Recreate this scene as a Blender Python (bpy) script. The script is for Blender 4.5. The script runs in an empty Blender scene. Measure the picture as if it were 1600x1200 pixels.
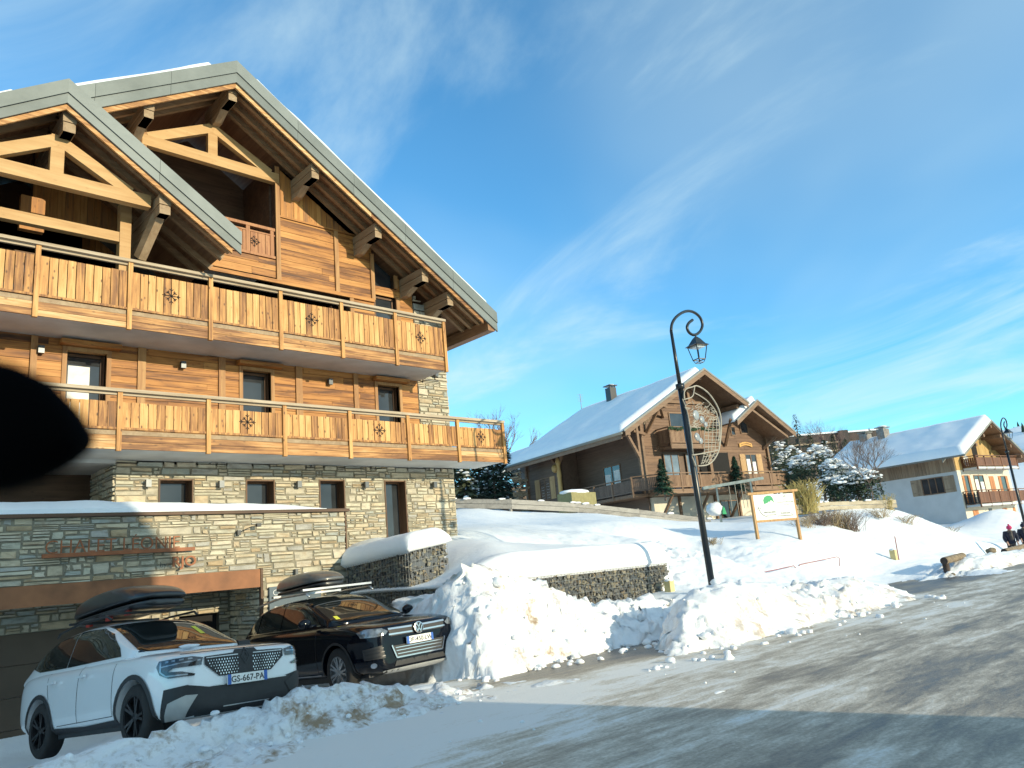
import bpy, bmesh, math, random
import numpy as np
from mathutils import Vector, Matrix
from mathutils.bvhtree import BVHTree
from mathutils.geometry import delaunay_2d_cdt
R = math.radians
random.seed(7)
scene = bpy.context.scene
COL = scene.collection

# ------------------------------------------------------------------ camera
F_PX = 1193.7                         # focal length in pixels of the 1600 px wide photograph
PITCH, ROLL, YAW = 0.234329, -0.092084, 0.769403
_cy, _sy = math.cos(YAW), math.sin(YAW)
FW = Vector((_sy*math.cos(PITCH), _cy*math.cos(PITCH), math.sin(PITCH)))
_rt = Vector((_cy, -_sy, 0)); _up = _rt.cross(FW)
RT = _rt*math.cos(ROLL) + _up*math.sin(ROLL)
UP = -_rt*math.sin(ROLL) + _up*math.cos(ROLL)
cam_d = bpy.data.cameras.new('camera')
cam = bpy.data.objects.new('camera', cam_d); COL.objects.link(cam)
cam.matrix_world = Matrix(((RT.x, UP.x, -FW.x, 0), (RT.y, UP.y, -FW.y, 0), (RT.z, UP.z, -FW.z, 0), (0, 0, 0, 1)))
cam_d.sensor_width = 36; cam_d.lens = F_PX/1600*36
cam_d.clip_start = 0.05; cam_d.clip_end = 3000
cam_d.dof.use_dof = True; cam_d.dof.focus_distance = 18; cam_d.dof.aperture_fstop = 3.2
scene.camera = cam

# ------------------------------------------------------------------ sky, sun, exposure
SUN_DX, SUN_EL = -0.20, R(13.0)       # light travels along (SUN_DX, 1) on the ground plan
az_to = math.atan2(-SUN_DX, -1.0)     # compass angle of the sun, from +Y towards +X
world = bpy.data.worlds.new('World'); scene.world = world; world.use_nodes = True
scene.view_settings.view_transform = 'Standard'; scene.view_settings.look = 'None'
scene.view_settings.exposure = 1.15; scene.view_settings.gamma = 1
def build_world():
    nt = world.node_tree; nt.nodes.clear()
    N = lambda t: nt.nodes.new(t)
    out = N('ShaderNodeOutputWorld'); bg = N('ShaderNodeBackground'); bg.inputs[1].default_value = 0.15
    sky = N('ShaderNodeTexSky'); sky.sky_type = 'NISHITA'; sky.sun_disc = False
    sky.sun_elevation = SUN_EL; sky.sun_rotation = az_to
    sky.altitude = 1500; sky.air_density = 1.0; sky.dust_density = 0.1; sky.ozone_density = 2.0
    tc = N('ShaderNodeTexCoord'); sep = N('ShaderNodeSeparateXYZ')
    nt.links.new(tc.outputs['Generated'], sep.inputs[0])
    def math_(op, a, b=None, clamp=False):
        m = N('ShaderNodeMath'); m.operation = op; m.use_clamp = clamp
        for i, x in enumerate((a, b)):
            if x is None: continue
            if isinstance(x, (int, float)): m.inputs[i].default_value = x
            else: nt.links.new(x, m.inputs[i])
        return m.outputs[0]
    zc = math_('ADD', math_('MAXIMUM', sep.outputs[2], 0.0), 0.12)
    u = math_('DIVIDE', sep.outputs[0], zc); v = math_('DIVIDE', sep.outputs[1], zc)
    comb = N('ShaderNodeCombineXYZ'); nt.links.new(u, comb.inputs[0]); nt.links.new(v, comb.inputs[1])
    def layer(rot, sc, detail, rough, lo, hi, dist, loc=(0, 0, 0)):
        m0 = N('ShaderNodeMapping'); m0.inputs['Rotation'].default_value = (0, 0, rot); nt.links.new(comb.outputs[0], m0.inputs[0])
        mp = N('ShaderNodeMapping'); mp.inputs['Scale'].default_value = sc; mp.inputs['Location'].default_value = loc
        nt.links.new(m0.outputs[0], mp.inputs[0])
        n = N('ShaderNodeTexNoise'); n.inputs['Scale'].default_value = 1; n.inputs['Detail'].default_value = detail
        n.inputs['Roughness'].default_value = rough; n.inputs['Distortion'].default_value = dist
        nt.links.new(mp.outputs[0], n.inputs['Vector'])
        mr = N('ShaderNodeMapRange'); mr.interpolation_type = 'SMOOTHSTEP'
        mr.inputs[1].default_value = lo; mr.inputs[2].default_value = hi
        nt.links.new(n.outputs[0], mr.inputs[0]); return mr.outputs[0]
    wisps = layer(R(15), (1.25, 0.6, 1), 9, 0.58, 0.47, 0.78, 0.9, (3.3, 1.4, 0))
    veil = layer(R(25), (0.50, 0.34, 1), 4, 0.5, 0.44, 0.68, 0.6, (0.1, 5.7, 0))
    cl = math_('MINIMUM', math_('ADD', math_('MULTIPLY', wisps, 0.62), math_('MULTIPLY', veil, 0.30)), 0.75)
    bank = N('ShaderNodeMapRange'); bank.interpolation_type = 'SMOOTHSTEP'; bank.inputs[1].default_value = 0.15; bank.inputs[2].default_value = -0.6   # unseen cloud bank added on the sunward side to brighten and neutralise the fill
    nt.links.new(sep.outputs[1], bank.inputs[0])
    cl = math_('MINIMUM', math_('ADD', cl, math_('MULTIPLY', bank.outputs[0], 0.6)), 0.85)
    mix = N('ShaderNodeMix'); mix.data_type = 'RGBA'
    nt.links.new(cl, mix.inputs[0])
    tint = N('ShaderNodeMix'); tint.data_type = 'RGBA'; tint.blend_type = 'MULTIPLY'; tint.inputs[0].default_value = 1
    nt.links.new(sky.outputs[0], tint.inputs[6]); tint.inputs[7].default_value = (0.45, 0.88, 0.97, 1)
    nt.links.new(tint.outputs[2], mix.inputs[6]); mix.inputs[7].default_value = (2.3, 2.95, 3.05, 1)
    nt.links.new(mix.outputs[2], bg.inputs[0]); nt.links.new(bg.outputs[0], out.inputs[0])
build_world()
sun_d = bpy.data.lights.new('sun', 'SUN'); sun_d.energy = 2.25; sun_d.angle = R(0.5); sun_d.color = (1.0, 0.875, 0.61)
sun = bpy.data.objects.new('sun', sun_d); COL.objects.link(sun)
_l = Vector((SUN_DX, 1, 0)).normalized()*math.cos(SUN_EL) + Vector((0, 0, -math.sin(SUN_EL)))
sun.rotation_euler = _l.to_track_quat('-Z', 'Y').to_euler()

# ------------------------------------------------------------------ measuring helper: a point of the place seen at a pixel of the photo
def ray(x, y): return FW + RT*((x-800)/F_PX) - UP*((y-600)/F_PX)
def at(x, y, X=None, Y=None, Z=None, D=None):
    d = ray(x, y)
    t = X/d.x if X is not None else Y/d.y if Y is not None else Z/d.z if Z is not None else D/d.dot(FW)
    return d*t
# ------------------------------------------------------------------ mesh helpers
OFF = {}
class MB:
    def __init__(s): s.v = []; s.f = []; s.m = []; s.c = 0; s.M = None
    def add(s, vs, fs, m=None):
        b = len(s.v)
        for p in vs:
            p = Vector(p)
            s.v.append(s.M @ p if s.M else p)
        for f in fs: s.f.append([b+i for i in f]); s.m.append(s.c if m is None else m)
        return s
    def box(s, x0, x1, y0, y1, z0, z1, m=None):
        return s.add([(x0,y0,z0),(x1,y0,z0),(x1,y1,z0),(x0,y1,z0),(x0,y0,z1),(x1,y0,z1),(x1,y1,z1),(x0,y1,z1)],
              [(0,3,2,1),(4,5,6,7),(0,1,5,4),(1,2,6,5),(2,3,7,6),(3,0,4,7)], m)
    def beam(s, p, q, w, h, up=(0,0,1), m=None):
        p = Vector(p); q = Vector(q); d = (q-p).normalized(); up = Vector(up)
        a = d.cross(up)
        if a.length < 1e-4: a = d.cross(Vector((1,0,0)))
        a.normalize(); b = a.cross(d).normalized(); a *= w/2; b *= h/2
        vs = [p-a-b,p+a-b,p+a+b,p-a+b,q-a-b,q+a-b,q+a+b,q-a+b]
        return s.add(vs, [(0,1,2,3),(7,6,5,4),(0,4,5,1),(1,5,6,2),(2,6,7,3),(3,7,4,0)], m)
    def tube(s, pts, r, n=8, m=None, caps=True):
        pts = [Vector(p) for p in pts]; vs = []; fs = []
        t = (pts[1]-pts[0]).normalized(); a = t.orthogonal().normalized()
        for i, p in enumerate(pts):
            t = (pts[min(i+1,len(pts)-1)]-pts[max(i-1,0)]).normalized()
            a = (a - t*a.dot(t))
            a = a.normalized() if a.length > 1e-5 else t.orthogonal().normalized()
            b = t.cross(a); rr = r[i] if isinstance(r,(list,tuple)) else r
            for k in range(n):
                th = 2*math.pi*k/n; vs.append(p + a*(rr*math.cos(th)) + b*(rr*math.sin(th)))
        for i in range(len(pts)-1):
            for k in range(n):
                fs.append((i*n+k, i*n+(k+1)%n, (i+1)*n+(k+1)%n, (i+1)*n+k))
        if caps: fs.append(tuple(range(n))[::-1]); fs.append(tuple((len(pts)-1)*n+k for k in range(n)))
        return s.add(vs, fs, m)
    def lathe(s, prof, n=24, o=(0,0,0), axis='z', m=None):
        vs = []; fs = []; o = Vector(o)
        for r, h in prof:
            for k in range(n):
                c, d = r*math.cos(2*math.pi*k/n), r*math.sin(2*math.pi*k/n)
                vs.append(o + Vector({'z':(c,d,h),'y':(c,h,d),'x':(h,c,d)}[axis]))
        for i in range(len(prof)-1):
            for k in range(n): fs.append((i*n+k, i*n+(k+1)%n, (i+1)*n+(k+1)%n, (i+1)*n+k))
        return s.add(vs, fs, m)
    def prism(s, poly, fn, t0, t1, m=None):
        n = len(poly)
        vs = [fn(a,b,t0) for a,b in poly]+[fn(a,b,t1) for a,b in poly]
        fs = [tuple(range(n)), tuple(range(2*n-1,n-1,-1))]+[((i+1)%n,i,n+i,n+(i+1)%n) for i in range(n)]
        return s.add(vs, fs, m)
    def quad(s, a, b, c, d, m=None): return s.add([a,b,c,d], [(0,1,2,3)], m)
    def ball(s, c, r, n=1, sc=(1,1,1), m=None, jit=0):
        bm = bmesh.new(); bmesh.ops.create_icosphere(bm, subdivisions=n, radius=1)
        vs = []
        for v in bm.verts:
            k = r*(1+jit*4.0*float(vnoise(np.array([v.co.x*1.7+c[0]*9+v.co.z*2.3]), np.array([v.co.y*1.7+c[1]*9-v.co.z*1.9]))[0])) if jit else r; vs.append(Vector(c)+Vector((v.co.x*sc[0]*k, v.co.y*sc[1]*k, v.co.z*sc[2]*k)))
        fs = [[w.index for w in f.verts] for f in bm.faces]; bm.free()
        return s.add(vs, fs, m)
    def build(s, name, mats, parent=None, smooth=False, fixn=False, world=True):
        me = bpy.data.meshes.new(name)
        off = Vector(OFF.get(parent, (0,0,0))) if world else Vector((0,0,0))
        me.from_pydata([tuple(p-off) for p in s.v], [], s.f)
        if not isinstance(mats, (list,tuple)): mats = [mats]
        for m in mats: me.materials.append(m)
        if len(mats) > 1: me.polygons.foreach_set('material_index', s.m)
        if fixn:
            bm = bmesh.new(); bm.from_mesh(me); bmesh.ops.recalc_face_normals(bm, faces=bm.faces); bm.to_mesh(me); bm.free()
        if smooth: me.polygons.foreach_set('use_smooth', [True]*len(me.polygons))
        me.update()
        o = bpy.data.objects.new(name, me); COL.objects.link(o)
        if parent: o.parent = parent; OFF[o] = OFF.get(parent, (0,0,0))
        return o
def tag(o, label=None, cat=None, group=None, kind=None):
    if label: o['label'] = label
    if cat: o['category'] = cat
    if group: o['group'] = group
    if kind: o['kind'] = kind
    return o
def thing(name, label, cat, loc=(0,0,0), rz=0, group=None, world=True):
    o = bpy.data.objects.new(name, None); COL.objects.link(o); o.empty_display_size = 0.3
    o.location = loc; o.rotation_euler = (0,0,rz); tag(o, label, cat, group)
    OFF[o] = Vector(loc) if world else Vector((0,0,0))
    return o
def copy_tree(o, parent=None):
    c = o.copy(); COL.objects.link(c)
    if parent: c.parent = parent; c.matrix_parent_inverse = o.matrix_parent_inverse.copy()
    for ch in list(o.children): copy_tree(ch, c)
    return c
def evaluated(o, mods):
    """apply modifiers to a mesh object without operators"""
    for t, kw in mods:
        m = o.modifiers.new(t, t)
        for k, v in kw.items(): setattr(m, k, v)
    dg = bpy.context.evaluated_depsgraph_get(); dg.update()
    me = bpy.data.meshes.new_from_object(o.evaluated_get(dg), depsgraph=dg)
    o.modifiers.clear(); o.data = me
    return o
def text_mb(txt, size, thick=0.01, off=0.0, align='LEFT', spacing=1.0):
    cu = bpy.data.curves.new('t', 'FONT'); cu.body = txt; cu.size = size; cu.extrude = thick; cu.offset = off
    cu.align_x = align; cu.space_character = spacing; cu.resolution_u = 4
    o = bpy.data.objects.new('t', cu); COL.objects.link(o)
    dg = bpy.context.evaluated_depsgraph_get(); dg.update()
    me = bpy.data.meshes.new_from_object(o.evaluated_get(dg), depsgraph=dg)
    vs = [v.co.copy() for v in me.vertices]; fs = [tuple(p.vertices) for p in me.polygons]
    bpy.data.objects.remove(o); bpy.data.meshes.remove(me); bpy.data.curves.remove(cu)
    return vs, fs

# ------------------------------------------------------------------ numpy noise
_rng = np.random.RandomState(3); _P = _rng.permutation(512).astype(np.int64); _G = _rng.rand(512)
def vnoise(x, y):
    xi = np.floor(x).astype(np.int64); yi = np.floor(y).astype(np.int64); fx = x-xi; fy = y-yi
    fx = fx*fx*fx*(fx*(fx*6-15)+10); fy = fy*fy*fy*(fy*(fy*6-15)+10)
    h = lambda a, b: _G[(_P[(a & 511)] + b) & 511]
    return (h(xi,yi)*(1-fx)+h(xi+1,yi)*fx)*(1-fy)+(h(xi,yi+1)*(1-fx)+h(xi+1,yi+1)*fx)*fy - 0.5
def fbm(x, y, sc, octv=4, gain=0.5):
    o = 0; a = 1
    for i in range(octv): o = o + a*vnoise(x*sc+17.3*i, y*sc-9.1*i); sc *= 2.03; a *= gain
    return o
def sstep(a, b, x):
    t = np.clip((x-a)/(b-a), 0, 1); return t*t*(3-2*t)

# ------------------------------------------------------------------ materials
class NT:
    def __init__(s, name):
        s.mat = bpy.data.materials.new(name); s.mat.use_nodes = True; s.t = s.mat.node_tree
        s.b = s.t.nodes['Principled BSDF']; s.out = s.t.nodes['Material Output']
    def n(s, typ, ins=None, **kw):
        nd = s.t.nodes.new('ShaderNode'+typ)
        for k, v in kw.items(): setattr(nd, k, v)
        for k, v in (ins or {}).items():
            if hasattr(v, 'is_linked') or isinstance(v, bpy.types.NodeSocket): s.t.links.new(v, nd.inputs[k])
            else: nd.inputs[k].default_value = v
        return nd
    def set(s, **kw):
        for k, v in kw.items():
            k = k.replace('_', ' ')
            if isinstance(v, bpy.types.NodeSocket): s.t.links.new(v, s.b.inputs[k])
            else: s.b.inputs[k].default_value = v
        return s
    def obj(s): return s.n('TexCoord').outputs['Object']
    def map(s, vec, sc=(1,1,1), loc=(0,0,0), rot=(0,0,0)):
        return s.n('Mapping', {'Vector':vec,'Scale':sc,'Location':loc,'Rotation':rot}).outputs[0]
    def noise(s, vec, sc, det=4, rough=0.5, dist=0):
        return s.n('TexNoise', {'Vector':vec,'Scale':sc,'Detail':det,'Roughness':rough,'Distortion':dist}).outputs[0]
    def island(s): return s.n('NewGeometry').outputs['Random Per Island']
    def ramp(s, fac, stops, interp='LINEAR'):
        r = s.n('ValToRGB', {'Fac':fac}); cr = r.color_ramp; cr.interpolation = interp
        while len(cr.elements) < len(stops): cr.elements.new(0.5)
        for e, (p, c) in zip(cr.elements, stops):
            e.position = p; e.color = (*c, 1) if len(c) == 3 else c
        return r.outputs[0]
    def mr(s, v, a, b, c=0, d=1):
        return s.n('MapRange', {0:v,1:a,2:b,3:c,4:d}).outputs[0]
    def math(s, op, a, b=0.0, clamp=False):
        return s.n('Math', {0:a,1:b}, operation=op, use_clamp=clamp).outputs[0]
    def mix(s, f, a, b, blend='MIX'):
        n = s.n('Mix', data_type='RGBA', blend_type=blend)
        for i, v in ((0,f),(6,a),(7,b)):
            if isinstance(v, bpy.types.NodeSocket): s.t.links.new(v, n.inputs[i])
            else: n.inputs[i].default_value = v if i == 0 else ((*v,1) if len(v) == 3 else v)
        return n.outputs[2]
    def bump(s, h, strength=0.3, dist=0.02):
        s.t.links.new(s.n('Bump', {'Height':h,'Strength':strength,'Distance':dist}).outputs[0], s.b.inputs['Normal']); return s

def plain(name, col, rough=0.5, metal=0.0, coat=0.0, var=0.08, nsc=6.0, bump=0.0, spec=0.5):
    k = NT(name); v = k.obj()
    n = k.noise(v, nsc, 4)
    c = k.mix(1.0, (*col,1), k.ramp(n, [(0.3,(1-var*2,)*3),(0.7,(1+var,)*3)]), 'MULTIPLY')
    k.set(Base_Color=c, Roughness=rough, Metallic=metal, Coat_Weight=coat, Coat_Roughness=0.03)
    k.b.inputs['Specular IOR Level'].default_value = spec
    if bump: k.bump(k.noise(v, nsc*6, 5), bump)
    return k.mat
def wood(name, stops, axis='x', freq=11.0, along=0.7, rough=0.62, island=0.55, knots=0.6, bump=0.25):
    k = NT(name); v = k.obj(); r = k.island()
    off = k.n('CombineXYZ', {0:k.math('MULTIPLY', r, 37.0),1:k.math('MULTIPLY', r, 91.0),2:k.math('MULTIPLY', r, 53.0)}).outputs[0]
    v2 = k.n('VectorMath', {0:v,1:off}, operation='ADD').outputs[0]
    sc = [freq]*3; sc['xyz'.index(axis)] = along
    vm = k.map(v2, tuple(sc))
    grain = k.noise(vm, 1.0, 7, 0.62, 0.9)
    sc2 = [3.2]*3; sc2['xyz'.index(axis)] = 0.9
    blot = k.noise(k.map(v2, tuple(sc2)), 1.0, 4, 0.6, 0.4)
    f = k.math('ADD', k.math('ADD', k.math('MULTIPLY', grain, 0.95), -0.165), k.math('ADD', k.math('MULTIPLY', r, island*0.55), k.math('MULTIPLY', blot, 0.5)))
    f = k.math('SUBTRACT', f, 0.28*island+0.03)
    c = k.ramp(f, stops)
    if knots:
        sc3 = [8.0]*3; sc3['xyz'.index(axis)] = 4.2
        vo = k.n('TexVoronoi', {'Vector':k.map(v2, tuple(sc3)),'Scale':1.0,'Randomness':1.0}).outputs['Distance']
        kn = k.mr(vo, 0.07, 0.19, knots, 0.0)
        c = k.mix(kn, c, stops[0][1])
    k.set(Base_Color=c, Roughness=rough).bump(grain, bump, 0.01)
    return k.mat
def glassy(name, col=(0.012,0.014,0.016), rough=0.03):
    k = NT(name); n = k.noise(k.obj(), 1.4, 2)
    k.set(Base_Color=k.ramp(n, [(0.3,tuple(c*0.7 for c in col)),(0.7,tuple(c*1.4 for c in col))]), Roughness=rough, Coat_Weight=0.3, Coat_Roughness=0.02)
    k.b.inputs['IOR'].default_value = 1.55; k.b.inputs['Specular IOR Level'].default_value = 0.6
    return k.mat
def snow_mat(name, dirt=False, bump=0.35, bsc=7.0):
    k = NT(name); v = k.obj()
    n1 = k.noise(v, bsc, 6, 0.62); n2 = k.noise(v, bsc*9, 3, 0.6)
    c = k.ramp(k.noise(v, 1.3, 3), [(0.3,(0.80,0.83,0.87)),(0.7,(0.88,0.89,0.90))])
    if dirt:
        a = k.n('Attribute', attribute_name='dirt').outputs['Fac']
        spots = k.math('ADD', k.mr(k.noise(v, 2.3, 6, 0.68), 0.53, 0.64, 0, 1.25), k.mr(k.noise(v, 11.0, 4, 0.6), 0.5, 0.7, 0, 0.6))
        fac = k.math('MULTIPLY', spots, a, clamp=True)
        c = k.mix(fac, c, (0.27,0.175,0.095))
        c = k.mix(k.math('MULTIPLY', a, 0.22, clamp=True), c, (0.62,0.54,0.42))
    h = k.math('ADD', n1, k.math('MULTIPLY', n2, 0.35))
    k.set(Base_Color=c, Roughness=0.6, Subsurface_Weight=0.0).bump(h, bump, 0.06)
    k.b.inputs['Specular IOR Level'].default_value = 0.25
    return k.mat

O1 = (0.035,0.015,0.007); O2 = (0.16,0.058,0.015); O3 = (0.41,0.172,0.038); O4 = (0.56,0.28,0.08)
M = {}
M['clad'] = wood('clad_wood', [(0.18,O1),(0.36,O2),(0.56,O3),(0.8,O4)], 'x', 12, 0.55, knots=0.35)
M['cladv'] = wood('clad_wood_upright', [(0.18,O1),(0.36,(0.26,0.12,0.042)),(0.56,O3),(0.8,O4)], 'z', 12, 0.55, knots=0.35)
M['rail'] = wood('balcony_board', [(0.18,(0.07,0.026,0.008)),(0.36,(0.24,0.098,0.025)),(0.56,(0.50,0.245,0.070)),(0.82,(0.66,0.40,0.15))], 'z', 14, 0.9, knots=0.9, island=0.6)
M['fascia'] = wood('fascia_board', [(0.20,(0.055,0.022,0.008)),(0.38,(0.20,0.080,0.023)),(0.56,(0.46,0.225,0.07)),(0.82,(0.66,0.45,0.23))], 'x', 13, 0.7, knots=0.6)
M['hand'] = wood('grey_handrail', [(0.2,(0.17,0.115,0.068)),(0.45,(0.33,0.25,0.16)),(0.8,(0.50,0.425,0.32))], 'x', 18, 0.5, knots=0.2)
M['redrail'] = wood('red_board', [(0.15,(0.10,0.035,0.014)),(0.4,(0.30,0.12,0.045)),(0.75,(0.46,0.22,0.09))], 'z', 16, 0.9, knots=0.3)
M['beam'] = wood('timber_beam', [(0.15,(0.24,0.12,0.045)),(0.45,(0.43,0.245,0.092)),(0.8,(0.54,0.35,0.155))], 'x', 8, 0.5, knots=0.25)
M['purlin'] = wood('purlin_timber', [(0.15,(0.14,0.085,0.042)),(0.45,(0.27,0.18,0.10)),(0.8,(0.38,0.28,0.17))], 'y', 8, 0.6, knots=0.2)
M['trim'] = wood('trim_timber', [(0.15,(0.14,0.06,0.022)),(0.4,(0.30,0.14,0.05)),(0.75,(0.46,0.26,0.10))], 'z', 12, 0.6, knots=0.25)
M['soffit'] = wood('soffit_board', [(0.2,(0.11,0.05,0.022)),(0.5,(0.21,0.10,0.044)),(0.8,(0.32,0.17,0.08))], 'y', 12, 0.5, knots=0.2)
M['rafter'] = wood('rafter_timber', [(0.2,(0.16,0.09,0.042)),(0.5,(0.30,0.18,0.09)),(0.8,(0.40,0.26,0.14))], 'x', 9, 0.6, knots=0.1)
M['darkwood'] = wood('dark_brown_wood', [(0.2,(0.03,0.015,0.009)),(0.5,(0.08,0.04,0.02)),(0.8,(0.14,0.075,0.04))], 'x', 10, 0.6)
M['frame'] = wood('window_frame_wood', [(0.2,(0.05,0.024,0.012)),(0.5,(0.10,0.048,0.022)),(0.8,(0.16,0.08,0.036))], 'z', 12, 0.6, knots=0)
def metal_zinc():
    k = NT('zinc_sheet'); v = k.obj()
    n = k.noise(v, 1.1, 5, 0.6); r = k.island()
    c = k.ramp(k.math('ADD', k.math('MULTIPLY', n, 0.7), k.math('MULTIPLY', r, 0.3)), [(0.3,(0.10,0.12,0.118)),(0.7,(0.165,0.19,0.187))])
    k.set(Base_Color=c, Roughness=0.5, Metallic=0.15).bump(k.noise(v, 3.0, 3), 0.12, 0.05); return k.mat
M['zinc'] = metal_zinc()
def stone_mat(name, stops):
    k = NT(name); v = k.obj(); r = k.island()
    off = k.n('CombineXYZ', {0:k.math('MULTIPLY', r, 31.0),1:k.math('MULTIPLY', r, 17.0),2:k.math('MULTIPLY', r, 43.0)}).outputs[0]
    v2 = k.n('VectorMath', {0:v,1:off}, operation='ADD').outputs[0]
    n = k.noise(k.map(v2, (4,4,9)), 1.0, 6, 0.65); m = k.noise(v2, 26, 4, 0.6)
    c = k.ramp(k.math('FRACT', k.math('MULTIPLY', r, 7.31)), stops, 'CONSTANT')
    c = k.mix(1.0, c, k.ramp(n, [(0.28,(0.62,0.60,0.57)),(0.5,(0.95,0.94,0.92)),(0.75,(1.20,1.17,1.08))]), 'MULTIPLY')
    st = k.mr(k.noise(v2, 3.3, 4, 0.6, 0.5), 0.56, 0.72)
    c = k.mix(k.math('MULTIPLY', st, 0.5), c, (0.34,0.21,0.10))
    k.set(Base_Color=c, Roughness=0.85).bump(k.math('ADD', n, k.math('MULTIPLY', m, 0.5)), 0.6, 0.025); return k.mat
M['stone'] = stone_mat('schist_stone', [(0.0,(0.46,0.42,0.335)),(0.15,(0.53,0.455,0.33)),(0.32,(0.40,0.39,0.355)),(0.42,(0.56,0.50,0.395)),(0.56,(0.48,0.39,0.27)),(0.66,(0.36,0.375,0.34)),(0.74,(0.49,0.465,0.37)),(0.89,(0.42,0.32,0.20)),(0.93,(0.56,0.52,0.41))])
M['mortar'] = plain('mortar', (0.27,0.245,0.185), 0.95, var=0.15, bump=0.3)
M['concrete'] = plain('concrete_soffit', (0.60,0.60,0.58), 0.85, var=0.10, nsc=1.3, bump=0.08)
M['corten'] = plain('rusted_steel', (0.27,0.108,0.043), 0.65, var=0.18, nsc=2.5, bump=0.1)
M['corten2'] = plain('rusted_letter', (0.30,0.095,0.03), 0.6, var=0.12)
M['door'] = plain('bronze_garage_door', (0.085,0.058,0.036), 0.5, var=0.12, nsc=2)
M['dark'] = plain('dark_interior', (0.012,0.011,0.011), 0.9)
M['blackmetal'] = plain('black_painted_steel', (0.012,0.016,0.020), 0.32, var=0.1)
M['greymetal'] = plain('grey_lamp_metal', (0.10,0.11,0.12), 0.4, 0.6)
M['glass'] = glassy('window_glass', (0.03,0.035,0.04))
M['curtain_and_reflection'] = plain('white_curtain_and_reflection', (0.82,0.82,0.80), 0.8)  # curtains of the far houses, and a painted snow reflection on one chalet pane
M['snow'] = snow_mat('snow_cover')
M['roofsnow'] = snow_mat('roof_snow', bump=0.15, bsc=2.2)
M['groundsnow'] = snow_mat('ground_snow', dirt=True, bump=0.45, bsc=6.0)
M['white'] = plain('white_plastic', (0.78,0.78,0.77), 0.5)
M['slate'] = plain('slate_blue_sign', (0.075,0.115,0.15), 0.5, var=0.05)
# ------------------------------------------------------------------ ground: road, packed-snow alley, snow field and banks
ROAD_Z = -1.65
CP = []
def cp(px, py, D): p = at(px, py, D=D); CP.append(tuple(p))
for a in [(715,797,36),(800,799,36),(900,803,37),(1000,815,38),(1080,825,38),(1160,818,40),(720,812,33),(850,812,33),(967,812,32),(1060,832,30),
          (1133,843,29),(1185,846,28),(1250,838,30),(1000,846,24.5),(1060,872,22),(1130,872,23),(1190,896,24),(1312,893,26),(1100,903,21),
          (1250,905,24),(1350,897,27),(1403,874,29.5),(1300,822,33),(1350,797,38),(1400,797,40),(1450,816,40),(1500,834,42),(1560,855,40),
          (1170,866,26),(1130,850,27.5),(1010,828,28),(880,828,27.5),(1240,860,27),(1320,850,30),(1450,858,34),(1530,868,33)]: cp(*a)
CP += [(14.3,17.4,1.0),(11.6,14.3,0.45),(10.0,16.8,0.25),(10.0,14.6,0.1),(12.3,16.8,0.8),(15.5,14.6,-0.1),(17,12.5,-0.9),(15.2,10.4,-0.95),(13.5,10.4,-1.5),(22,16,-0.3),
       (5,17,-2.3),(0,17,-2.3),(-8,17,-2.3),(8.8,16,-2.2),(0,12,-1.8),(-8,10,-1.8),(6,10,-1.7),(30,9.2,-1.55),(36,9.6,-1.75),(45,11,-1.7),(60,12,-1.7),
       (43,27.5,1.7),(40,35,2.6),(50,26,1.9),(37,42,3.6),(46,42,3.4),(53,30,1.6),(56,23,0.7),(68,20,0.0),(80,19,-0.2),(66,34,1.5),(85,38,2),(30,32,2.3),(20,30,1.9),(24,45,3.6),
       (0,30,1.5),(0,60,5),(40,80,8),(80,70,6),(110,40,2),(140,20,-1),(110,12,-1.7),(120,95,13),(150,120,16),(60,150,16),(0,150,14),(240,60,12),(220,20,6),(300,150,25),(120,250,26),(-60,20,-2),(-60,120,10),(-60,300,25),(300,300,40)]
for x in range(-40, 140, 12): CP.append((x, 6.5, -1.85)); CP.append((x, 0, -1.85))
for x in (1470,1530,1600): CP.append(tuple(at(x, 832 if x < 1550 else 818, D=54)))
CPA = np.array([c[:3] for c in CP], float)
def _ker(a, b):
    d = np.sqrt(((a[:,None,:]-b[None,:,:])**2).sum(-1)); return np.sqrt(d*d+1.5**2)
_A = _ker(CPA[:,:2], CPA[:,:2]) - 0.02*np.eye(len(CPA)); _W = np.linalg.solve(_A, CPA[:,2]+1.0)
def base_z(x, y):
    sh = x.shape; q = np.stack([x.ravel(), y.ravel()], 1); o = np.empty(len(q))
    for i in range(0, len(q), 8000): o[i:i+8000] = _ker(q[i:i+8000], CPA[:,:2]) @ _W
    return o.reshape(sh) - 1.0
def seg_profile(x, pts):
    xs, zs = zip(*pts); return np.interp(x, xs, zs)
def bump2(x, y, cx, cy, rx, ry, h, p=1.6, rot=0.0):
    c, s = math.cos(rot), math.sin(rot); u = ((x-cx)*c+(y-cy)*s)/rx; v = (-(x-cx)*s+(y-cy)*c)/ry
    return h*np.exp(-(u*u+v*v)**(p/2))
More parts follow.
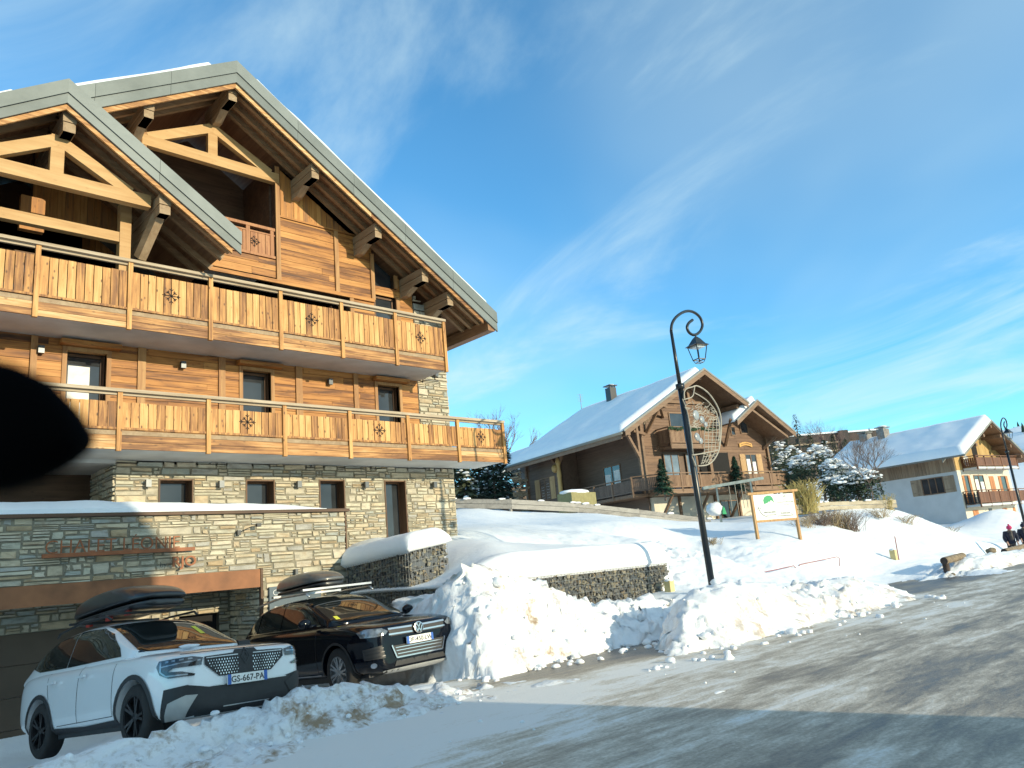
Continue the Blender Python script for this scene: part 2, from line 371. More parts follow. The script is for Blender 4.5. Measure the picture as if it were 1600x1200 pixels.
def ground(x, y):
    """height of the snow surface, and how rough and how dirty it is"""
    x = np.asarray(x, float); y = np.asarray(y, float)
    z = base_z(x, y)
    x0_, y0_ = x, y
    nearf = sstep(16, 12, y)
    x = x + nearf*(0.16*fbm(x, y, 1.3, 3) + 0.07*fbm(x, y, 4.3, 2)); y = y + nearf*(0.16*fbm(x0_+41, y, 1.3, 3) + 0.07*fbm(x0_+11, y, 4.3, 2))
    wob = fbm(x, y, 0.9, 3)*0.35
    # car park, tipping down to the garage
    par = -1.67 - np.clip(y-10.1, 0, 6)*np.clip(0.12-0.012*(x-4), 0.05, 0.16) + fbm(x,y,1.5,3)*0.05
    mp = sstep(10.1, 9.6, x)*sstep(8.2, 9.0, y)*sstep(17.5, 16.5, y)
    z = z*(1-mp) + par*mp
    # road and alley cut below the road sheet
    mr = sstep(8.1, 7.3, y + wob*0.6)
    ex = sstep(22.0, 23.0, x)*sstep(25.9, 24.9, x)*sstep(10.6, 9.8, y)
    al = sstep(8.3, 8.9, x+wob*.6)*sstep(13.8, 12.8, x)*sstep(9.95+0*x, 9.35, y-wob*0.8)*sstep(0, .01, y)
    m = np.maximum(np.maximum(mr, ex), al)
    z = z*(1-m) + (ROAD_Z-0.16)*m
    rough = np.zeros_like(z)+0.12; dirt = np.zeros_like(z)
    # bank between alley and lamp post
    cr = seg_profile(x, [(8.6,-2.4),(9.4,-1.95),(10.2,-1.62),(11.2,-1.25),(12.0,-0.98),(12.7,-0.76),(13.5,-0.68),(15,-0.76),(16.4,-1.0),(17.6,-0.97),(19.5,-1.0),(20.6,-1.25),(21.6,-1.6),(22.3,-2.2),(23,-3)])
    front = 7.35 + 0.25*fbm(x, x*0, 0.8, 3)
    yc = 8.65
    t = np.where(y < yc, sstep(front-0.15, yc, y), 1 - 0.75*sstep(yc, yc+1.8+0*x, y))
    left = sstep(-.2, 1.5, x - (9.25 + (y-7.6)*1.5))
    ba = (ROAD_Z-0.25) + (cr-(ROAD_Z-0.25))*t
    ba = np.where((cr > -2.3) & (y > 7.0) & (y < 11.2), ba*left + (1-left)*(-1.9), -9)
    w = ba > z-0.25
    rough = np.where(ba > z-0.1, np.maximum(rough, 0.85), rough); dirt = np.where(ba > z-0.1, np.maximum(dirt, 0.38*sstep(8.8, 7.5, y)+0.16), dirt)
    z = np.maximum(z, ba)
    # big ploughed pile right of the black car
    cr = seg_profile(x, [(7.75,-2.2),(8.15,-1.1),(8.5,-0.35),(8.85,0.05),(9.15,0.13),(9.65,-0.05),(10.6,-0.28),(11.1,-0.5),(11.6,-0.75),(12.3,-0.9),(13.5,-0.92),(15,-1.0),(16.5,-1.3)])
    toe = seg_profile(x, [(8.0,10.6),(8.3,9.35),(9.2,9.55),(10.0,9.7),(12,9.7),(13.1,9.75),(14,10.0)]) + wob*0.25
    yc = 10.75
    t = np.where(y < yc, np.clip((y-toe)/(yc-toe), 0, 1)**0.72, 1 - 0.25*sstep(yc, yc+1.2, y))
    pi_ = -1.85 + (cr+1.85)*t
    pi_ = np.where((x > 7.75) & (x < 16.2) & (y > toe-0.05) & (y < 13.2), pi_, -9)
    rough = np.where(pi_ > z-0.05, np.maximum(rough, 1.0), rough); dirt = np.where(pi_ > z-0.05, np.maximum(dirt, 0.55*np.exp(-((x-9.9)/1.0)**2)+0.12), dirt)
    z = np.maximum(z, pi_)
    # low ridge thrown up in front of the parked cars
    cr = seg_profile(x, [(-9,-1.45),(0.5,-1.42),(1.9,-1.41),(2.4,-1.35),(3.3,-1.31),(3.7,-1.34),(4.1,-1.26),(4.4,-1.27),(4.75,-1.20),(5.2,-1.21),(5.6,-1.27),(5.9,-1.36),(6.4,-1.48),(7.0,-1.58),(7.6,-1.64),(8.4,-1.72)]) + 0.0*x
    rd = np.where(y < 9.0, cr + (ROAD_Z-0.03-cr)*sstep(9.02, 8.3+0.35*fbm(x,y,.7,2), y)**0.85, cr + (-1.75-cr)*sstep(9.0, 9.35, y))
    ap = ROAD_Z-0.085 + 0.10*sstep(7.2, 8.4, y)*sstep(7.4, 5.0, x) + 0.15*fbm(x,y,1.1,5,.6)
    rd = np.maximum(rd, np.where(y < 8.8, ap, -9))
    rd = np.where((y > 5.4) & (y < 9.5) & (x < 8.6), rd, -9)
    on = rd > z-0.03
    rough = np.where(on, np.maximum(rough, 0.62*sstep(8.0, 8.6, y)+0.08), rough); dirt = np.where(on, np.maximum(dirt, 0.62*sstep(9.5, 8.8, y)*sstep(6.0,7.4,y)+0.12), dirt)
    z = np.maximum(z, rd)
    # bank of dirty snow round the log fence
    lf = seg_profile(x, [(24.6,-3),(25.6,-1.85),(27,-1.7),(28.8,-1.62),(29.6,-1.5),(31,-1.2),(33,-1.1),(36,-1.22),(39,-1.25),(45,-1.3),(70,-1.35),(90,-2)])
    t = np.where(y < 9.7, sstep(8.5, 9.7, y), 1-0.6*sstep(9.7, 11.5, y))
    lf = np.where((y > 8.0) & (y < 11.6) & (x > 24.5), -1.85+(lf+1.85)*t, -9)
    on = lf > z-0.05
    rough = np.where(on, np.maximum(rough, 0.7), rough); dirt = np.where(on, np.maximum(dirt, 0.42*sstep(10.4, 9.0, y)+0.1), dirt)
    z = np.maximum(z, lf)
    # drifts on the field: crease below the bench, and trodden snow behind the bank
    fld = sstep(12, 14, y)*sstep(60, 40, y)
    z = z + fld*(0.20*fbm(x, y, 0.22, 3) + 0.10*fbm(x,y,0.9,3)*sstep(-.1,.25,fbm(x+9,y,.13,2)) + 0.03*fbm(x,y,2.5,2))
    trod = bump2(x, y, 20, 14, 6, 3, 1.0)
    rough = np.maximum(rough, 0.5*np.clip(trod,0,1))
    # snow mound by the far house
    z = z + bump2(x, y, 66, 17.5, 7, 2.2, 1.1)
    pth = sstep(37.5, 39.0, x)*sstep(49, 47, x)*sstep(10.6, 11.0, y)*sstep(13.2, 12.4, y); z = z*(1-pth) + np.minimum(z, -1.95)*pth
    inroad = m > 0.97
    chunk = np.abs(fbm(x, y, 1.6, 2))*0.30 + np.abs(fbm(x+31, y, 3.7, 3))*0.26 + np.abs(fbm(x, y+57, 7.5, 4))*0.20 - 0.15
    lumpy = 0.35 + 1.1*sstep(-0.22, 0.28, fbm(x+5, y-3, 0.55, 3))
    z = z + 0.72*rough*lumpy*chunk*np.where(inroad & (rough < 0.2), 0.0, 1.0)
    z = z + 0.03*fbm(x, y, 4.0, 3)*sstep(0.2, 0.05, m)
    global ROUGH; ROUGH = rough
    return z, np.clip(dirt, 0, 1)
def gz(x, y): return float(ground(np.array([float(x)]), np.array([float(y)]))[0][0])
def axis_pts(lo, a, b, hi, st, g=1.055):
    mid = list(np.arange(a, b, st)); up = []; s = st; v = mid[-1]
    while v < hi: s *= g; v += s; up.append(v)
    dn = []; s = st; v = mid[0]
    while v > lo: s *= g; v -= s; dn.append(v)
    return np.array(dn[::-1]+mid+up)
def grid_obj(name, xs, ys, mat, zfn, kind='structure'):
    X, Y = np.meshgrid(xs, ys); Z, Dt = zfn(X, Y)
    if zfn is ground:                    # lumps that also overhang on the steep faces
        X = X + ROUGH*(0.20*fbm(X+Z*1.3, Y+Z*1.9, 2.6, 3)); Y = Y + ROUGH*(0.20*fbm(X-Z*1.7+9, Y+Z*1.1, 2.6, 3))
    nx, ny = len(xs), len(ys)
    co = np.stack([X.ravel(), Y.ravel(), Z.ravel()], 1)
    i = np.arange(nx*ny).reshape(ny, nx)
    q = np.stack([i[:-1,:-1].ravel(), i[:-1,1:].ravel(), i[1:,1:].ravel(), i[1:,:-1].ravel()], 1)
    me = bpy.data.meshes.new(name)
    me.vertices.add(len(co)); me.vertices.foreach_set('co', co.ravel())
    me.loops.add(q.size); me.loops.foreach_set('vertex_index', q.ravel())
    me.polygons.add(len(q)); me.polygons.foreach_set('loop_start', np.arange(0, q.size, 4)); me.polygons.foreach_set('loop_total', np.full(len(q), 4))
    me.polygons.foreach_set('use_smooth', np.ones(len(q), bool))
    if Dt is not None:
        a = me.attributes.new('dirt', 'FLOAT', 'POINT'); a.data.foreach_set('value', Dt.ravel())
    me.update(); me.validate(); me.materials.append(mat)
    o = bpy.data.objects.new(name, me); COL.objects.link(o); tag(o, kind=kind); return o
grid_obj('snow_ground', axis_pts(-70, 0.8, 22.5, 420, 0.062), axis_pts(4.5, 6.3, 14.2, 420, 0.055), M['groundsnow'], ground)

def road_mat():
    k = NT('icy_road'); v = k.obj(); sx = k.n('SeparateXYZ', {0:v})
    st = k.noise(k.map(v, (0.16,1.5,1)), 1.0, 6, 0.6, 0.6)            # tracks run along the road
    fine = k.noise(k.map(v, (1.6,6.0,1)), 1.0, 6, 0.7, 0.4)
    gr = k.noise(v, 26, 4, 0.7); pat = k.noise(v, 0.42, 4, 0.55, 0.5)
    edge = k.math('ADD', k.mr(sx.outputs[1], 5.0, 7.8, 0.0, 0.26), k.math('MULTIPLY', k.mr(sx.outputs[0], 11.0, 5.0), k.mr(sx.outputs[1], 2.0, 6.5, 0.0, 0.34)))                    # whiter towards the banks
    wob = k.math('MULTIPLY', k.math('SUBTRACT', k.noise(k.map(v, (0.12,0.3,1)), 1.0, 3), 0.5), 1.6)
    yy = k.math('ADD', sx.outputs[1], wob)
    def band(c, w, a): return k.math('MULTIPLY', k.n('MapRange', {0:k.math('ABSOLUTE', k.math('SUBTRACT', yy, c)),1:w,2:0.0,3:0.0,4:a}, interpolation_type='SMOOTHSTEP').outputs[0], k.mr(k.noise(k.map(v, (0.25,2.2,1)), 1.0, 5, .65), .38, .62))
    tracks = k.math('ADD', k.math('ADD', band(5.1,.55,.32), band(3.5,.5,.28)), k.math('ADD', band(1.7,.6,.24), band(0.1,.6,.24)))
    alley = k.math('MULTIPLY', k.mr(sx.outputs[1], 7.6, 8.6), k.mr(sx.outputs[0], 7.4, 8.6))
    f = k.math('SUBTRACT', k.math('ADD', k.math('MULTIPLY', st, 1.35), k.math('MULTIPLY', fine, 1.1)), 0.63)
    f = k.math('ADD', f, k.math('MULTIPLY', k.math('SUBTRACT', pat, 0.5), 1.0))
    f = k.math('SUBTRACT', k.math('ADD', f, edge), tracks); f = k.math('SUBTRACT', f, k.math('MULTIPLY', alley, 0.62))
    f = k.math('ADD', f, k.math('MULTIPLY', k.math('SUBTRACT', gr, 0.5), 0.6))
    c = k.ramp(f, [(0.08,(0.055,0.045,0.036)),(0.26,(0.15,0.122,0.092)),(0.44,(0.30,0.243,0.178)),(0.60,(0.45,0.38,0.29)),(0.76,(0.64,0.57,0.47)),(0.95,(0.80,0.77,0.72))])
    k.set(Base_Color=c, Roughness=k.mr(f, 0.2, 0.8, 0.38, 0.75)).bump(k.math('ADD', k.math('MULTIPLY', gr, 0.6), fine), 0.5, 0.02)
    return k.mat
M['road'] = road_mat()
rb = MB()
rb.add([(-90,-6,ROAD_Z),(170,-6,ROAD_Z),(170,9.0,ROAD_Z),(26,10.8,ROAD_Z),(14,10.2,ROAD_Z),(-90,10.2,ROAD_Z)], [(0,1,2,3,4,5)])
tag(rb.build('road', M['road']), kind='structure')
rb = MB(); rb.add([(-90,-90,ROAD_Z-.02),(170,-90,ROAD_Z-.02),(170,-6,ROAD_Z-.02),(-90,-6,ROAD_Z-.02)], [(0,1,2,3)])
tag(rb.build('snowy_verge', M['snow']), kind='structure')

# loose clods of snow along the toes of the banks: nobody could count them
cl = MB(); rr = random.Random(5)
def clods(n, fx, sz, lift=0.3):
    for i in range(n):
        x, y = fx(); s = rr.uniform(*sz)*(rr.random()**1.5*0.9+0.35)
        z = max(gz_arr(x, y), ROAD_Z)
        random.seed(i*7+n)
        cl.ball((x, y, z+s*lift*.6), s, 2, (rr.uniform(.8,1.4), rr.uniform(.8,1.3), rr.uniform(.6,.9)), jit=0.16)
_GC = {}
def gz_arr(x, y):
    key = (round(x*12), round(y*12))
    if key not in _GC: _GC[key] = gz(x, y)
    return _GC[key]
clods(60, lambda: (rr.uniform(9.4,21), rr.gauss(7.35,0.22)), (0.02,0.10))
clods(80, lambda: (rr.uniform(1,7.2), rr.gauss(8.5,0.22)), (0.015,0.06))
clods(60, lambda: (rr.uniform(7.6,13), rr.gauss(9.6,0.25)), (0.02,0.10))
clods(60, lambda: (rr.uniform(8.3,11.2), rr.uniform(9.7,10.7)), (0.02,0.09))
clods(40, lambda: (rr.uniform(11,20.5), rr.uniform(7.8,8.9)), (0.02,0.08))
clods(50, lambda: (rr.uniform(-1,22), rr.uniform(5.2,7.3)), (0.008,0.028))
tag(cl.build('snow_clods', M['groundsnow'], smooth=True), kind='stuff')
# ------------------------------------------------------------------ generators for walls
def stone_field(mb, x0, x1, z0, z1, fy, openings=(), hmin=0.065, hmax=0.17, seed=1, side=None, top=None, depth=0.034):
    """irregular coursed rubble: every stone is its own faceted block. fy = y of the face (or x of it when side is set)"""
    rn = random.Random(seed)
    def P(a, z, d):
        return (a, fy-d, z) if side is None else (fy+side*d, a, z)
    def stone(a0, a1, b0, b1):
        cx, cz = (a0+a1)/2, (b0+b1)/2
        for (o0,o1,p0,p1) in openings:
            if o0 < cx < o1 and p0 < cz < p1: return
            if a0 < o1 and a1 > o0 and b0 < p1 and b1 > p0:      # cut at the opening
                if o0 > a0 and o0 < a1 and cx < o0: a1 = o0
                elif o1 < a1 and o1 > a0 and cx > o1: a0 = o1
                elif cz < p0: b1 = min(b1, p0)
                else: b0 = max(b0, p1)
        if top is not None:
            b1 = min(b1, top(a0), top(a1))
        if a1-a0 < 0.03 or b1-b0 < 0.02: return
        g = 0.004; j = min(0.028, (b1-b0)*0.20)
        r = lambda: rn.uniform(-j, j)
        c = [(a0+g+abs(r()), b0+g+abs(r())), (a1-g-abs(r()), b0+g+abs(r())), (a1-g-abs(r()), b1-g-abs(r())), (a0+g+abs(r()), b1-g-abs(r()))]
        for _q in range(2 if rn.random() < .6 else 1):
            k = rn.randrange(len(c)); q = c[k]; q2 = c[(k+1)%len(c)]; f = rn.uniform(.3,.7)
            mid = (q[0]+(q2[0]-q[0])*f + r(), q[1]+(q2[1]-q[1])*f)
            c.insert(k+1, (min(max(mid[0],a0+g),a1-g), min(max(mid[1],b0+g),b1-g)))
        n = len(c); d = depth*rn.uniform(0.45, 1.15); cx = sum(p[0] for p in c)/n; cz = sum(p[1] for p in c)/n
        ins = 0.012
        fr = []
        for p in c:
            L = math.hypot(p[0]-cx, p[1]-cz)+1e-6; t = max(0, 1-ins/L)
            fr.append(P(cx+(p[0]-cx)*t, cz+(p[1]-cz)*t, d+rn.uniform(-.010,.010)))
        bk = [P(p[0], p[1], -0.02) for p in c]
        mb.add(bk+fr, [tuple(range(n,2*n))]+[(i,(i+1)%n,n+(i+1)%n,n+i) for i in range(n)])
    z = z0
    while z < z1-0.02:
        h = min(rn.uniform(hmin, hmax)*1.25, z1-z)
        if z1-(z+h) < hmin*0.6: h = z1-z
        a = x0
        while a < x1-0.01:
            w = (0.13+0.50*rn.random()**1.5)*(0.8+h*1.6)
            if x1-(a+w) < 0.12: w = x1-a
            u = rn.random()
            if u < 0.42 or h < hmin*1.25: stone(a, a+w, z, z+h)
            elif u < 0.85:
                f = rn.uniform(.32,.68); stone(a, a+w, z, z+h*f)
                if rn.random() < .5: stone(a, a+w, z+h*f, z+h)
                else:
                    g = rn.uniform(.35,.65); stone(a, a+w*g, z+h*f, z+h); stone(a+w*g, a+w, z+h*f, z+h)
            else:
                for i in range(3): stone(a, a+w, z+h*i/3, z+h*(i+1)/3)
            a += w
        z += h
def planks(mb, x0, x1, z0, z1, y, openings=(), h=0.165, seed=1, vertical=False, top=None, t=0.025):
    """board cladding in rows (or uprights), cut round the openings"""
    rn = random.Random(seed)
    def put(a0, a1, b0, b1):
        if a1-a0 < 0.02 or b1-b0 < 0.02: return
        d = t + rn.uniform(0, 0.012)
        if top is not None and vertical:
            za, zb = min(b1, top(a0)), min(b1, top(a1))
            if max(za, zb) < b0+.02: return
            za = max(za, b0); zb = max(zb, b0)
            mb.prism([(a0,b0),(a1,b0),(a1,zb),(a0,za)], lambda a,b,s: (a, y-s, b), d, 0)
        else: mb.box(a0, a1, y-d, y, b0, b1)
    if not vertical:
        z = z0
        while z < z1-0.01:
            hh = min(h*rn.uniform(.85,1.2), z1-z); b0, b1 = z+0.004, z+hh-0.004
            spans = [(x0, x1)]
            if top is not None:
                pass
            for (o0,o1,p0,p1) in openings:
                if p0 < (b0+b1)/2 < p1:
                    ns = []
                    for s0, s1 in spans:
                        if o1 <= s0 or o0 >= s1: ns.append((s0,s1))
                        else:
                            if s0 < o0: ns.append((s0,o0))
                            if o1 < s1: ns.append((o1,s1))
                    spans = ns
            for s0, s1 in spans:
                a = s0
                while a < s1-0.01:
                    w = rn.uniform(1.2, 3.2)
                    if s1-(a+w) < .5: w = s1-a
                    put(a+.002, a+w-.002, b0, b1); a += w
            z += hh
    else:
        a = x0
        while a < x1-0.01:
            w = min(h*rn.uniform(.8,1.25), x1-a)
            segs = [(z0, z1)]
            for (o0,o1,p0,p1) in openings:
                if o0 < a+w/2 < o1:
                    ns = []
                    for s0, s1 in segs:
                        if p1 <= s0 or p0 >= s1: ns.append((s0,s1))
                        else:
                            if s0 < p0: ns.append((s0,p0))
                            if p1 < s1: ns.append((p1,s1))
                    segs = ns
            for s0, s1 in segs: put(a+.003, a+w-.003, s0, s1)
            a += w
def snowflake(mb, cx, cz, y, r, t=0.012):
    for k in range(4):
        th = math.pi*k/4; d = Vector((math.cos(th),0,math.sin(th)))
        c = Vector((cx,y,cz)); rr = r*(1 if k % 2 == 0 else .72)
        mb.beam(c-d*rr, c+d*rr, t, r*0.085, up=Vector((0,1,0)).cross(d))
        for s in (-1,1):
            e = c+d*rr*s*.62
            for q in (-1,1):
                th2 = th+(0 if s > 0 else math.pi)+q*0.8; d2 = Vector((math.cos(th2),0,math.sin(th2)))
                mb.beam(e, e+d2*r*.30, t*0.9, r*0.08, up=Vector((0,1,0)).cross(d2))
def gable_slab(mb, ux, uz, hl, hr, sl, sr, th, v0, v1, m=None):
    """roof slab of two slopes meeting at ridge (ux,uz); runs along y from v0 to v1; th measured straight down"""
    L = (ux-hl, uz-hl*sl); Rr = (ux+hr, uz-hr*sr)
    mb.prism([L, (L[0], L[1]-th), (ux, uz-th), (ux, uz)], lambda a,b,t: (a,t,b), v0, v1, m)
    mb.prism([(ux, uz), (ux, uz-th), (Rr[0], Rr[1]-th), Rr], lambda a,b,t: (a,t,b), v0, v1, m)

# ------------------------------------------------------------------ the big stone-and-timber chalet
YB, YW, YG = 16.1, 17.5, 15.75
C1 = thing('chalet', 'large stone and golden timber chalet with two long wooden balconies', 'house', (9.5, 17.5, -2.2))
MX, MZ, MSL, MSR = 7.11, 12.80, 0.615, 0.652
def roof_u(x, th=0.58): return MZ - th - (MSL*(MX-x) if x < MX else MSR*(x-MX))
# ground-floor stone wall with tower corner
lowop = [(5.9,6.65,1.0,2.58),(7.88,8.61,1.0,2.58),(9.81,10.55,0.2,2.60),(11.78,12.48,0.3,2.60)]
b = MB(); stone_field(b, 5.0, 14.22, 0.0, 2.97, YW, lowop, seed=11)
stone_field(b, 13.10, 14.22, 2.97, 9.0, YW, (), seed=12, top=lambda x: roof_u(x)-0.02)
stone_field(b, YW, 19.2, 0.3, 2.97, 5.0, (), seed=13, side=-1)
stone_field(b, YW, 26, -0.5, 8.6, 14.22, (), seed=14, side=1, hmin=.2, hmax=.4)
b.build('stone_wall', M['stone'], C1, fixn=True)
b = MB()
def wall_cut(mb, x0, x1, z0, z1, y0, y1, ops):
    zs = sorted({z0, z1, *[max(z0,o[2]) for o in ops], *[min(z1,o[3]) for o in ops]})
    for za, zb in zip(zs, zs[1:]):
        x = x0
        for o in sorted(ops):
            if o[2] <= za+1e-6 and o[3] >= zb-1e-6:
                if o[0] > x: mb.box(x, o[0], y0, y1, za, zb)
                x = o[1]
        if x < x1: mb.box(x, x1, y0, y1, za, zb)
wall_cut(b, 5.02, 14.2, -1.5, 2.97, YW, YW+0.35, lowop)
b.box(13.12, 14.2, YW, 26, 2.97, 7.6); b.box(5.02, 5.3, YW+.35, 19.2, -1.5, 2.97); b.box(14.0,14.2,YW+.35,26,-1.5,2.97)
b.build('mortar_core', M['mortar'], C1)
b = MB()
b.box(-3, 13.9, 19.3, 19.6, -2, 8.9)
b.box(-3,5.0,19.2,19.28,-2,2.97)
b.prism([(-3,8.9),(14,8.9),(12.5,8.95),(MX,12.1),(-3,6.2+.1)][0:1]+[(14,8.9)]+[(13,roof_u(13)),(MX,roof_u(MX)),(-3,roof_u(-3))], lambda a,z,t: (a,t,z), 19.3, 19.6)
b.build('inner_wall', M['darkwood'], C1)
# timber walls
midop = [(3.99,4.76,3.2,5.28),(7.81,8.54,3.2,5.28),(11.69,12.42,3.2,5.28)]
b = MB(); planks(b, -3, 13.08, 3.18, 5.56, YW, midop, seed=21)
planks(b, 6.6, 8.84, 7.86, 8.36, YW, seed=22); planks(b, 8.84, 11.72, 7.74, 9.62, YW, seed=23)
planks(b, 10.92, 11.73, 5.76, 7.74, YW, seed=24); planks(b, 12.52, 13.08, 5.76, 8.25, YW, seed=25); planks(b, 11.73, 12.52, 7.98, 8.25, YW, seed=26)
b.build('horizontal_cladding', M['clad'], C1)
def up_(*a, **k):
    m_ = MB(); planks(m_, *a, vertical=True, **k); m_.build('upright_cladding', M['cladv'], C1)
up_(8.9, 11.72, 9.66, 12.2, YW, seed=27, top=lambda x: roof_u(x)-.02); up_(3.2, 5.42, 8.2, 12.2, YW, seed=28, top=lambda x: roof_u(x)-.02)
up_(12.54, 13.08, 8.25, 9.5, YW, seed=29, top=lambda x: roof_u(x)-.02); up_(4.6, 7.3, 8.36, 10.75, 19.25, seed=30)
b = MB(); b.box(-3, 13.08, YW, YW+.2, 5.3, 5.74); b.box(-3,3.99,YW,YW+.2,3.1,5.3); b.box(4.76,7.81,YW,YW+.2,3.1,5.3); b.box(8.54,11.69,YW,YW+.2,3.1,5.3); b.box(12.42,13.08,YW,YW+.2,3.1,5.3)
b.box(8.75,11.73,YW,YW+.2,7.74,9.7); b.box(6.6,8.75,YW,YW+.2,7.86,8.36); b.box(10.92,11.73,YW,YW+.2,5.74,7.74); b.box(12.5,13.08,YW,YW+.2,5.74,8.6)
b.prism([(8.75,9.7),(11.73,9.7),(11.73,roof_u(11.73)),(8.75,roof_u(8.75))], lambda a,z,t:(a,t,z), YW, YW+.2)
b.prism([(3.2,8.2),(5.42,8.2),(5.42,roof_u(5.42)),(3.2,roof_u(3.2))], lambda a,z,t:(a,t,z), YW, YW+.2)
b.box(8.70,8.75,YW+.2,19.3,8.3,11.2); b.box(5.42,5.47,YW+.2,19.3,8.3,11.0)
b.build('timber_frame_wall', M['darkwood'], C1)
def solo(name, mat, parent, boxes):
    for q in boxes: m_ = MB(); m_.box(*q); m_.build(name, mat, parent)
solo('trim_post', M['trim'], C1, [(x0, x1, YW-.075, YW-.036, 3.2, 5.56) for x0, x1 in [(5.39,5.56),(7.21,7.37),(9.21,9.39),(10.92,11.06)]])
solo('trim_post', M['trim'], C1, [(x-.06, x+.06, YW-.085, YW-.04, z0, min(z1, roof_u(x)-.03)) for x, z0, z1 in [(8.80,7.80,11.1),(10.54,7.78,9.62),(11.70,7.78,9.2),(5.40,8.4,11.0),(10.97,5.8,7.7),(12.50,8.27,8.8),(12.53,5.8,7.98),(3.38,3.2,5.5)]])
for o in midop:
    b = MB(); b.box(o[0]-.09, o[0], YW-.06, YW+.1, 3.2, 5.36); b.box(o[1], o[1]+.09, YW-.06, YW+.1, 3.2, 5.36); b.box(o[0], o[1], YW-.06, YW+.1, 5.28, 5.36)
    b.build('door_casing', M['trim'], C1)
solo('head_beam', M['clad'], C1, [(o[0]-.16, o[1]+.24, YW-.26, YW-.04, 5.37, 5.47) for o in midop]+[(-3, 13.06, YW-.10, YW-.04, 5.57, 5.73),(8.84, 11.7, YW-.07, YW-.04, 9.62, 9.67),(6.6,11.72,YW-.1,YW-.04,7.70,7.80)])
# windows and doors of the two lower floors
def window(name, x0, x1, z0, z1, y, parent, pane_x=None, fm='frame', fr=0.06, dark=True, curtain_and_reflection=None):
    f = MB(); f.box(x0, x0+fr, y-.03, y+.05, z0, z1); f.box(x1-fr, x1, y-.03, y+.05, z0, z1); f.box(x0+fr, x1-fr, y-.03, y+.05, z1-fr, z1); f.box(x0+fr, x1-fr, y-.03, y+.05, z0, z0+fr)
    if pane_x: f.box(pane_x-.03, pane_x+.03, y-.025, y+.045, z0+fr, z1-fr)
    fo = f.build(name, M[fm], parent)
    p = MB(); p.box(x0+fr, x1-fr, y+.005, y+.02, z0+fr, z1-fr); p.build('pane', M['glass'], fo)
    if curtain_and_reflection:
        c = MB(); c.box(curtain_and_reflection[0], curtain_and_reflection[1], y-.002, y+.003, curtain_and_reflection[2], curtain_and_reflection[3]); c.build('curtain_and_reflection', M['curtain_and_reflection'], fo)
    return fo
for o in lowop[:2]: window('window', o[0], o[1], 1.0, 2.58, YW+.30, C1)
for o in lowop[2:]: window('glazed_door', o[0], o[1], o[2], 2.60, YW+.30, C1)
window('window', *midop[0], YW+.22, C1, curtain_and_reflection=(4.08,4.50,3.3,5.02)); window('window', *midop[1], YW+.22, C1, curtain_and_reflection=None); window('window', *midop[2], YW+.22, C1)  # white sheet on the first pane paints the reflection of sunlit snow
window('window', 11.79, 12.46, 5.76, 7.97, YW+.1, C1)
b = MB(); b.prism([(11.76,8.27),(12.44,8.27),(12.44,roof_u(12.44)-.03),(11.76,roof_u(11.76)-.03)], lambda a,z,t:(a,t,z), YW+.12, YW+.15); b.build('gable_pane', M['glass'], C1)
for o in lowop:
    b = MB(); b.box(o[0]-.001, o[0]+.03, YW-.02, YW+.27, o[2], o[3]); b.box(o[1]-.03, o[1]+.001, YW-.02, YW+.27, o[2], o[3]); b.box(o[0]+.03, o[1]-.03, YW-.0, YW+.27, o[3]-.03, o[3]); b.build('opening_lining', M['frame'], C1)
for o in midop:
    b = MB(); b.box(o[1]-.02, o[1], YW+.1, YW+.19, o[2], o[3]); b.box(o[0], o[0]+.02, YW+.1, YW+.19, o[2], o[3]); b.build('opening_lining', M['frame'], C1)
# wall lamps, vent
def wall_lamp(x, z, y):
    m = MB(); m.box(x-.055, x+.055, y-.13, y-.03, z-.08, z+.08); m.box(x-.035, x+.035, y-.03, y+.02, z-.04, z+.04); return m.build('wall_lamp', M['greymetal'], C1)
for x, z in [(5.64,2.46),(7.24,2.45),(9.19,2.46),(11.13,2.46),(13.40,2.47),(3.49,5.20),(6.35,5.20),(10.16,5.18),(13.72,5.78)]: wall_lamp(x, z, YW-.05)
b = MB(); b.box(6.95,7.17,YW-.09,YW-.04,5.52,5.74); b.build('air_vent', M['white'], C1)
b = MB(); b.box(6.98,7.14,YW-.095,YW-.091,5.55,5.71); b.build('vent_grille', M['dark'], C1)
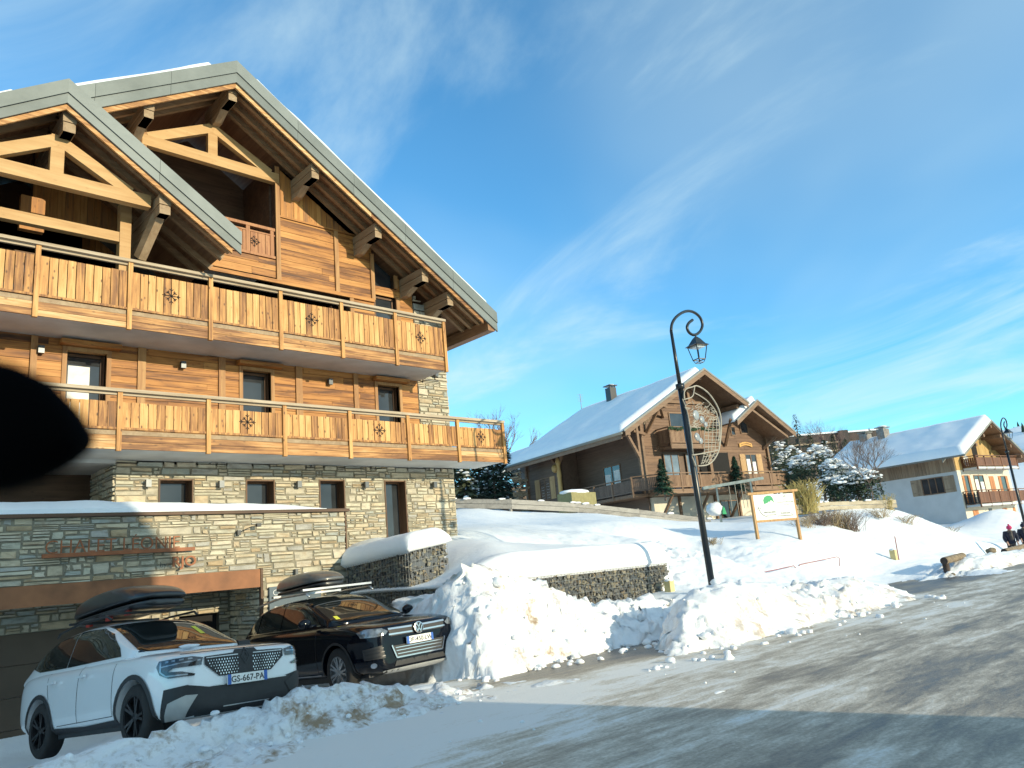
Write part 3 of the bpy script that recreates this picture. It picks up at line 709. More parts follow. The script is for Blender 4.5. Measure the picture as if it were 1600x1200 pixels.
# balconies
def balcony(x0, x1, zb, zt, posts, y, flakes, seed, left_cut=None):
    rn = random.Random(seed)
    s = MB(); s.box(x0, x1, y+.08, YW, zb, zb+.24); so = s.build('balcony', M['concrete'], C1)
    f = MB()
    xs = [x0]+posts
    for a, c in zip(xs, xs[1:]):
        h1 = rn.uniform(.11,.16)
        f.box(a+.004, c-.004, y+.035, y+.075, zb-.02, zb-.02+h1); f.box(a+.004, c-.004, y+.035, y+.075, zb-.012+h1, zb+.26)
    f.build('fascia', M['fascia'], so)
    f = MB(); f.box(x0, x1-.03, y+.05, y+.09, zb+.27, zb+.36); f.build('lower_rail', M['purlin'], so)
    f = MB(); f.box(x0, x1+.04, y-.05, y+.13, zt-.045, zt+.02); f.box(x0, x1, y+.03, y+.09, zt-.10, zt-.045)
    f.build('handrail', M['hand'], so)
    for i, (a, c) in enumerate(zip(xs, xs[1:])):
        p = MB(); n = 10 if i else max(1, int((c-a)/.165)); w = (c-a-.1)/n
        for k in range(n):
            u = a+.05+k*w; p.box(u+.007, u+w-.009, y+.035, y+.062, zb+.42, zt-.24+rn.uniform(-.006,.006))
        p.box(a+.04, c-.04, y+.015, y+.07, zb+.375, zb+.42); p.box(a+.05, c-.05, y+.064, y+.085, zt-.30, zt-.24)
        po = p.build('railing_panel', M['rail'], so)
        if i in flakes:
            q = MB(); snowflake(q, (a+c)/2, (zb+zt)/2+.10, y+.033, .19); q.build('snowflake_cutout', M['dark'], po)
    for x in posts:
        p = MB(); p.box(x-.045, x+.045, y-.012, y+.07, zb-.06, zt-.045); p.build('railing_post', M['rail'], so)
    e = MB(); e.box(x1-.03, x1+.0, y+.08, YW, zb+.3, zb+.42); e.build('side_rail', M['hand'], so)
    return so
balcony(-3, 15.06, 2.98, 4.16, [-.6,1.14,2.9,4.66,6.44,8.2,9.93,11.68,13.36,15.06], YB, (5,7,9), 41)
balcony(-3, 13.12, 5.52, 6.98, [-.3,1.4,3.1,4.79,6.48,8.16,9.82,11.46,13.12], YB, (4,6,8), 42)
b = MB()
for k in range(5): b.box(14.55+.0*k, 15.0, YB+.25+k*.24, YB+.45+k*.24, 3.38, 3.9)
b.build('side_boards', M['rail'], C1)
b = MB(); b.box(-3,14.2,YW,19.3,2.9,3.15); b.box(-3,13.9,YW,19.3,5.5,5.74); b.box(5.45,8.75,YW,19.3,8.2,8.34); b.build('floor_slab', M['concrete'], C1)
# dark glazing at the back of the top-balcony loggia
window('loggia_window', 7.2, 10.8, 5.8, 7.7, 19.1, C1, pane_x=9.0); window('loggia_window', 0.5, 4.3, 5.8, 7.7, 18.4, C1, pane_x=2.4)
# loggia under the main gable: balustrade, roof truss
b = MB(); n = 13
for k in range(n): u = 6.0+k*.205; b.box(u+.006, u+.198, YW-.03, YW, 8.45, 9.02+.0*k)
b.box(5.5,8.72,YW-.06,YW+.03,8.38,8.45); b.box(5.5,8.72,YW-.06,YW+.04,9.16,9.24); b.box(5.5,8.72,YW-.045,YW-.0,9.02,9.06)
for x in (6.95,7.98,8.64): b.box(x-.05,x+.05,YW-.05,YW+.02,8.40,9.16)
lo = b.build('loggia_balustrade', M['redrail'], C1)
q = MB(); snowflake(q, 8.15, 8.76, YW-.035, .16); q.build('snowflake_cutout', M['dark'], lo)
def truss(y, xl, xr, zt, xk, zk, run, name='roof_truss', w=.16):
    t = MB(); t.box(xl, xr, y-w/2, y+w/2, zt-.14, zt+.14)
    t.box(xk-.12, xk+.12, y-w/2+.01, y+w/2-.01, zt+.14, zk)
    [t.beam((xk+s*run,y,zt+.10), (xk+s*.05,y,zk-.12), w*.9, .24) for s in (-1,1)]
    return t.build(name, M['beam'], C1)
truss(YW-.02, 5.35, 8.85, 10.72, 7.05, 11.72, 1.55)
# main roof
b = MB(); gable_slab(b, MX, MZ, 9.4, 8.08, MSL, MSR, .16, YB+.02, 27); b.build('roof', M['zinc'], C1)
b = MB(); gable_slab(b, MX, MZ-.30, 9.3, 7.9, MSL, MSR, .05, YB+.10, 27); b.build('soffit', M['soffit'], C1)
b = MB()   # zinc bargeboards in two bands, laid in lengths
def barge(mb, x0, z0, hl, hr, sl, sr, y, bands, seg=1.45):
    for (d0, d1, yy) in bands:
        for s, hw, sp in ((-1,hl,sl),(1,hr,sr)):
            n = max(1, int(hw/seg)); 
            for i in range(n):
                a, c = hw*i/n, hw*(i+1)/n-.006
                mb.prism([(x0+s*a, z0-a*sp-d0),(x0+s*c, z0-c*sp-d0),(x0+s*c, z0-c*sp-d1),(x0+s*a, z0-a*sp-d1)], lambda u,z,t:(u,t,z), yy, yy+.05)
barge(b, MX, MZ+.03, 9.42, 8.10, MSL, MSR, YB, [(0,.335,YB-.03),(.345,.60,YB+.0)])
b.build('bargeboard', M['zinc'], C1, fixn=True)
b = MB(); barge(b, MX, MZ-.57, 9.3, 7.6, MSL, MSR, YB, [(0,.13,YB+.06)], 2.6); b.build('timber_verge', M['fascia'], C1, fixn=True)
for y in (16.55,16.95,17.32):
    for s, hw, sp in ((-1,9.0,MSL),(1,7.85,MSR)):
        b = MB(); b.beam((MX,y,MZ-.42), (MX+s*hw,y,MZ-.42-hw*sp), .11, .15); b.build('rafter', M['rafter'], C1)
b = MB(); b.box(MX+7.75, MX+8.02, YB+.05, 27, MZ-.62-8.0*MSR, MZ-.3-8.0*MSR); b.build('eave_board', M['soffit'], C1)
def purlin(x, ztop, y0, y1, parent=C1, w=.23, h=.40):
    p = MB(); p.box(x-w/2, x+w/2, y0, y1, ztop-h*.5, ztop); p.box(x-w/2+.010, x+w/2-.010, y0+.015, y1, ztop-h, ztop-h*.5-.012)
    p.prism([(y0+.02,ztop-h),(y0+.5,ztop-h),(y0+.9,ztop-h-.16),(y1,ztop-h-.16),(y1,ztop-h)], lambda a,z,t:(t,a,z), x-w/2+.02, x+w/2-.02)
    return p.build('purlin', M['purlin'], parent, fixn=True)
for x in (5.15, MX, 9.33, 11.22, 12.75, 13.62): purlin(x, roof_u(x, .56), 16.32, YW+.3)
def roof_snow(mb, x0, x1, zf, y0, y1, t, seed, nx=40, ny=130, er=.35):
    """soft slab of snow lying on a slope; thin ragged edge"""
    X, Y = np.meshgrid(np.linspace(x0,x1,nx), np.linspace(y0,y1,ny))
    e = np.minimum(np.minimum(np.abs(X-x0),np.abs(x1-X)), np.minimum(Y-y0, y1-Y))
    th = t*np.sqrt(np.clip(e/er,0,1)*(2-np.clip(e/er,0,1)))*(1+.25*fbm(X+seed,Y,.8,3)); Z = zf(X)+th-.01
    vs = [tuple(v) for v in np.stack([X.ravel(),Y.ravel(),Z.ravel()],1)]
    mb.add(vs, [(j*nx+i, j*nx+i+1, (j+1)*nx+i+1, (j+1)*nx+i) for j in range(ny-1) for i in range(nx-1)])
zl = lambda X: MZ - MSL*np.abs(MX-X); zr = lambda X: MZ - MSR*np.abs(X-MX)
b = MB(); roof_snow(b, -2, 6.7, zl, YB+.10, 26.5, .25, 1, er=.16); roof_snow(b, 7.5, 15.1, zr, YB+.02, 26.5, .22, 2, er=.10)
b.build('roof_snow', M['roofsnow'], C1, smooth=True)
# projecting front gable on the left
FX, FZ, FS, FY = 3.23, 10.03, 0.69, 15.0
def fu(x, th=.52): return FZ-th-FS*abs(x-FX)
b = MB(); gable_slab(b, FX, FZ, 3.46, 3.46, FS, FS, .14, FY+.02, 20); b.build('front_roof', M['zinc'], C1)
b = MB(); gable_slab(b, FX, FZ-.22, 3.4, 3.4, FS, FS, .05, FY+.10, 18.5); b.build('front_soffit', M['soffit'], C1)
b = MB(); barge(b, FX, FZ+.03, 3.48, 3.48, FS, FS, FY, [(0,.30,FY-.03),(.31,.52,FY)], 1.2); b.build('front_bargeboard', M['zinc'], C1, fixn=True)
b = MB(); barge(b, FX, FZ-.50, 3.35, 3.3, FS, FS, FY, [(0,.11,FY+.05)], 2.0); b.build('front_timber_verge', M['fascia'], C1, fixn=True)
for y in (15.42,15.85,16.5,17.0):
    for s in (-1,1): b = MB(); b.beam((FX,y,FZ-.34), (FX+s*3.4,y,FZ-.34-3.4*FS), .10, .14); b.build('front_rafter', M['rafter'], C1)
for x in (FX+.1, FX+1.93, FX-1.9): purlin(x, fu(x,.50), 15.2, 17.4, w=.24, h=.42)
truss(15.62, .9, 4.98, 8.15, 3.22, 9.10, 1.36, w=.18)
b = MB(); b.box(-1, 4.66, 16.2, 16.36, 7.40, 7.62); b.build('collar_beam', M['beam'], C1)
solo('gable_post', M['beam'], C1, [(4.58, 4.80, 16.18, 16.40, 5.76, 8.3),(1.6,1.85,16.18,16.40,5.76,8.3)])
b = MB(); b.beam((4.98,16.16,7.1),(5.14,15.55,7.86), .17, .22); b.beam((5.14,15.56,7.84),(5.16,15.30,8.0), .17, .22); b.build('curved_brace', M['purlin'], C1)
b = MB(); b.box(2.9,3.34,16.95,17.1,7.6,8.35); b.build('inner_post', M['cladv'], C1)
b = MB(); roof_snow(b, -.2, 2.5, lambda X: FZ-FS*np.abs(X-FX), FY+.10, 18, .2, 5, 16, 40, er=.16); roof_snow(b, 3.7, 6.4, lambda X: FZ-FS*np.abs(X-FX), FY+1.2, 18, .16, 7, 16, 16)
b.build('front_roof_snow', M['roofsnow'], C1, smooth=True)
# garage block in front
gop = [(-3,7.37,-2.6,.43)]
b = MB(); stone_field(b, -3, 9.47, -2.6, 1.60, YG, gop, seed=51, hmin=.07, hmax=.20)
stone_field(b, YG, 17.3, -2.6, .43, 7.37, (), seed=52, side=-1); stone_field(b, -3, 7.3, -.38, .10, 17.15, (), seed=53); stone_field(b, 5.35, 6.25, -2.6, -.38, 17.15, (), seed=54); stone_field(b, 7.1, 7.35, -2.6, -.38, 17.15, (), seed=55)
b.build('garage_wall', M['stone'], C1, fixn=True)
b = MB(); b.box(-3, 9.45, YG, YG+.3, .43, 1.6); b.box(7.39, 9.45, YG, YG+.3, -2.6, .43); b.box(7.39,7.6,YG+.3,17.4,-2.6,.43); b.box(-3,7.37,17.16,17.4,-.38,.3); b.box(5.37,6.23,17.16,17.4,-2.6,-.38); b.box(9.2,9.45,YG+.3,YW-.02,-2,1.6)
b.box(-3,9.45,YG+.3,YW-.1,1.3,1.58); b.box(-3,7.37,YG+.3,17.15,.2,.43)
b.build('garage_core', M['mortar'], C1)
b = MB(); b.box(-3, 7.36, YG-.07, YG+.12, .07, .435); b.build('steel_lintel', M['corten'], C1)
b = MB(); b.box(7.37,7.42,YG-.075,YG+.02,-2.6,.45); b.build('steel_jamb', M['darkwood'], C1)
b = MB()
for k in range(4): b.box(-3, 5.36, 17.20-.01*(k%2), 17.26, -2.6+k*.555, -2.6+k*.555+.545)
b.build('garage_door', M['door'], C1)
b = MB(); b.box(6.23,7.12,17.36,17.4,-2.6,-.38); b.build('side_door', M['dark'], C1)
b = MB(); b.box(-3, 9.55, YG-.10, YW, 1.60, 1.665); b.build('coping', M['darkwood'], C1)
b = MB()
n = 120
X, Y = np.meshgrid(np.linspace(-3, 8.95, n), np.linspace(YG-.10, YW-.15, 14))
e = np.minimum(np.minimum(8.95-X, 99), Y-(YG-.1)); prof = np.interp(X, [-3,4.4,6,8,8.95],[.24,.24,.19,.13,.04])
Z = 1.66 + prof*np.clip(e/.10+.12,0,1)**.5*(1+.16*fbm(X,Y,1.7,3))
b.add([tuple(v) for v in np.stack([X.ravel(),Y.ravel(),Z.ravel()],1)], [(j*n+i,j*n+i+1,(j+1)*n+i+1,(j+1)*n+i) for j in range(13) for i in range(n-1)])
b.add([(x,YG-.1,1.66) for x in X[0]]+[(x,YG-.1,z) for x,z in zip(X[0],Z[0])], [(i,i+1,n+i+1,n+i) for i in range(n-1)])
b.build('coping_snow', M['snow'], C1, smooth=True)
# lettering on the garage wall, cut from rusted steel, standing on a bar
def put_text(mb, txt, x, z, y, size, thick=.012, off=0, align='LEFT', sx=1.0, spacing=1.0, m=None):
    vs, fs = text_mb(txt, size, thick, off, align, spacing)
    mb.add([(x+p.x*sx, y-p.z, z+p.y) for p in vs], fs, m)
b = MB(); b.box(3.33, 5.98, YG-.14, YG-.09, .885, .955)
put_text(b, 'CHALET LÉONIE', 3.36, .955, YG-.115, .34, .012, -.004, sx=.94)
for x in (3.6,4.6,5.7): b.box(x-.01,x+.01,YG-.1,YG+.02,.90,.93)
sg = b.build('house_name_lettering', M['corten2'], C1)
b = MB(); put_text(b, 'RJO', 5.54, .60, YG-.115, .27, .014, .004, sx=1.05); b.build('letters', M['corten2'], sg)
b = MB(); put_text(b, 'by', 5.33, .60, YG-.09, .15, .006, -.002, sx=.9); b.build('small_letters', M['blackmetal'], sg)
b = MB(); b.box(7.55, 8.75, YG-.09, YG-.055, -.95, .05); sp = b.build('name_plaque', M['slate'], C1)
b = MB(); put_text(b, 'CHALET', 7.62, -.13, YG-.094, .17, .002, -.003); b.box(7.66,7.8,YG-.094,YG-.088,-.46,-.36); b.box(7.58,7.82,YG-.094,YG-.088,-.66,-.52); b.build('letters', M['white'], sp)
b = MB(); b.box(8.14,8.2,YG-.12,YG-.04,.26,.38); b.build('wall_lamp', M['greymetal'], C1)
b = MB(); b.box(8.36,8.50,YG-.08,YG-.05,.14,.30); po = b.build('wall_socket', M['white'], C1)
b = MB(); b.box(8.385,8.475,YG-.083,YG-.0805,.165,.275); b.build('socket_face', M['concrete'], po)
b = MB(); b.box(6.86,6.93,YG-.12,YG-.04,1.15,1.25); b.tube([(6.93,YG-.08,1.22),(7.1,YG-.2,1.3),(7.25,YG-.22,1.33)],.008,6); b.box(7.22,7.31,YG-.26,YG-.18,1.30,1.37); b.build('spot_lamp', M['blackmetal'], C1)
# ------------------------------------------------------------------ gabion walls with their thick snow caps
M['gabstone'] = stone_mat('gabion_stone', [(0.0,(0.17,0.17,0.16)),(0.2,(0.25,0.24,0.20)),(0.4,(0.12,0.125,0.13)),(0.6,(0.30,0.275,0.21)),(0.8,(0.18,0.185,0.19)),(0.92,(0.25,0.21,0.15))])
M['wire'] = plain('galvanised_wire', (0.30,0.31,0.31), 0.4, 0.7)
def gabion(label, x0, x1, y0, y1, z0, ztop, seed):
    g = thing('gabion_wall', label, 'wall', (x0, y0, z0), group='gabion walls')
    b = MB(); b.prism([(x0+.04,z0),(x1-.04,z0),(x1-.04,ztop(x1,y0)-.03),(x0+.04,ztop(x0,y0)-.03)], lambda a,z,t:(a,t,z), y0+.05, y1)
    b.build('core', M['greymetal'], g)
    rn = random.Random(seed); random.seed(seed)
    b = MB()
    def rock(p, s, ax):
        sc = [rn.uniform(.6,1.1), rn.uniform(.6,1.1), rn.uniform(.5,1.0)]
        rot = Matrix.Rotation(rn.uniform(0,6.28), 4, Vector((rn.gauss(0,1),rn.gauss(0,1),rn.gauss(0,1))).normalized())
        vs = []
        for q in [(-1,-1,-1),(1,-1,-1),(1,1,-1),(-1,1,-1),(-1,-1,1),(1,-1,1),(1,1,1),(-1,1,1)]:
            v = rot @ Vector((q[0]*sc[0]*1.5*rn.uniform(.6,1), q[1]*sc[1]*.55*rn.uniform(.6,1), q[2]*sc[2]*rn.uniform(.6,1)))*s; vs.append(Vector(p)+v)
        b.add(vs, [(0,3,2,1),(4,5,6,7),(0,1,5,4),(1,2,6,5),(2,3,7,6),(3,0,4,7)])
    A = (x1-x0)*1.2
    for i in range(int(A*420)):
        x = rn.uniform(x0, x1); z = rn.uniform(z0, ztop(x,y0)-.02); rock((x, y0+rn.uniform(0.0,.08), z), rn.uniform(.028,.055), 1)
    for i in range(int((y1-y0)*520)):
        y = rn.uniform(y0, y1); z = rn.uniform(z0, ztop(x0,y)-.02); rock((x0+rn.uniform(0.0,.08), y, z), rn.uniform(.028,.055), 0)
    for i in range(int((y1-y0)*200)):
        y = rn.uniform(y0, y1); z = rn.uniform(max(z0,-1.3), ztop(x1,y)-.02); rock((x1-rn.uniform(0.0,.08), y, z), rn.uniform(.028,.055), 0)
    b.build('stone_fill', M['gabstone'], g)
    w = MB()
    n = int((x1-x0)/.1)
    for i in range(n+1): x = x0+(x1-x0)*i/n; w.beam((x,y0-.045,z0),(x,y0-.045,ztop(x,y0)),.005,.005)
    for i in range(int((y1-y0)/.1)): y = y0+i*.1; w.beam((x0-.045,y,z0),(x0-.045,y,ztop(x0,y)),.005,.005)
    for k in range(13):
        f = k/12; w.beam((x0,y0-.05,z0+(ztop(x0,y0)-z0)*f),(x1,y0-.05,z0+(ztop(x1,y0)-z0)*f),.005,.005); w.beam((x0-.05,y0,z0+(ztop(x0,y0)-z0)*f),(x0-.05,y1,z0+(ztop(x0,y1)-z0)*f),.005,.005)
    w.build('wire_mesh', M['wire'], g)
    return g
def cap(g, x0, x1, y0, y1, base, thick, seed, ov=.10, er=.42):
    nx, ny = int((x1-x0)/.06)+8, int((y1-y0)/.06)+8
    def ax(a, b, n):                   # a few repeats at the ends make the rounded edge steep
        return np.linspace(a, b, n)
    X, Y = np.meshgrid(ax(x0-ov, x1+ov, nx), ax(y0-ov, y1, ny))
    dx = np.minimum(X-(x0-ov), (x1+ov)-X); dy = Y-(y0-ov)
    def rd(d): t = np.clip(d/er, 0, 1); return np.sqrt(np.clip(1-(1-t)**2, 0, 1))
    k = rd(dx)*rd(dy)
    B = base(X, Y); T = thick(X, Y)
    Z = B + T*(0.12+0.88*k) + 0.03*fbm(X+seed, Y, .9, 3) - 0.03*np.exp(-((X-(x1-.62)-.25*np.sin((Y-y0)*1.3))/.05)**2)*(k > .3)*(x1-x0 > 4)
    vs = [tuple(v) for v in np.stack([X.ravel(),Y.ravel(),Z.ravel()],1)]; fs = [(j*nx+i,j*nx+i+1,(j+1)*nx+i+1,(j+1)*nx+i) for j in range(ny-1) for i in range(nx-1)]
    rim = [j*nx for j in range(ny-1,0,-1)]+list(range(nx))+[j*nx+nx-1 for j in range(1,ny)]
    nb = len(vs)
    for i in rim:
        x, y, z = vs[i]; vs.append((min(max(x,x0),x1), max(y,y0), float(base(np.array(x),np.array(y)))-.02))
    for a in range(len(rim)-1): fs.append((rim[a+1], rim[a], nb+a, nb+a+1))
    m = MB(); m.add(vs, fs); return m.build('snow_cap', M['snow'], g, smooth=True)
zt_low = lambda x, y: -0.24 + 0*x
G1 = gabion('long stone-filled gabion wall under a thick smooth snow slab, behind the big snow pile', 9.4, 15.85, 11.5, 14.0, -1.9, zt_low, 61)
cap(G1, 9.4, 15.85, 11.5, 15.4, lambda X, Y: -0.26+0*X+np.clip(Y-12.2,0,5)*np.clip((15.9-X)/6.5,0,1)*.34*sstep(9.7,11.6,X), lambda X, Y: 0.08+0.50*sstep(9.0,11.4,X+(12.4-Y)*.6), 3)
zt_up = lambda x, y: 0.50 + 0.13*(x-9.4) - 0.06*(y-13.2)
G2 = gabion('short stepped gabion wall under a rounded snow cap, between garage wall and stone tower', 9.4, 10.35, 13.17, 15.68, -1.9, zt_up, 62)
cap(G2, 9.4, 10.35, 13.17, 15.70, lambda X, Y: 0.50+0.13*(X-9.4)-.06*(Y-13.2), lambda X, Y: .40+0*X, 9, ov=.12, er=.34)
# ------------------------------------------------------------------ cars
M['whitepaint'] = plain('white_car_paint', (0.80,0.82,0.83), 0.28, coat=0.9, var=0.02, nsc=1.5)
M['blackpaint'] = plain('black_car_paint', (0.0025,0.004,0.008), 0.10, coat=0.25, var=0.05, nsc=2, spec=0.22)
M['blackplastic'] = plain('black_plastic', (0.018,0.019,0.021), 0.55, var=0.1, nsc=9)
M['tyre'] = plain('tyre_rubber', (0.022,0.021,0.020), 0.85, var=0.15, nsc=8, bump=0.2)
M['chrome'] = plain('chrome', (0.62,0.63,0.64), 0.18, 1.0, var=0.02)
M['alloy'] = plain('alloy_wheel', (0.45,0.46,0.47), 0.3, 0.8, var=0.1)
M['darkalloy'] = plain('dark_alloy_wheel', (0.03,0.031,0.034), 0.35, 0.5, var=0.1)
M['carglass'] = glassy('car_glass', (0.010,0.013,0.013), 0.02)
M['lampglass'] = plain('headlamp_glass', (0.30,0.33,0.36), 0.06, 0.5, coat=1, var=0.3, nsc=14)
M['lampdark'] = plain('headlamp_housing', (0.16,0.18,0.20), 0.1, 0.3, coat=1, var=0.3, nsc=14)
M['lampblack'] = plain('smoked_headlamp', (0.035,0.04,0.046), 0.08, 0.1, coat=1, var=0.3, nsc=14)
M['platewhite'] = plain('plate_white', (0.80,0.80,0.76), 0.4, var=0.02)
M['plateblue'] = plain('plate_blue', (0.02,0.11,0.42), 0.4, var=0.02)
M['silverpl'] = plain('silver_plastic', (0.42,0.42,0.40), 0.45, 0.3)
M['boxblack'] = plain('roof_box_black', (0.022,0.025,0.028), 0.33, coat=0.3, var=0.1)
M['boxgrey'] = plain('roof_box_grey', (0.13,0.132,0.13), 0.30, 0.2, coat=0.5, var=0.1)
M['red'] = plain('red_clamp', (0.5,0.045,0.03), 0.5)
M['yellow'] = plain('yellow_sticker', (0.75,0.72,0.08), 0.6)
M['seat'] = plain('interior_cloth', (0.05,0.045,0.04), 0.9)
def loft(mb, rings, caps=True):
    n = len(rings[0]); vs = [p for r in rings for p in r]; fs = []
    for i in range(len(rings)-1):
        for k in range(n): fs.append((i*n+k, i*n+(k+1)%n, (i+1)*n+(k+1)%n, (i+1)*n+k))
    if caps: fs.append(tuple(range(n))[::-1]); fs.append(tuple((len(rings)-1)*n+k for k in range(n)))
    mb.add(vs, fs)
def ring(x, half):
    return [(x, -y, z) for y, z in half]+[(x, y, z) for y, z in half[::-1] if y > 1e-4]
OUTLINE = None
def unroll(s):
    """distance along the bumper outline from the car's middle -> point on the plan"""
    L = 0; t = abs(s); sg = 1 if s >= 0 else -1
    for p, q in zip(OUTLINE, OUTLINE[1:]):
        e = math.hypot(q[0]-p[0], q[1]-p[1])
        if t <= L+e or q is OUTLINE[-1]:
            f = (t-L)/e; return p[0]+(q[0]-p[0])*f, sg*(p[1]+(q[1]-p[1])*f)
        L += e
def project(bvhs, poly, d, cell=0.05, off=0.006, o=0.0):
    """lay a panel outline on the body: poly in (a,z), a along the horizontal axis across the looking direction d"""
    d = Vector(d).normalized(); a = Vector((0,0,1)).cross(d).normalized()
    if a.y < -1e-6 and abs(a.y) > abs(a.x): a = -a
    if abs(a.x) >= abs(a.y) and a.x < 0: a = -a
    if abs(d.x) > .1 and abs(d.y) > .1:
        poly = [(a.x*unroll(p[0])[0]+a.y*unroll(p[0])[1], p[1]) for p in poly]
    pts = []; n = len(poly)
    for i in range(n):
        p, q = Vector(poly[i]), Vector(poly[(i+1)%n]); m = max(1, int((q-p).length/cell))
        for k in range(m): pts.append(p+(q-p)*(k/m))
    nb = len(pts); edges = [(i,(i+1)%nb) for i in range(nb)]
    x0, x1 = min(p.x for p in pts), max(p.x for p in pts); y0, y1 = min(p.y for p in pts), max(p.y for p in pts)
    i = x0+cell*.5
    while i < x1:
        j = y0+cell*.5
        while j < y1:
            pts.append(Vector((i+random.uniform(-.1,.1)*cell, j))); j += cell
        i += cell
    r = delaunay_2d_cdt(pts, edges, [], 1, 1e-5)
    vs = []; ok = []
    for p in r[0]:
        org = a*p.x + Vector((0,0,p.y)) - d*6; best = None
        for bv in bvhs:
            h = bv.ray_cast(org, d)
            if h[0] is not None and (best is None or h[3] < best[0]): best = (h[3], h[0], h[1])
        if best is None: vs.append(org); ok.append(False); continue
        nrm = best[2] if best[2].dot(d) < 0 else -best[2]
        vs.append(best[1]+nrm*off - d*o); ok.append(True)
    fs = []
    for f in r[2]:
        if all(ok[k] for k in f):
            v = [vs[k] for k in f]; nn = (v[1]-v[0]).cross(v[2]-v[0])
            if max((v[0]-v[1]).length,(v[1]-v[2]).length,(v[2]-v[0]).length) > cell*5: continue
            fs.append(tuple(f) if nn.dot(d) < 0 else tuple(f)[::-1])
    used = sorted({k for f in fs for k in f}); ix = {k: i for i, k in enumerate(used)}
    return [vs[k] for k in used], [tuple(ix[k] for k in f) for f in fs]
def arc(cx, cz, r, a0, a1, n=18): return [(cx+r*math.cos(R(a0+(a1-a0)*i/n)), cz+r*math.sin(R(a0+(a1-a0)*i/n))) for i in range(n+1)]
def stroke(p, q, w):
    p, q = Vector(p), Vector(q); t = (q-p).normalized()*w/2; nn = Vector((-t.y, t.x)); return [p-nn, q-nn, q+nn, p+nn]
def make_wheel(parent, x, y, r, w, side, rimm, spokes, steer=0.0, tw=0.225):
    t = MB(); hw = tw/2
    t.lathe([(r*.66,-hw),(r*.9,-hw),(r*.975,-hw*.82),(r,-hw*.55),(r,hw*.55),(r*.975,hw*.82),(r*.9,hw),(r*.66,hw)], 40, axis='y')
    wo = t.build('wheel', M['tyre'], parent, smooth=True, world=False)
    wo.location = (x, y, r); wo.rotation_euler = (0, 0, steer)
    m = MB(); s = side*hw
    m.lathe([(r*.67,-s*.8),(r*.67,s*.95),(r*.62,s*.95),(r*.60,s*.35),(0.01,s*.30)], 40, axis='y')
    for k in range(spokes):
        th = 2*math.pi*k/spokes
        for dd in (-.13,.13):
            c, d = math.cos(th+dd*1.2), math.sin(th+dd*1.2); c2, d2 = math.cos(th+dd*.6), math.sin(th+dd*.6)
            m.beam((c2*r*.12, s*.72, d2*r*.12), (c*r*.63, s*.9, d*r*.63), r*.085, .03, up=(0,1,0))
    m.lathe([(r*.16,s*.6),(r*.16,s*.8),(0.005,s*.85)], 16, axis='y')
    ro = m.build('rim', rimm, wo, smooth=False, world=False)
    return wo
def plate(parent, x, z, txt, slope, M_extra=None):
    p = MB(); p.box(-.012, .008, -.26, .26, -.055, .055); po = p.build('number_plate', M['platewhite'], parent, world=False)
    po.location = (x, 0, z); po.rotation_euler = (0, slope, 0)
    p = MB(); p.box(.0085, .011, -.26, -.217, -.055, .055); p.box(.0085, .011, .217, .26, -.055, .055); p.build('plate_band', M['plateblue'], po, world=False)
    vs, fs = text_mb(txt, .098, .001, .0012, 'CENTER', 1.02)
    p = MB(); p.add([(.0095+q.z, q.x*.96, q.y-.035) for q in vs], fs); p.build('plate_characters', M['blackplastic'], po, world=False)
def cut_body(o, arches, W):
    cs = []
    for (cx, cz, r) in arches:
        for s in (-1, 1):
            m = MB(); m.tube([(cx,s*(W+.3),cz),(cx,s*(W-.34),cz)], r, 40); c = m.build('cut', M['blackplastic'], o.parent, world=False, fixn=True); cs.append(c)
    evaluated(o, [('SUBSURF', dict(levels=3, render_levels=3))])
    bm = bmesh.new(); bm.from_mesh(o.data); bmesh.ops.recalc_face_normals(bm, faces=bm.faces); bm.to_mesh(o.data)
    bv = BVHTree.FromBMesh(bm); bm.free()
    for c in cs: evaluated(o, [('BOOLEAN', dict(operation='DIFFERENCE', object=c, solver='EXACT'))])
    for c in cs: bpy.data.objects.remove(c)
    for p in o.data.polygons: p.use_smooth = True
    try: o.data.set_sharp_from_angle(angle=R(38))
    except Exception: pass
    return bv
def body_loft(st):
    rings = []
    for x, w, zb, zm, zu, zs, zt in st:
        rings.append(ring(x, [(0,zb),(w*.80,zb),(w*.955,zb+.07),(w,zm),(w*.995,zu),(w*.955,zs),(w*.80,zt-.012),(0,zt)]))
    m = MB(); loft(m, rings); return m
def cabin_loft(st, zb):
    rings = []
    for x, zt, wb, wt in st:
        zt = max(zt, zb+.03); h = zt-zb
        rings.append(ring(x, [(0,zb-.12),(wb,zb-.12),(wb,zb),(wb+(wt-wb)*.62, zb+h*.62),(wt+.035,zt-min(.085,h*.3)),(wt-.09,zt-min(.018,h*.1)),(0,zt+.015)]))
    m = MB(); loft(m, rings); return m
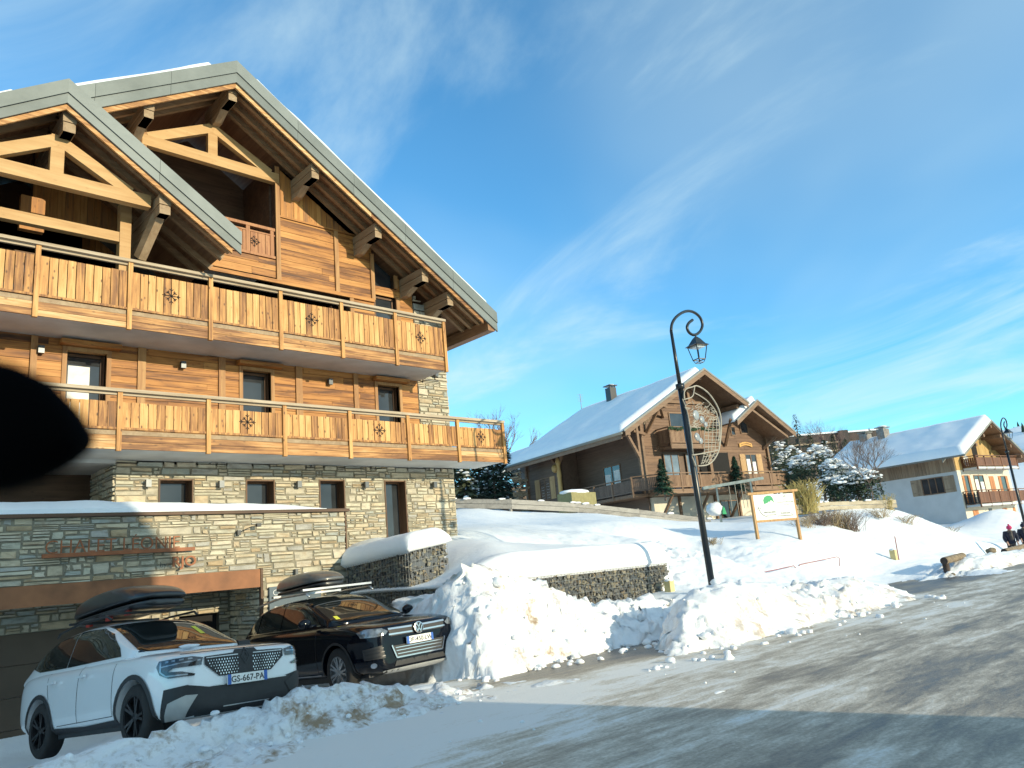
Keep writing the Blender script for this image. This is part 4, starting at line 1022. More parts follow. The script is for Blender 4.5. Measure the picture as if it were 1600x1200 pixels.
def car(name, label, S, q):
    """q = fitted pose: x, y, z of the ground under the front axle, heading, nose-up angle, roll"""
    c = bpy.data.objects.new(name, None); COL.objects.link(c); OFF[c] = Vector((0,0,0)); tag(c, label, 'car')
    c.location = q[:3]
    ca, sa = math.cos(q[3]), math.sin(q[3]); cb, sb = math.cos(q[4]), math.sin(q[4]); cc, sc = math.cos(q[5]), math.sin(q[5])
    Mx = Matrix(((ca,-sa,0),(sa,ca,0),(0,0,1))) @ Matrix(((cb,0,-sb),(0,1,0),(sb,0,cb))) @ Matrix(((1,0,0),(0,cc,-sc),(0,sc,cc)))
    c.rotation_euler = Mx.to_euler()
    bo = body_loft(S['body']).build('body', S['paint'], c, world=False)
    W = S['W']
    bv1 = cut_body(bo, [(0,S['R']-.01,S['R']+.07),(-S['WB'],S['R']-.01,S['R']+.07)], W)
    g = cabin_loft(S['cabin'], S['belt']).build('cabin', S['paint'], c, world=False)
    evaluated(g, [('SUBSURF', dict(levels=3, render_levels=3))])
    for p in g.data.polygons: p.use_smooth = True
    bm = bmesh.new(); bm.from_mesh(g.data); bmesh.ops.recalc_face_normals(bm, faces=bm.faces); bm.to_mesh(g.data); bv2 = BVHTree.FromBMesh(bm); bm.free()
    B = (bv1, bv2)
    def panel(nm, mat, polys, d, cell=.05, off=.006, parent=None, o=0.0):
        m = MB()
        if nm == 'side_window':
            for p in polys:
                m = MB(); m.add(*project(B, p, d, cell, off, o)); r_ = m.build(nm, mat, parent or c, smooth=True, world=False)
            return r_
        for p in polys: m.add(*project(B, p, d, cell, off, o))
        if not m.f: return None
        return m.build(nm, mat, parent or c, smooth=True, world=False)
    for x in (0, -S['WB']):
        for s in (-1, 1):
            make_wheel(c, x, s*(W-.135), S['R'], .22, s, S['rim'], S['spokes'], steer=0.0)
    u = MB(); u.box(-S['WB']-.7, .6, -W+.2, W-.2, .24, .5); u.box(-S['WB']+.4,-.4,-W+.12,W-.12,.22,.5); u.build('underbody', M['blackplastic'], c, world=False)
    return c, B, panel
RIGHT, LEFT, FRONT = (0,1,0), (0,-1,0), (-1,0,0)
FR = (-1,.75,0)
# ---------------- white car, nose to the road
SW = dict(W=.915, R=.355, WB=2.67, belt=1.04, paint=M['whitepaint'], rim=M['darkalloy'], spokes=5,
  body=[(.90,.58,.30,.46,.70,.86,.90),(.885,.70,.27,.46,.72,.90,.935),(.80,.82,.24,.46,.74,.935,.965),(.55,.895,.23,.46,.76,.965,1.0),(.2,.915,.23,.46,.78,.985,1.03),(-.35,.915,.23,.46,.80,1.005,1.075),(-1.2,.905,.23,.46,.82,1.03,1.08),(-2.2,.91,.23,.46,.84,1.05,1.10),(-2.9,.915,.25,.46,.86,1.07,1.12),(-3.35,.885,.28,.48,.86,1.06,1.10),(-3.58,.82,.34,.52,.84,1.03,1.06),(-3.68,.66,.42,.56,.8,.97,1.0)],
  cabin=[(-.22,1.06,.72,.66),(-.5,1.21,.76,.68),(-.85,1.39,.79,.66),(-1.15,1.53,.80,.64),(-1.5,1.60,.81,.625),(-2.1,1.615,.815,.615),(-2.7,1.59,.82,.61),(-3.1,1.535,.82,.60),(-3.38,1.43,.81,.60),(-3.56,1.25,.80,.62),(-3.64,1.08,.78,.66)])
OUTLINE = [(.89,0),(.885,.55),(.87,.69),(.80,.82),(.56,.895),(.1,.915)]
CARW, BW, pan = car('parked_car', 'white car with black roof box and lattice grille, parked nose-out behind the dirty snow ridge', SW, [4.013,10.101,-1.68,-1.427,.110,-.045])
pan('windscreen', M['carglass'], [[(-.67,1.085),(.67,1.085),(.585,1.52),(0,1.545),(-.585,1.52)]], FRONT)
for nm, d, s in (('side_window', RIGHT, -1), ('side_window', LEFT, 1)):
    pan(nm, M['carglass'], [[(-.62,1.075),(-.72,1.19),(-1.02,1.39),(-1.35,1.50),(-1.9,1.535),(-2.08,1.535),(-2.08,1.095)],[(-2.10,1.096),(-2.10,1.535),(-2.6,1.515),(-3.0,1.455),(-3.25,1.33),(-3.38,1.20),(-3.0,1.125)]], d)
    pan('sill_cladding', M['blackplastic'], [[(-.40,.22),(-.40,.36),(-1.3,.335),(-2.25,.36),(-2.27,.22)]], d, off=.012)
    for x in (0,-2.67):
        ol = arc(x, .345, .475, -12, 192); il = arc(x, .345, .415, 192, -12)
        pan('arch_cladding', M['blackplastic'], [ol+il], d, off=.014)
    pan('panel_gap', M['blackplastic'], [stroke((-.52,.40),(-.52,1.04),.010),stroke((-1.5,.38),(-1.5,1.06),.010),stroke((-2.36,.72),(-2.5,1.06),.010),stroke((-.52,.40),(-2.1,.38),.008)], d, off=.003)
    m = MB()
    for x in (-1.33,-2.22): m.box(x-.11,x+.11,s*.93-.015,s*.93+.015,.915,.945)
    m.build('door_handle', M['whitepaint'], CARW, world=False)
pan('hood_gap', M['blackplastic'], [stroke((-.72,.945),(.72,.945),.008)], FRONT, off=.003)
# lattice grille under the bonnet, lower grille, headlamps
gr = pan('grille', M['blackplastic'], [[(-.52,.885),(-.16,.895),(-.13,.925),(.13,.925),(.16,.895),(.52,.885),(.52,.80),(.34,.655),(-.34,.655),(-.52,.80)]], FRONT, off=.014)
m = MB(); random.seed(2)
for j in range(6):
    for i in range(-15,16):
        y = i*.034+(.017 if j % 2 else 0); z = .835-j*.031
        lim = .50-(.80-z)*1.15 if z < .80 else .50
        if abs(y) > lim-.02 or abs(y) < .10: continue
        k = .0045+.0035*abs(math.sin(i*.35+1.2))
        m.add(*project(BW, [(y,z-k*1.6),(y+k,z),(y,z+k*1.6),(y-k,z)], FRONT, .05, .018))
m.build('grille_lattice', M['chrome'], gr, world=False)
m = MB(); m.add(*project(BW, stroke((-.50,.868),(-.10,.872),.010), FRONT, .04, .02)); m.add(*project(BW, stroke((.10,.872),(.50,.868),.010), FRONT, .04, .02)); m.build('grille_strip', M['alloy'], gr, world=False)
m = MB()
for (p, q) in [((0,.93),(.055,.845)),((.055,.845),(0,.76)),((0,.76),(-.055,.845)),((-.055,.845),(0,.93)),((0,.895),(.025,.845)),((-.025,.845),(0,.795))]: m.add(*project(BW, stroke(p,q,.015), FRONT, .04, .022))
m.build('diamond_emblem', M['darkalloy'], gr, world=False)
pan('lower_grille', M['blackplastic'], [[(-.70,.60),(-.47,.555),(.47,.555),(.70,.60),(.72,.40),(.60,.27),(-.60,.27),(-.72,.40)]], FRONT, off=.012)
pan('bumper_corner', M['blackplastic'], [[(-.98,.585),(-.70,.605),(-.52,.49),(-.64,.29),(-1.06,.265)]], (-1,.75,0), off=.02)
pan('bumper_corner', M['blackplastic'], [[(.98,.585),(.70,.605),(.52,.49),(.64,.29),(1.06,.265)]], (-1,-.75,0), off=.02)
pan('bumper_blade', M['silverpl'], [[(-.92,.44),(-.72,.50),(-.60,.49),(-.74,.285),(-1.0,.275)]], (-1,.75,0), off=.03)
pan('chrome_strip', M['alloy'], [stroke((-.42,.56),(.55,.56),.010),stroke((-.3,.325),(.3,.325),.010)], FRONT, off=.02)
for s, d in ((-1,(-1,.75,0)),(1,(-1,-.75,0))):
    h = pan('headlamp', M['lampblack'], [[(s*1.07,.90),(s*.66,.90),(s*.53,.88),(s*.55,.80),(s*.86,.80),(s*.93,.77),(s*.76,.755),(s*.62,.715),(s*.63,.695),(s*.92,.70),(s*1.05,.75),(s*1.11,.84)]], d, cell=.03, off=.013)
    m = MB()
    for p in ([(s*1.05,.885),(s*1.02,.885),(s*1.02,.78),(s*.95,.735),(s*.70,.722),(s*.70,.712),(s*.96,.716),(s*1.05,.78)], [(s*1.02,.838),(s*.56,.862),(s*.56,.85),(s*1.02,.824)], [(s*.97,.888),(s*.92,.888),(s*.92,.866),(s*.97,.862)], [(s*.88,.888),(s*.83,.888),(s*.83,.868),(s*.88,.866)], [(s*.79,.888),(s*.74,.888),(s*.74,.87),(s*.79,.868)], [(s*.70,.888),(s*.65,.888),(s*.65,.872),(s*.70,.87)]):
        m.add(*project(BW, p, d, .03, .017))
    m.build('light_strip', M['lampglass'], h, world=False)
plate(CARW, .945, .60, 'GS-667-PA', 0.0)
pan('windscreen_sticker', M['yellow'], [[(.30,1.40),(.37,1.40),(.37,1.27),(.30,1.27)]], FRONT, off=.010)
m = MB()
for s in (-1,1): m.tube([(-1.25,s*.60,1.60),(-1.35,s*.615,1.655),(-2.1,s*.62,1.675),(-2.85,s*.60,1.62),(-2.95,s*.59,1.57)], .016, 8)
m.build('roof_rail', M['blackplastic'], CARW, smooth=True, world=False)
m = MB()
for x in (-1.45,-2.45): m.box(x-.03,x+.03,-.64,.64,1.685,1.715)
m.build('roof_bar', M['blackplastic'], CARW, world=False)
m = MB(); m.ball((-.18,-.1,1.095),.09,2,(.7,1.6,.28),jit=.12); m.build('snow_lump', M['snow'], CARW, smooth=True, world=False)
m = MB(); m.prism([(.0,0),(.14,.02),(.12,.14),(.02,.12)], lambda a,z,t:(-.66-a,t,1.02+z), .90,1.08); m.build('wing_mirror', M['blackplastic'], CARW, world=False)
def roof_box(label, carobj, x0, x1, yc, zb, h, wid, mat, slope, clamp=None):
    t = bpy.data.objects.new('roof_box', None); COL.objects.link(t); OFF[t] = Vector((0,0,0)); tag(t, label, 'roof box', 'roof boxes on the cars')
    t.location = carobj.matrix_basis @ Vector(((x0+x1)/2, yc, zb)); t.rotation_euler = carobj.rotation_euler
    L = (x1-x0)/2; rings = []; rings2 = []
    for f, w, zt in [(-1,.55,.42),(-.93,.80,.70),(-.7,.96,.93),(-.2,1,1.0),(.3,1,.96),(.7,.93,.78),(.93,.74,.50),(1,.52,.34)]:
        zt = zt*h; hw = wid/2*w
        rings.append(ring(f*L, [(0,h*.26),(hw,h*.26),(hw*1.0,h*.36),(hw*.93,max(zt*.86,h*.4)),(hw*.72,max(zt,h*.42)),(0,max(zt,h*.42)+.015)]))
        rings2.append(ring(f*L*.985, [(0,.0),(hw*.80,0),(hw*.95,h*.10),(hw*.985,h*.245),(0,h*.25)]))
    m = MB(); loft(m, rings); lo = m.build('lid', mat, t, world=False, fixn=True); evaluated(lo, [('SUBSURF', dict(levels=2, render_levels=2))])
    m = MB(); loft(m, rings2); bo = m.build('base', M['boxblack'], t, world=False, fixn=True); evaluated(bo, [('SUBSURF', dict(levels=2, render_levels=2))])
    for o in (lo, bo):
        for p in o.data.polygons: p.use_smooth = True
    if clamp:
        for f in (-.55,.0,.5): m = MB(); m.box(f*L-.06,f*L+.06,-wid*.36,-wid*.30,-.045,.02); m.build('clamp', clamp, t, world=False)
    return t
bpy.context.view_layer.update()
roof_box('matt black roof box with red clamps on the white car', CARW, -3.3, -1.0, .05, 1.73, .40, .86, M['boxblack'], 0, M['red'])
# ---------------- black car with silver grille bars
SB = dict(W=.965, R=.375, WB=2.90, belt=1.10, paint=M['blackpaint'], rim=M['alloy'], spokes=7,
  body=[(.935,.60,.32,.50,.72,.86,.90),(.92,.74,.28,.48,.74,.92,.955),(.83,.85,.27,.48,.78,.97,1.0),(.55,.94,.26,.50,.80,1.01,1.05),(.2,.965,.26,.50,.83,1.04,1.09),(-.4,.965,.26,.50,.86,1.07,1.13),(-1.2,.955,.26,.50,.88,1.09,1.13),(-2.4,.96,.26,.50,.90,1.11,1.15),(-3.1,.96,.28,.50,.92,1.12,1.16),(-3.6,.90,.32,.52,.92,1.10,1.13),(-3.83,.80,.38,.56,.90,1.05,1.07),(-3.9,.64,.46,.6,.84,.97,1.0)],
  cabin=[(-.28,1.12,.76,.68),(-.6,1.29,.80,.70),(-.95,1.47,.83,.68),(-1.25,1.61,.84,.66),(-1.6,1.67,.85,.65),(-2.3,1.69,.855,.64),(-2.9,1.66,.85,.63),(-3.3,1.57,.83,.61),(-3.6,1.38,.80,.6),(-3.8,1.14,.76,.62)])
OUTLINE = [(.925,0),(.92,.58),(.90,.74),(.83,.85),(.55,.94),(.1,.965)]
CARB, BB, pan = car('parked_car', 'black car with silver grille bars and grey roof box, beside the tall snow pile', SB, [7.578,11.394,-1.739,-1.557,.079,.016])
pan('windscreen', M['carglass'], [[(-.71,1.15),(.71,1.15),(.615,1.60),(0,1.63),(-.615,1.60)]], FRONT)
for d, s in ((RIGHT,-1),(LEFT,1)):
    pan('side_window', M['carglass'], [[(-.70,1.145),(-.80,1.24),(-1.12,1.46),(-1.45,1.575),(-2.0,1.61),(-2.0,1.155)],[(-2.04,1.155),(-2.04,1.61),(-2.62,1.60),(-2.95,1.545),(-2.95,1.17)],[(-2.99,1.17),(-2.99,1.53),(-3.2,1.46),(-3.42,1.30),(-3.46,1.21)]], d)
    pan('window_trim', M['chrome'], [stroke((-.68,1.135),(-3.46,1.19),.014)], d, off=.009)
    pan('sill_trim', M['alloy'], [stroke((-.55,.36),(-2.35,.36),.016)], d, off=.012)
    pan('panel_gap', M['blackplastic'], [stroke((-.62,.40),(-.62,1.1),.01),stroke((-1.75,.38),(-1.75,1.12),.01)], d, off=.003)
    for x in (0,-2.9):
        ol = arc(x, .365, .47, -12, 192); il = arc(x, .365, .43, 192, -12); pan('arch_lip', M['blackplastic'], [ol+il], d, off=.012)
    m = MB(); y = s*1.06
    m.ball((-.72,y,1.20),.115,2,(.75,1.05,.78)); m.box(-.78,-.68,min(s*.86,s*1.0),max(s*.86,s*1.0),1.13,1.17); m.build('wing_mirror', M['blackpaint'], CARB, smooth=True, world=False)
    m = MB(); m.tube([(-1.2,s*.66,1.66),(-1.3,s*.67,1.725),(-2.2,s*.675,1.755),(-3.1,s*.65,1.70),(-3.25,s*.64,1.64)], .02, 8); m.build('roof_rail', M['alloy'], CARB, smooth=True, world=False)
for x in (-1.35,-2.45): m = MB(); m.box(x-.045,x+.045,-.72,.72,1.775,1.81); m.build('roof_bar', M['alloy'], CARB, world=False)
gr = pan('grille', M['blackplastic'], [[(-.56,.925),(.56,.925),(.52,.80),(-.52,.80)]], FRONT, off=.008)
m = MB()
for z in (.905,.825): 
    for s in (-1,1): m.add(*project(BB, stroke((s*.10,z),(s*.555,z+.006),.024), FRONT, .04, .016))
m.build('grille_bar', M['chrome'], gr, world=False)
m = MB(); ex = .975
m.lathe([(.088,-.01),(.09,.012),(.075,.016),(.073,-.01)], 32, o=(ex,0,.868), axis='x')
for p, q in [((-.037,.064),(0,.004)),((.037,.064),(0,.004)),((-.063,.027),(-.031,-.063)),((-.031,-.063),(0,-.006)),((0,-.006),(.031,-.063)),((.031,-.063),(.063,.027))]:
    m.beam((ex+.008,p[0],.868+p[1]),(ex+.008,q[0],.868+q[1]),.017,.012,up=(1,0,0))
em = m.build('round_emblem', M['chrome'], gr, world=False)
m = MB(); m.lathe([(.075,.0),(.001,.002)], 32, o=(ex,0,.868), axis='x'); m.build('emblem_disc', M['darkalloy'], em, world=False)
lg = pan('lower_grille', M['blackplastic'], [[(-.50,.655),(.50,.655),(.44,.49),(-.44,.49)]], FRONT, off=.012)
m = MB()
for a, q in [((-.52,.665),(-.45,.475)),((-.45,.475),(.45,.475)),((.45,.475),(.52,.665))]: m.add(*project(BB, stroke(a,q,.022), FRONT, .04, .02))
for z, w in ((.62,.46),(.575,.45),(.525,.43)): m.add(*project(BB, stroke((-w,z),(w,z),.013), FRONT, .04, .02))
m.build('chrome_frame', M['chrome'], lg, world=False)
pan('lower_intake', M['blackplastic'], [[(-.46,.43),(.46,.43),(.5,.355),(-.5,.355)]], FRONT, off=.012)
pan('skid_strip', M['silverpl'], [[(-.74,.325),(.74,.325),(.68,.275),(-.68,.275)]], FRONT, off=.02)
for s, d in ((-1,(-1,.6,0)),(1,(-1,-.6,0))):
    h = pan('headlamp', M['lampdark'], [[(s*1.10,.925),(s*.92,.955),(s*.66,.935),(s*.56,.885),(s*.60,.845),(s*.76,.82),(s*1.03,.835)]], d, cell=.03, off=.012)
    m = MB(); m.add(*project(BB, [(s*.93+.06*math.cos(k*.5236), .893+.052*math.sin(k*.5236)) for k in range(12)], d, .02, .018)); m.add(*project(BB, [(s*.72+.045*math.cos(k*.5236), .895+.04*math.sin(k*.5236)) for k in range(12)], d, .02, .018))
    m.add(*project(BB, [(s*1.03,.847),(s*.78,.828),(s*.64,.85),(s*.78,.838)], d, .03, .018)); m.build('lamp_lens', M['lampglass'], h, world=False)
    pan('side_intake', M['blackplastic'], [[(s*1.02,.66),(s*.68,.69),(s*.64,.50),(s*1.0,.50)]], d, off=.008)
    pan('intake_blade', M['darkalloy'], [stroke((s*.97,.63),(s*.66,.65),.016),stroke((s*.97,.58),(s*.65,.595),.016),stroke((s*.95,.525),(s*.64,.535),.016)], d, off=.014)
    m = MB(); m.add(*project(BB, [(s*.83+.048*math.cos(k*.5236), .415+.036*math.sin(k*.5236)) for k in range(12)], d, .02, .016)); m.build('fog_lamp', M['chrome'], CARB, world=False)
plate(CARB, .985, .70, 'DF-450-LW', 0.0)
pan('windscreen_sticker', M['yellow'], [[(-.62,1.19),(-.55,1.19),(-.54,1.25),(-.61,1.25)]], FRONT, off=.010)
bpy.context.view_layer.update()
roof_box('long grey roof box with rounded ends on the black car', CARB, -3.05, -1.25, -.10, 1.82, .35, .70, M['boxgrey'], 0)
# ------------------------------------------------------------------ other houses
M['brownclad'] = wood('brown_cladding', [(0.2,(0.07,0.033,0.018)),(0.45,(0.145,0.074,0.039)),(0.75,(0.21,0.115,0.062))], 'x', 10, 0.4, knots=0.2)
M['browntrim'] = wood('brown_timber', [(0.2,(0.085,0.044,0.024)),(0.5,(0.17,0.096,0.053)),(0.8,(0.25,0.15,0.088))], 'x', 10, 0.5, knots=0.1)
M['brownside'] = wood('brown_cladding_side', [(0.2,(0.07,0.042,0.028)),(0.45,(0.12,0.074,0.05)),(0.75,(0.17,0.108,0.074))], 'y', 10, 0.4, knots=0.2)
M['brownrail'] = wood('brown_railing', [(0.2,(0.12,0.06,0.032)),(0.5,(0.21,0.115,0.062)),(0.8,(0.29,0.175,0.10))], 'z', 10, 0.6, knots=0.1)
M['shutter'] = wood('shutter_boards', [(0.2,(0.26,0.14,0.055)),(0.5,(0.42,0.25,0.11)),(0.8,(0.52,0.33,0.16))], 'z', 12, 0.6, knots=0.1)
M['render'] = plain('cream_render', (0.66,0.60,0.49), 0.9, var=0.05, nsc=2, bump=0.1)
M['whiterender'] = plain('white_render', (0.56,0.57,0.57), 0.9, var=0.04, nsc=1.5, bump=0.1)
M['goldwood'] = wood('golden_boards', [(0.2,(0.20,0.11,0.035)),(0.45,(0.42,0.26,0.09)),(0.8,(0.56,0.38,0.15))], 'z', 6, 0.5, knots=0.3)
M['greybrown'] = wood('weathered_boards', [(0.2,(0.14,0.10,0.065)),(0.5,(0.26,0.185,0.12)),(0.8,(0.36,0.27,0.18))], 'z', 6, 0.5, knots=0.2)
M['reddark'] = wood('dark_red_boards', [(0.2,(0.075,0.028,0.014)),(0.5,(0.14,0.055,0.026)),(0.8,(0.20,0.085,0.04))], 'z', 10, 0.6, knots=0.1)
M['orangeshut'] = plain('orange_shutter', (0.50,0.20,0.07), 0.6, var=0.1, nsc=3)
M['barge'] = plain('grey_roof_edge', (0.20,0.20,0.18), 0.6, var=0.1, nsc=1)
M['bluepane'] = glassy('sky_window', (0.16,0.21,0.26), 0.05)
M['green'] = plain('garland_green', (0.03,0.075,0.035), 0.9, var=0.3, nsc=20)
def local(deg, D, px):
    th = R(deg); O = at(*px, D=D)
    return O, -th
def snow_slab(mb, zf, x0, x1, y0, y1, t, seed, nx=26, ny=40, curl=0.25):
    """snow lying on one roof slope with thick rounded rims"""
    X, Y = np.meshgrid(np.linspace(x0,x1,nx), np.linspace(y0,y1,ny))
    e = np.minimum(np.minimum(X-x0, x1-X)*1.0, np.minimum(Y-y0, y1-Y))
    q = np.clip(e/curl,0,1); th = t*np.sqrt(q*(2-q))*(1+.2*fbm(X+seed,Y,.5,3))+.02
    Z = zf(X)+th
    n = nx*ny; vs = [tuple(v) for v in np.stack([X.ravel(),Y.ravel(),Z.ravel()],1)]
    fs = [(j*nx+i,j*nx+i+1,(j+1)*nx+i+1,(j+1)*nx+i) for j in range(ny-1) for i in range(nx-1)]
    rim = list(range(nx))+[j*nx+nx-1 for j in range(1,ny)]+[(ny-1)*nx+i for i in range(nx-2,-1,-1)]+[j*nx for j in range(ny-2,-1,-1)]
    for i in rim: x,y,z = vs[i]; vs.append((x,y,z-.05))
    for a in range(len(rim)-1): fs.append((rim[a+1],rim[a],n+a,n+a+1))
    mb.add(vs, fs)
def wbox(name, mat, parent, *q):
    m = MB()
    for c in q: m.box(*c)
    return m.build(name, mat, parent, world=False)
def win(parent, x0, x1, z0, z1, y, shut=None, pane='glass', nm='window', fm='browntrim', bars=1, sm='shutter', curtain_and_reflection=False, ax='y', sgn=-1):
    """window on a wall facing -y (ax y) or -x (ax x); x is then measured along the wall"""
    def bx(m, a0, a1, d0, d1, b0, b1):
        if ax == 'y': m.box(a0, a1, y+min(sgn*d0,sgn*d1), y+max(sgn*d0,sgn*d1), b0, b1)
        else: m.box(y+min(sgn*d0,sgn*d1), y+max(sgn*d0,sgn*d1), a0, a1, b0, b1)
    f = MB(); t = .07
    bx(f,x0-t,x0,0,.05,z0-t,z1+t); bx(f,x1,x1+t,0,.05,z0-t,z1+t); bx(f,x0,x1,0,.05,z1,z1+t); bx(f,x0,x1,0,.07,z0-t,z0)
    for i in range(bars): c = x0+(x1-x0)*(i+1)/(bars+1); bx(f,c-.04,c+.04,.012,.04,z0,z1)
    fo = f.build(nm, M[fm], parent, world=False)
    p = MB(); bx(p,x0,x1,.004,.012,z0,z1); p.build('pane', M[pane], fo, world=False)
    if curtain_and_reflection:
        p = MB(); bx(p,x0+.06,x0+(x1-x0)*.40,.0125,.016,z0+.05,z1-.3); bx(p,x0+(x1-x0)*.62,x1-.06,.0125,.016,z0+.05,z1-.5); p.build('curtain_and_reflection', M['curtain_and_reflection'], fo, world=False)
    for s in (shut or ''):
        w = (x1-x0)*.52; a0, a1 = (x0-t-w, x0-t-.01) if s == 'l' else (x1+t+.01, x1+t+w)
        m = MB(); n = 4
        for k in range(n): bx(m, a0+(a1-a0)*k/n+.004, a0+(a1-a0)*(k+1)/n-.004, .0, .045, z0-.05, z1+.05)
        so = m.build('shutter', M[sm], parent, world=False)
        m = MB(); bx(m,a0+.03,a1-.03,.045,.065,z0+.15,z0+.25); bx(m,a0+.03,a1-.03,.045,.065,z1-.25,z1-.15); m.build('shutter_brace', M[sm], so, world=False)
    return fo
def rail(parent, p, q, z0, z1, mat, slat=.11, gap=.02, fas=None, name='railing', posts=0, holes=False):
    """board railing between plan points p and q"""
    p = Vector((*p,0)); q = Vector((*q,0)); L = (q-p).length; d = (q-p)/L; nn = Vector((-d.y,d.x,0)); up = Vector((0,0,1))
    m = MB(); n = max(1, int(L/slat))
    for k in range(n):
        a = p+d*(L*k/n+gap/2); c = p+d*(L*(k+1)/n-gap/2); mid=(a+c)/2
        m.beam(mid+up*(z0+.1), mid+up*(z1-.16), (c-a).length, .03, up=nn)
    m.beam(p+up*(z0+.1), q+up*(z0+.1), .06, .08)
    ro = m.build(name, mat, parent, world=False)
    m = MB(); m.beam(p-d*.05+up*(z1-.03), q+d*.05+up*(z1-.03), .14, .06); m.build('handrail', M['browntrim'] if mat is not M['reddark'] else mat, ro, world=False)
    for k in range(posts+1):
        m = MB(); c = p+d*(L*k/posts) if posts else p; m.beam(c+up*(z0-.25), c+up*(z1-.06), .10, .10, up=nn); m.build('post', M['browntrim'] if mat is not M['reddark'] else mat, ro, world=False)
    return ro
# ---------------- brown chalet up the slope (local frame: x along its gable front, y into the house)
O2p, rz2 = local(11, 50, (1130,768))
C2 = thing('chalet', 'brown timber chalet with snowy double-gabled roof, standing behind the street lamp', 'house', O2p, rz2, world=False)
S2 = .565; ZA = 8.62
zroof = lambda X: ZA-.30-S2*np.abs(X)
b = MB(); b.prism([(-4.75,-.9),(7.45,-.9),(7.45,3.3),(4.9,ZA-.75-S2*4.9+1.1),(0,ZA-.75),(-4.75,ZA-.75-S2*4.75)], lambda a,z,t:(a,t,z), 2.0, 13.0)
b.build('wall_core', M['brownside'], C2, world=False, fixn=True)
b = MB(); planks(b, -4.75, 7.45, .15, 2.95, 2.0, [(-3.2,-.1,.2,2.95),(.2,3.2,.2,2.95)], h=.2, seed=71); z = 2.95; rn = random.Random(72)
while z < 7.6:
    h = .2; xl = -min(4.75,(ZA-.75-(z+h))/S2); xr = min(7.45, max((ZA-.75-(z+h))/S2, 4.9+(6.05-z-h)/.62)); planks(b, xl, xr, z, z+h-.004, 2.0, h=.3, seed=int(z*100)); z += h
b.build('front_cladding', M['brownclad'], C2, world=False)
b = MB()
for k in range(22):
    z = .1+k*.2; b.box(-6.42,-6.4,9.0,13.2,z,z+.19)
b.box(-6.4,-4.8,9.0,9.2,-.9,4.6); b.box(-6.38,-6.2,9.0,13.2,-.9,4.45); b.box(-6.4,-4,13.0,13.2,-.9,4.5)
b.build('side_wing_wall', M['brownside'], C2, world=False)
wbox('basement_wall', M['render'], C2, (-4.6,7.3,1.7,1.98,-3.6,-.05), (-4.6,-4.3,1.98,12,-3.6,-.05))
# floor of the long deck, railings
wbox('deck', M['browntrim'], C2, (-5.3,6.5,0,2.0,-.02,.16), (-6.6,-4.75,1.3,9.2,-.02,.16), (-5.3,6.5,-.05,.0,-.02,.26))
rail(C2, (-5.3,0), (6.5,0), .3, 1.3, M['brownrail'], posts=7); rail(C2, (-6.6,9), (-6.6,1.3), .2, 1.2, M['brownside'], posts=4); rail(C2, (-6.6,1.3), (-5.3,0.0), .25,1.25, M['brownside'], posts=1)
rail(C2, (6.5,0), (6.5,2), .3, 1.3, M['brownrail'], posts=1)
for x in (-4.4,-1.2,2.0,5.4): m = MB(); m.beam((x,1.7,-1.9),(x,.15,-.1),.14,.14); m.build('deck_brace', M['browntrim'], C2, world=False)
for x in (-2.4,-.6,.9,3.2,4.8): wbox('basement_post', M['browntrim'], C2, (x-.08,x+.08,1.55,1.69,-3.4,-.04))
win(C2, 1.4, 3.0, -2.6, -.5, 1.68, nm='basement_door', fm='browntrim', sm='shutter')
# upper balcony
wbox('upper_balcony', M['browntrim'], C2, (-3.3,.9,.8,2.0,3.02,3.16), (-3.3,.9,.75,.8,2.98,3.3))
rail(C2, (-3.3,.8), (.9,.8), 3.3, 4.45, M['brownrail'], posts=3); rail(C2, (-3.3,2.0), (-3.3,.8), 3.3, 4.45, M['browntrim'], posts=1); rail(C2, (.9,.8), (.9,2), 3.3, 4.45, M['browntrim'], posts=1)
m = MB(); random.seed(9)
for i in range(260):
    t = random.random(); x = -3.3+4.2*t; z = 4.36-.10*math.sin(t*math.pi*3)**2
    m.ball((x+random.gauss(0,.02), .72+random.gauss(0,.03), z+random.gauss(0,.05)), .05, 1, (1,.7,.9), jit=.5)
g = m.build('garland', M['green'], C2, world=False)
# openings
win(C2, -1.95, -.75, 3.3, 5.6, 1.96, nm='balcony_door', bars=0, pane='glass'); win(C2, -3.0, -1.75, .35, 2.75, 1.9, bars=1, pane='bluepane', nm='french_window'); win(C2, -1.0, -.1, .35, 2.75, 1.9, bars=0, pane='bluepane', nm='french_window')
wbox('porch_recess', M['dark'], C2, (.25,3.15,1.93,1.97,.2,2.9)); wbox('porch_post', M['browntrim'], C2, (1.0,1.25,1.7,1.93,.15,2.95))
win(C2, 4.95, 6.0, 1.35, 2.75, 1.96, shut='lr', curtain_and_reflection=True); win(C2, 4.9, 5.6, 4.35, 5.2, 1.96, bars=0); win(C2, 3.9, 4.25, 4.2, 4.75, 1.96, bars=0, nm='small_window')
win(C2, 10.4, 11.6, 1.0, 2.5, -6.40, shut='lr', ax='x', curtain_and_reflection=True); win(C2, 4.4, 6.1, .9, 2.5, -4.75, ax='x', curtain_and_reflection=True, nm='porch_window')
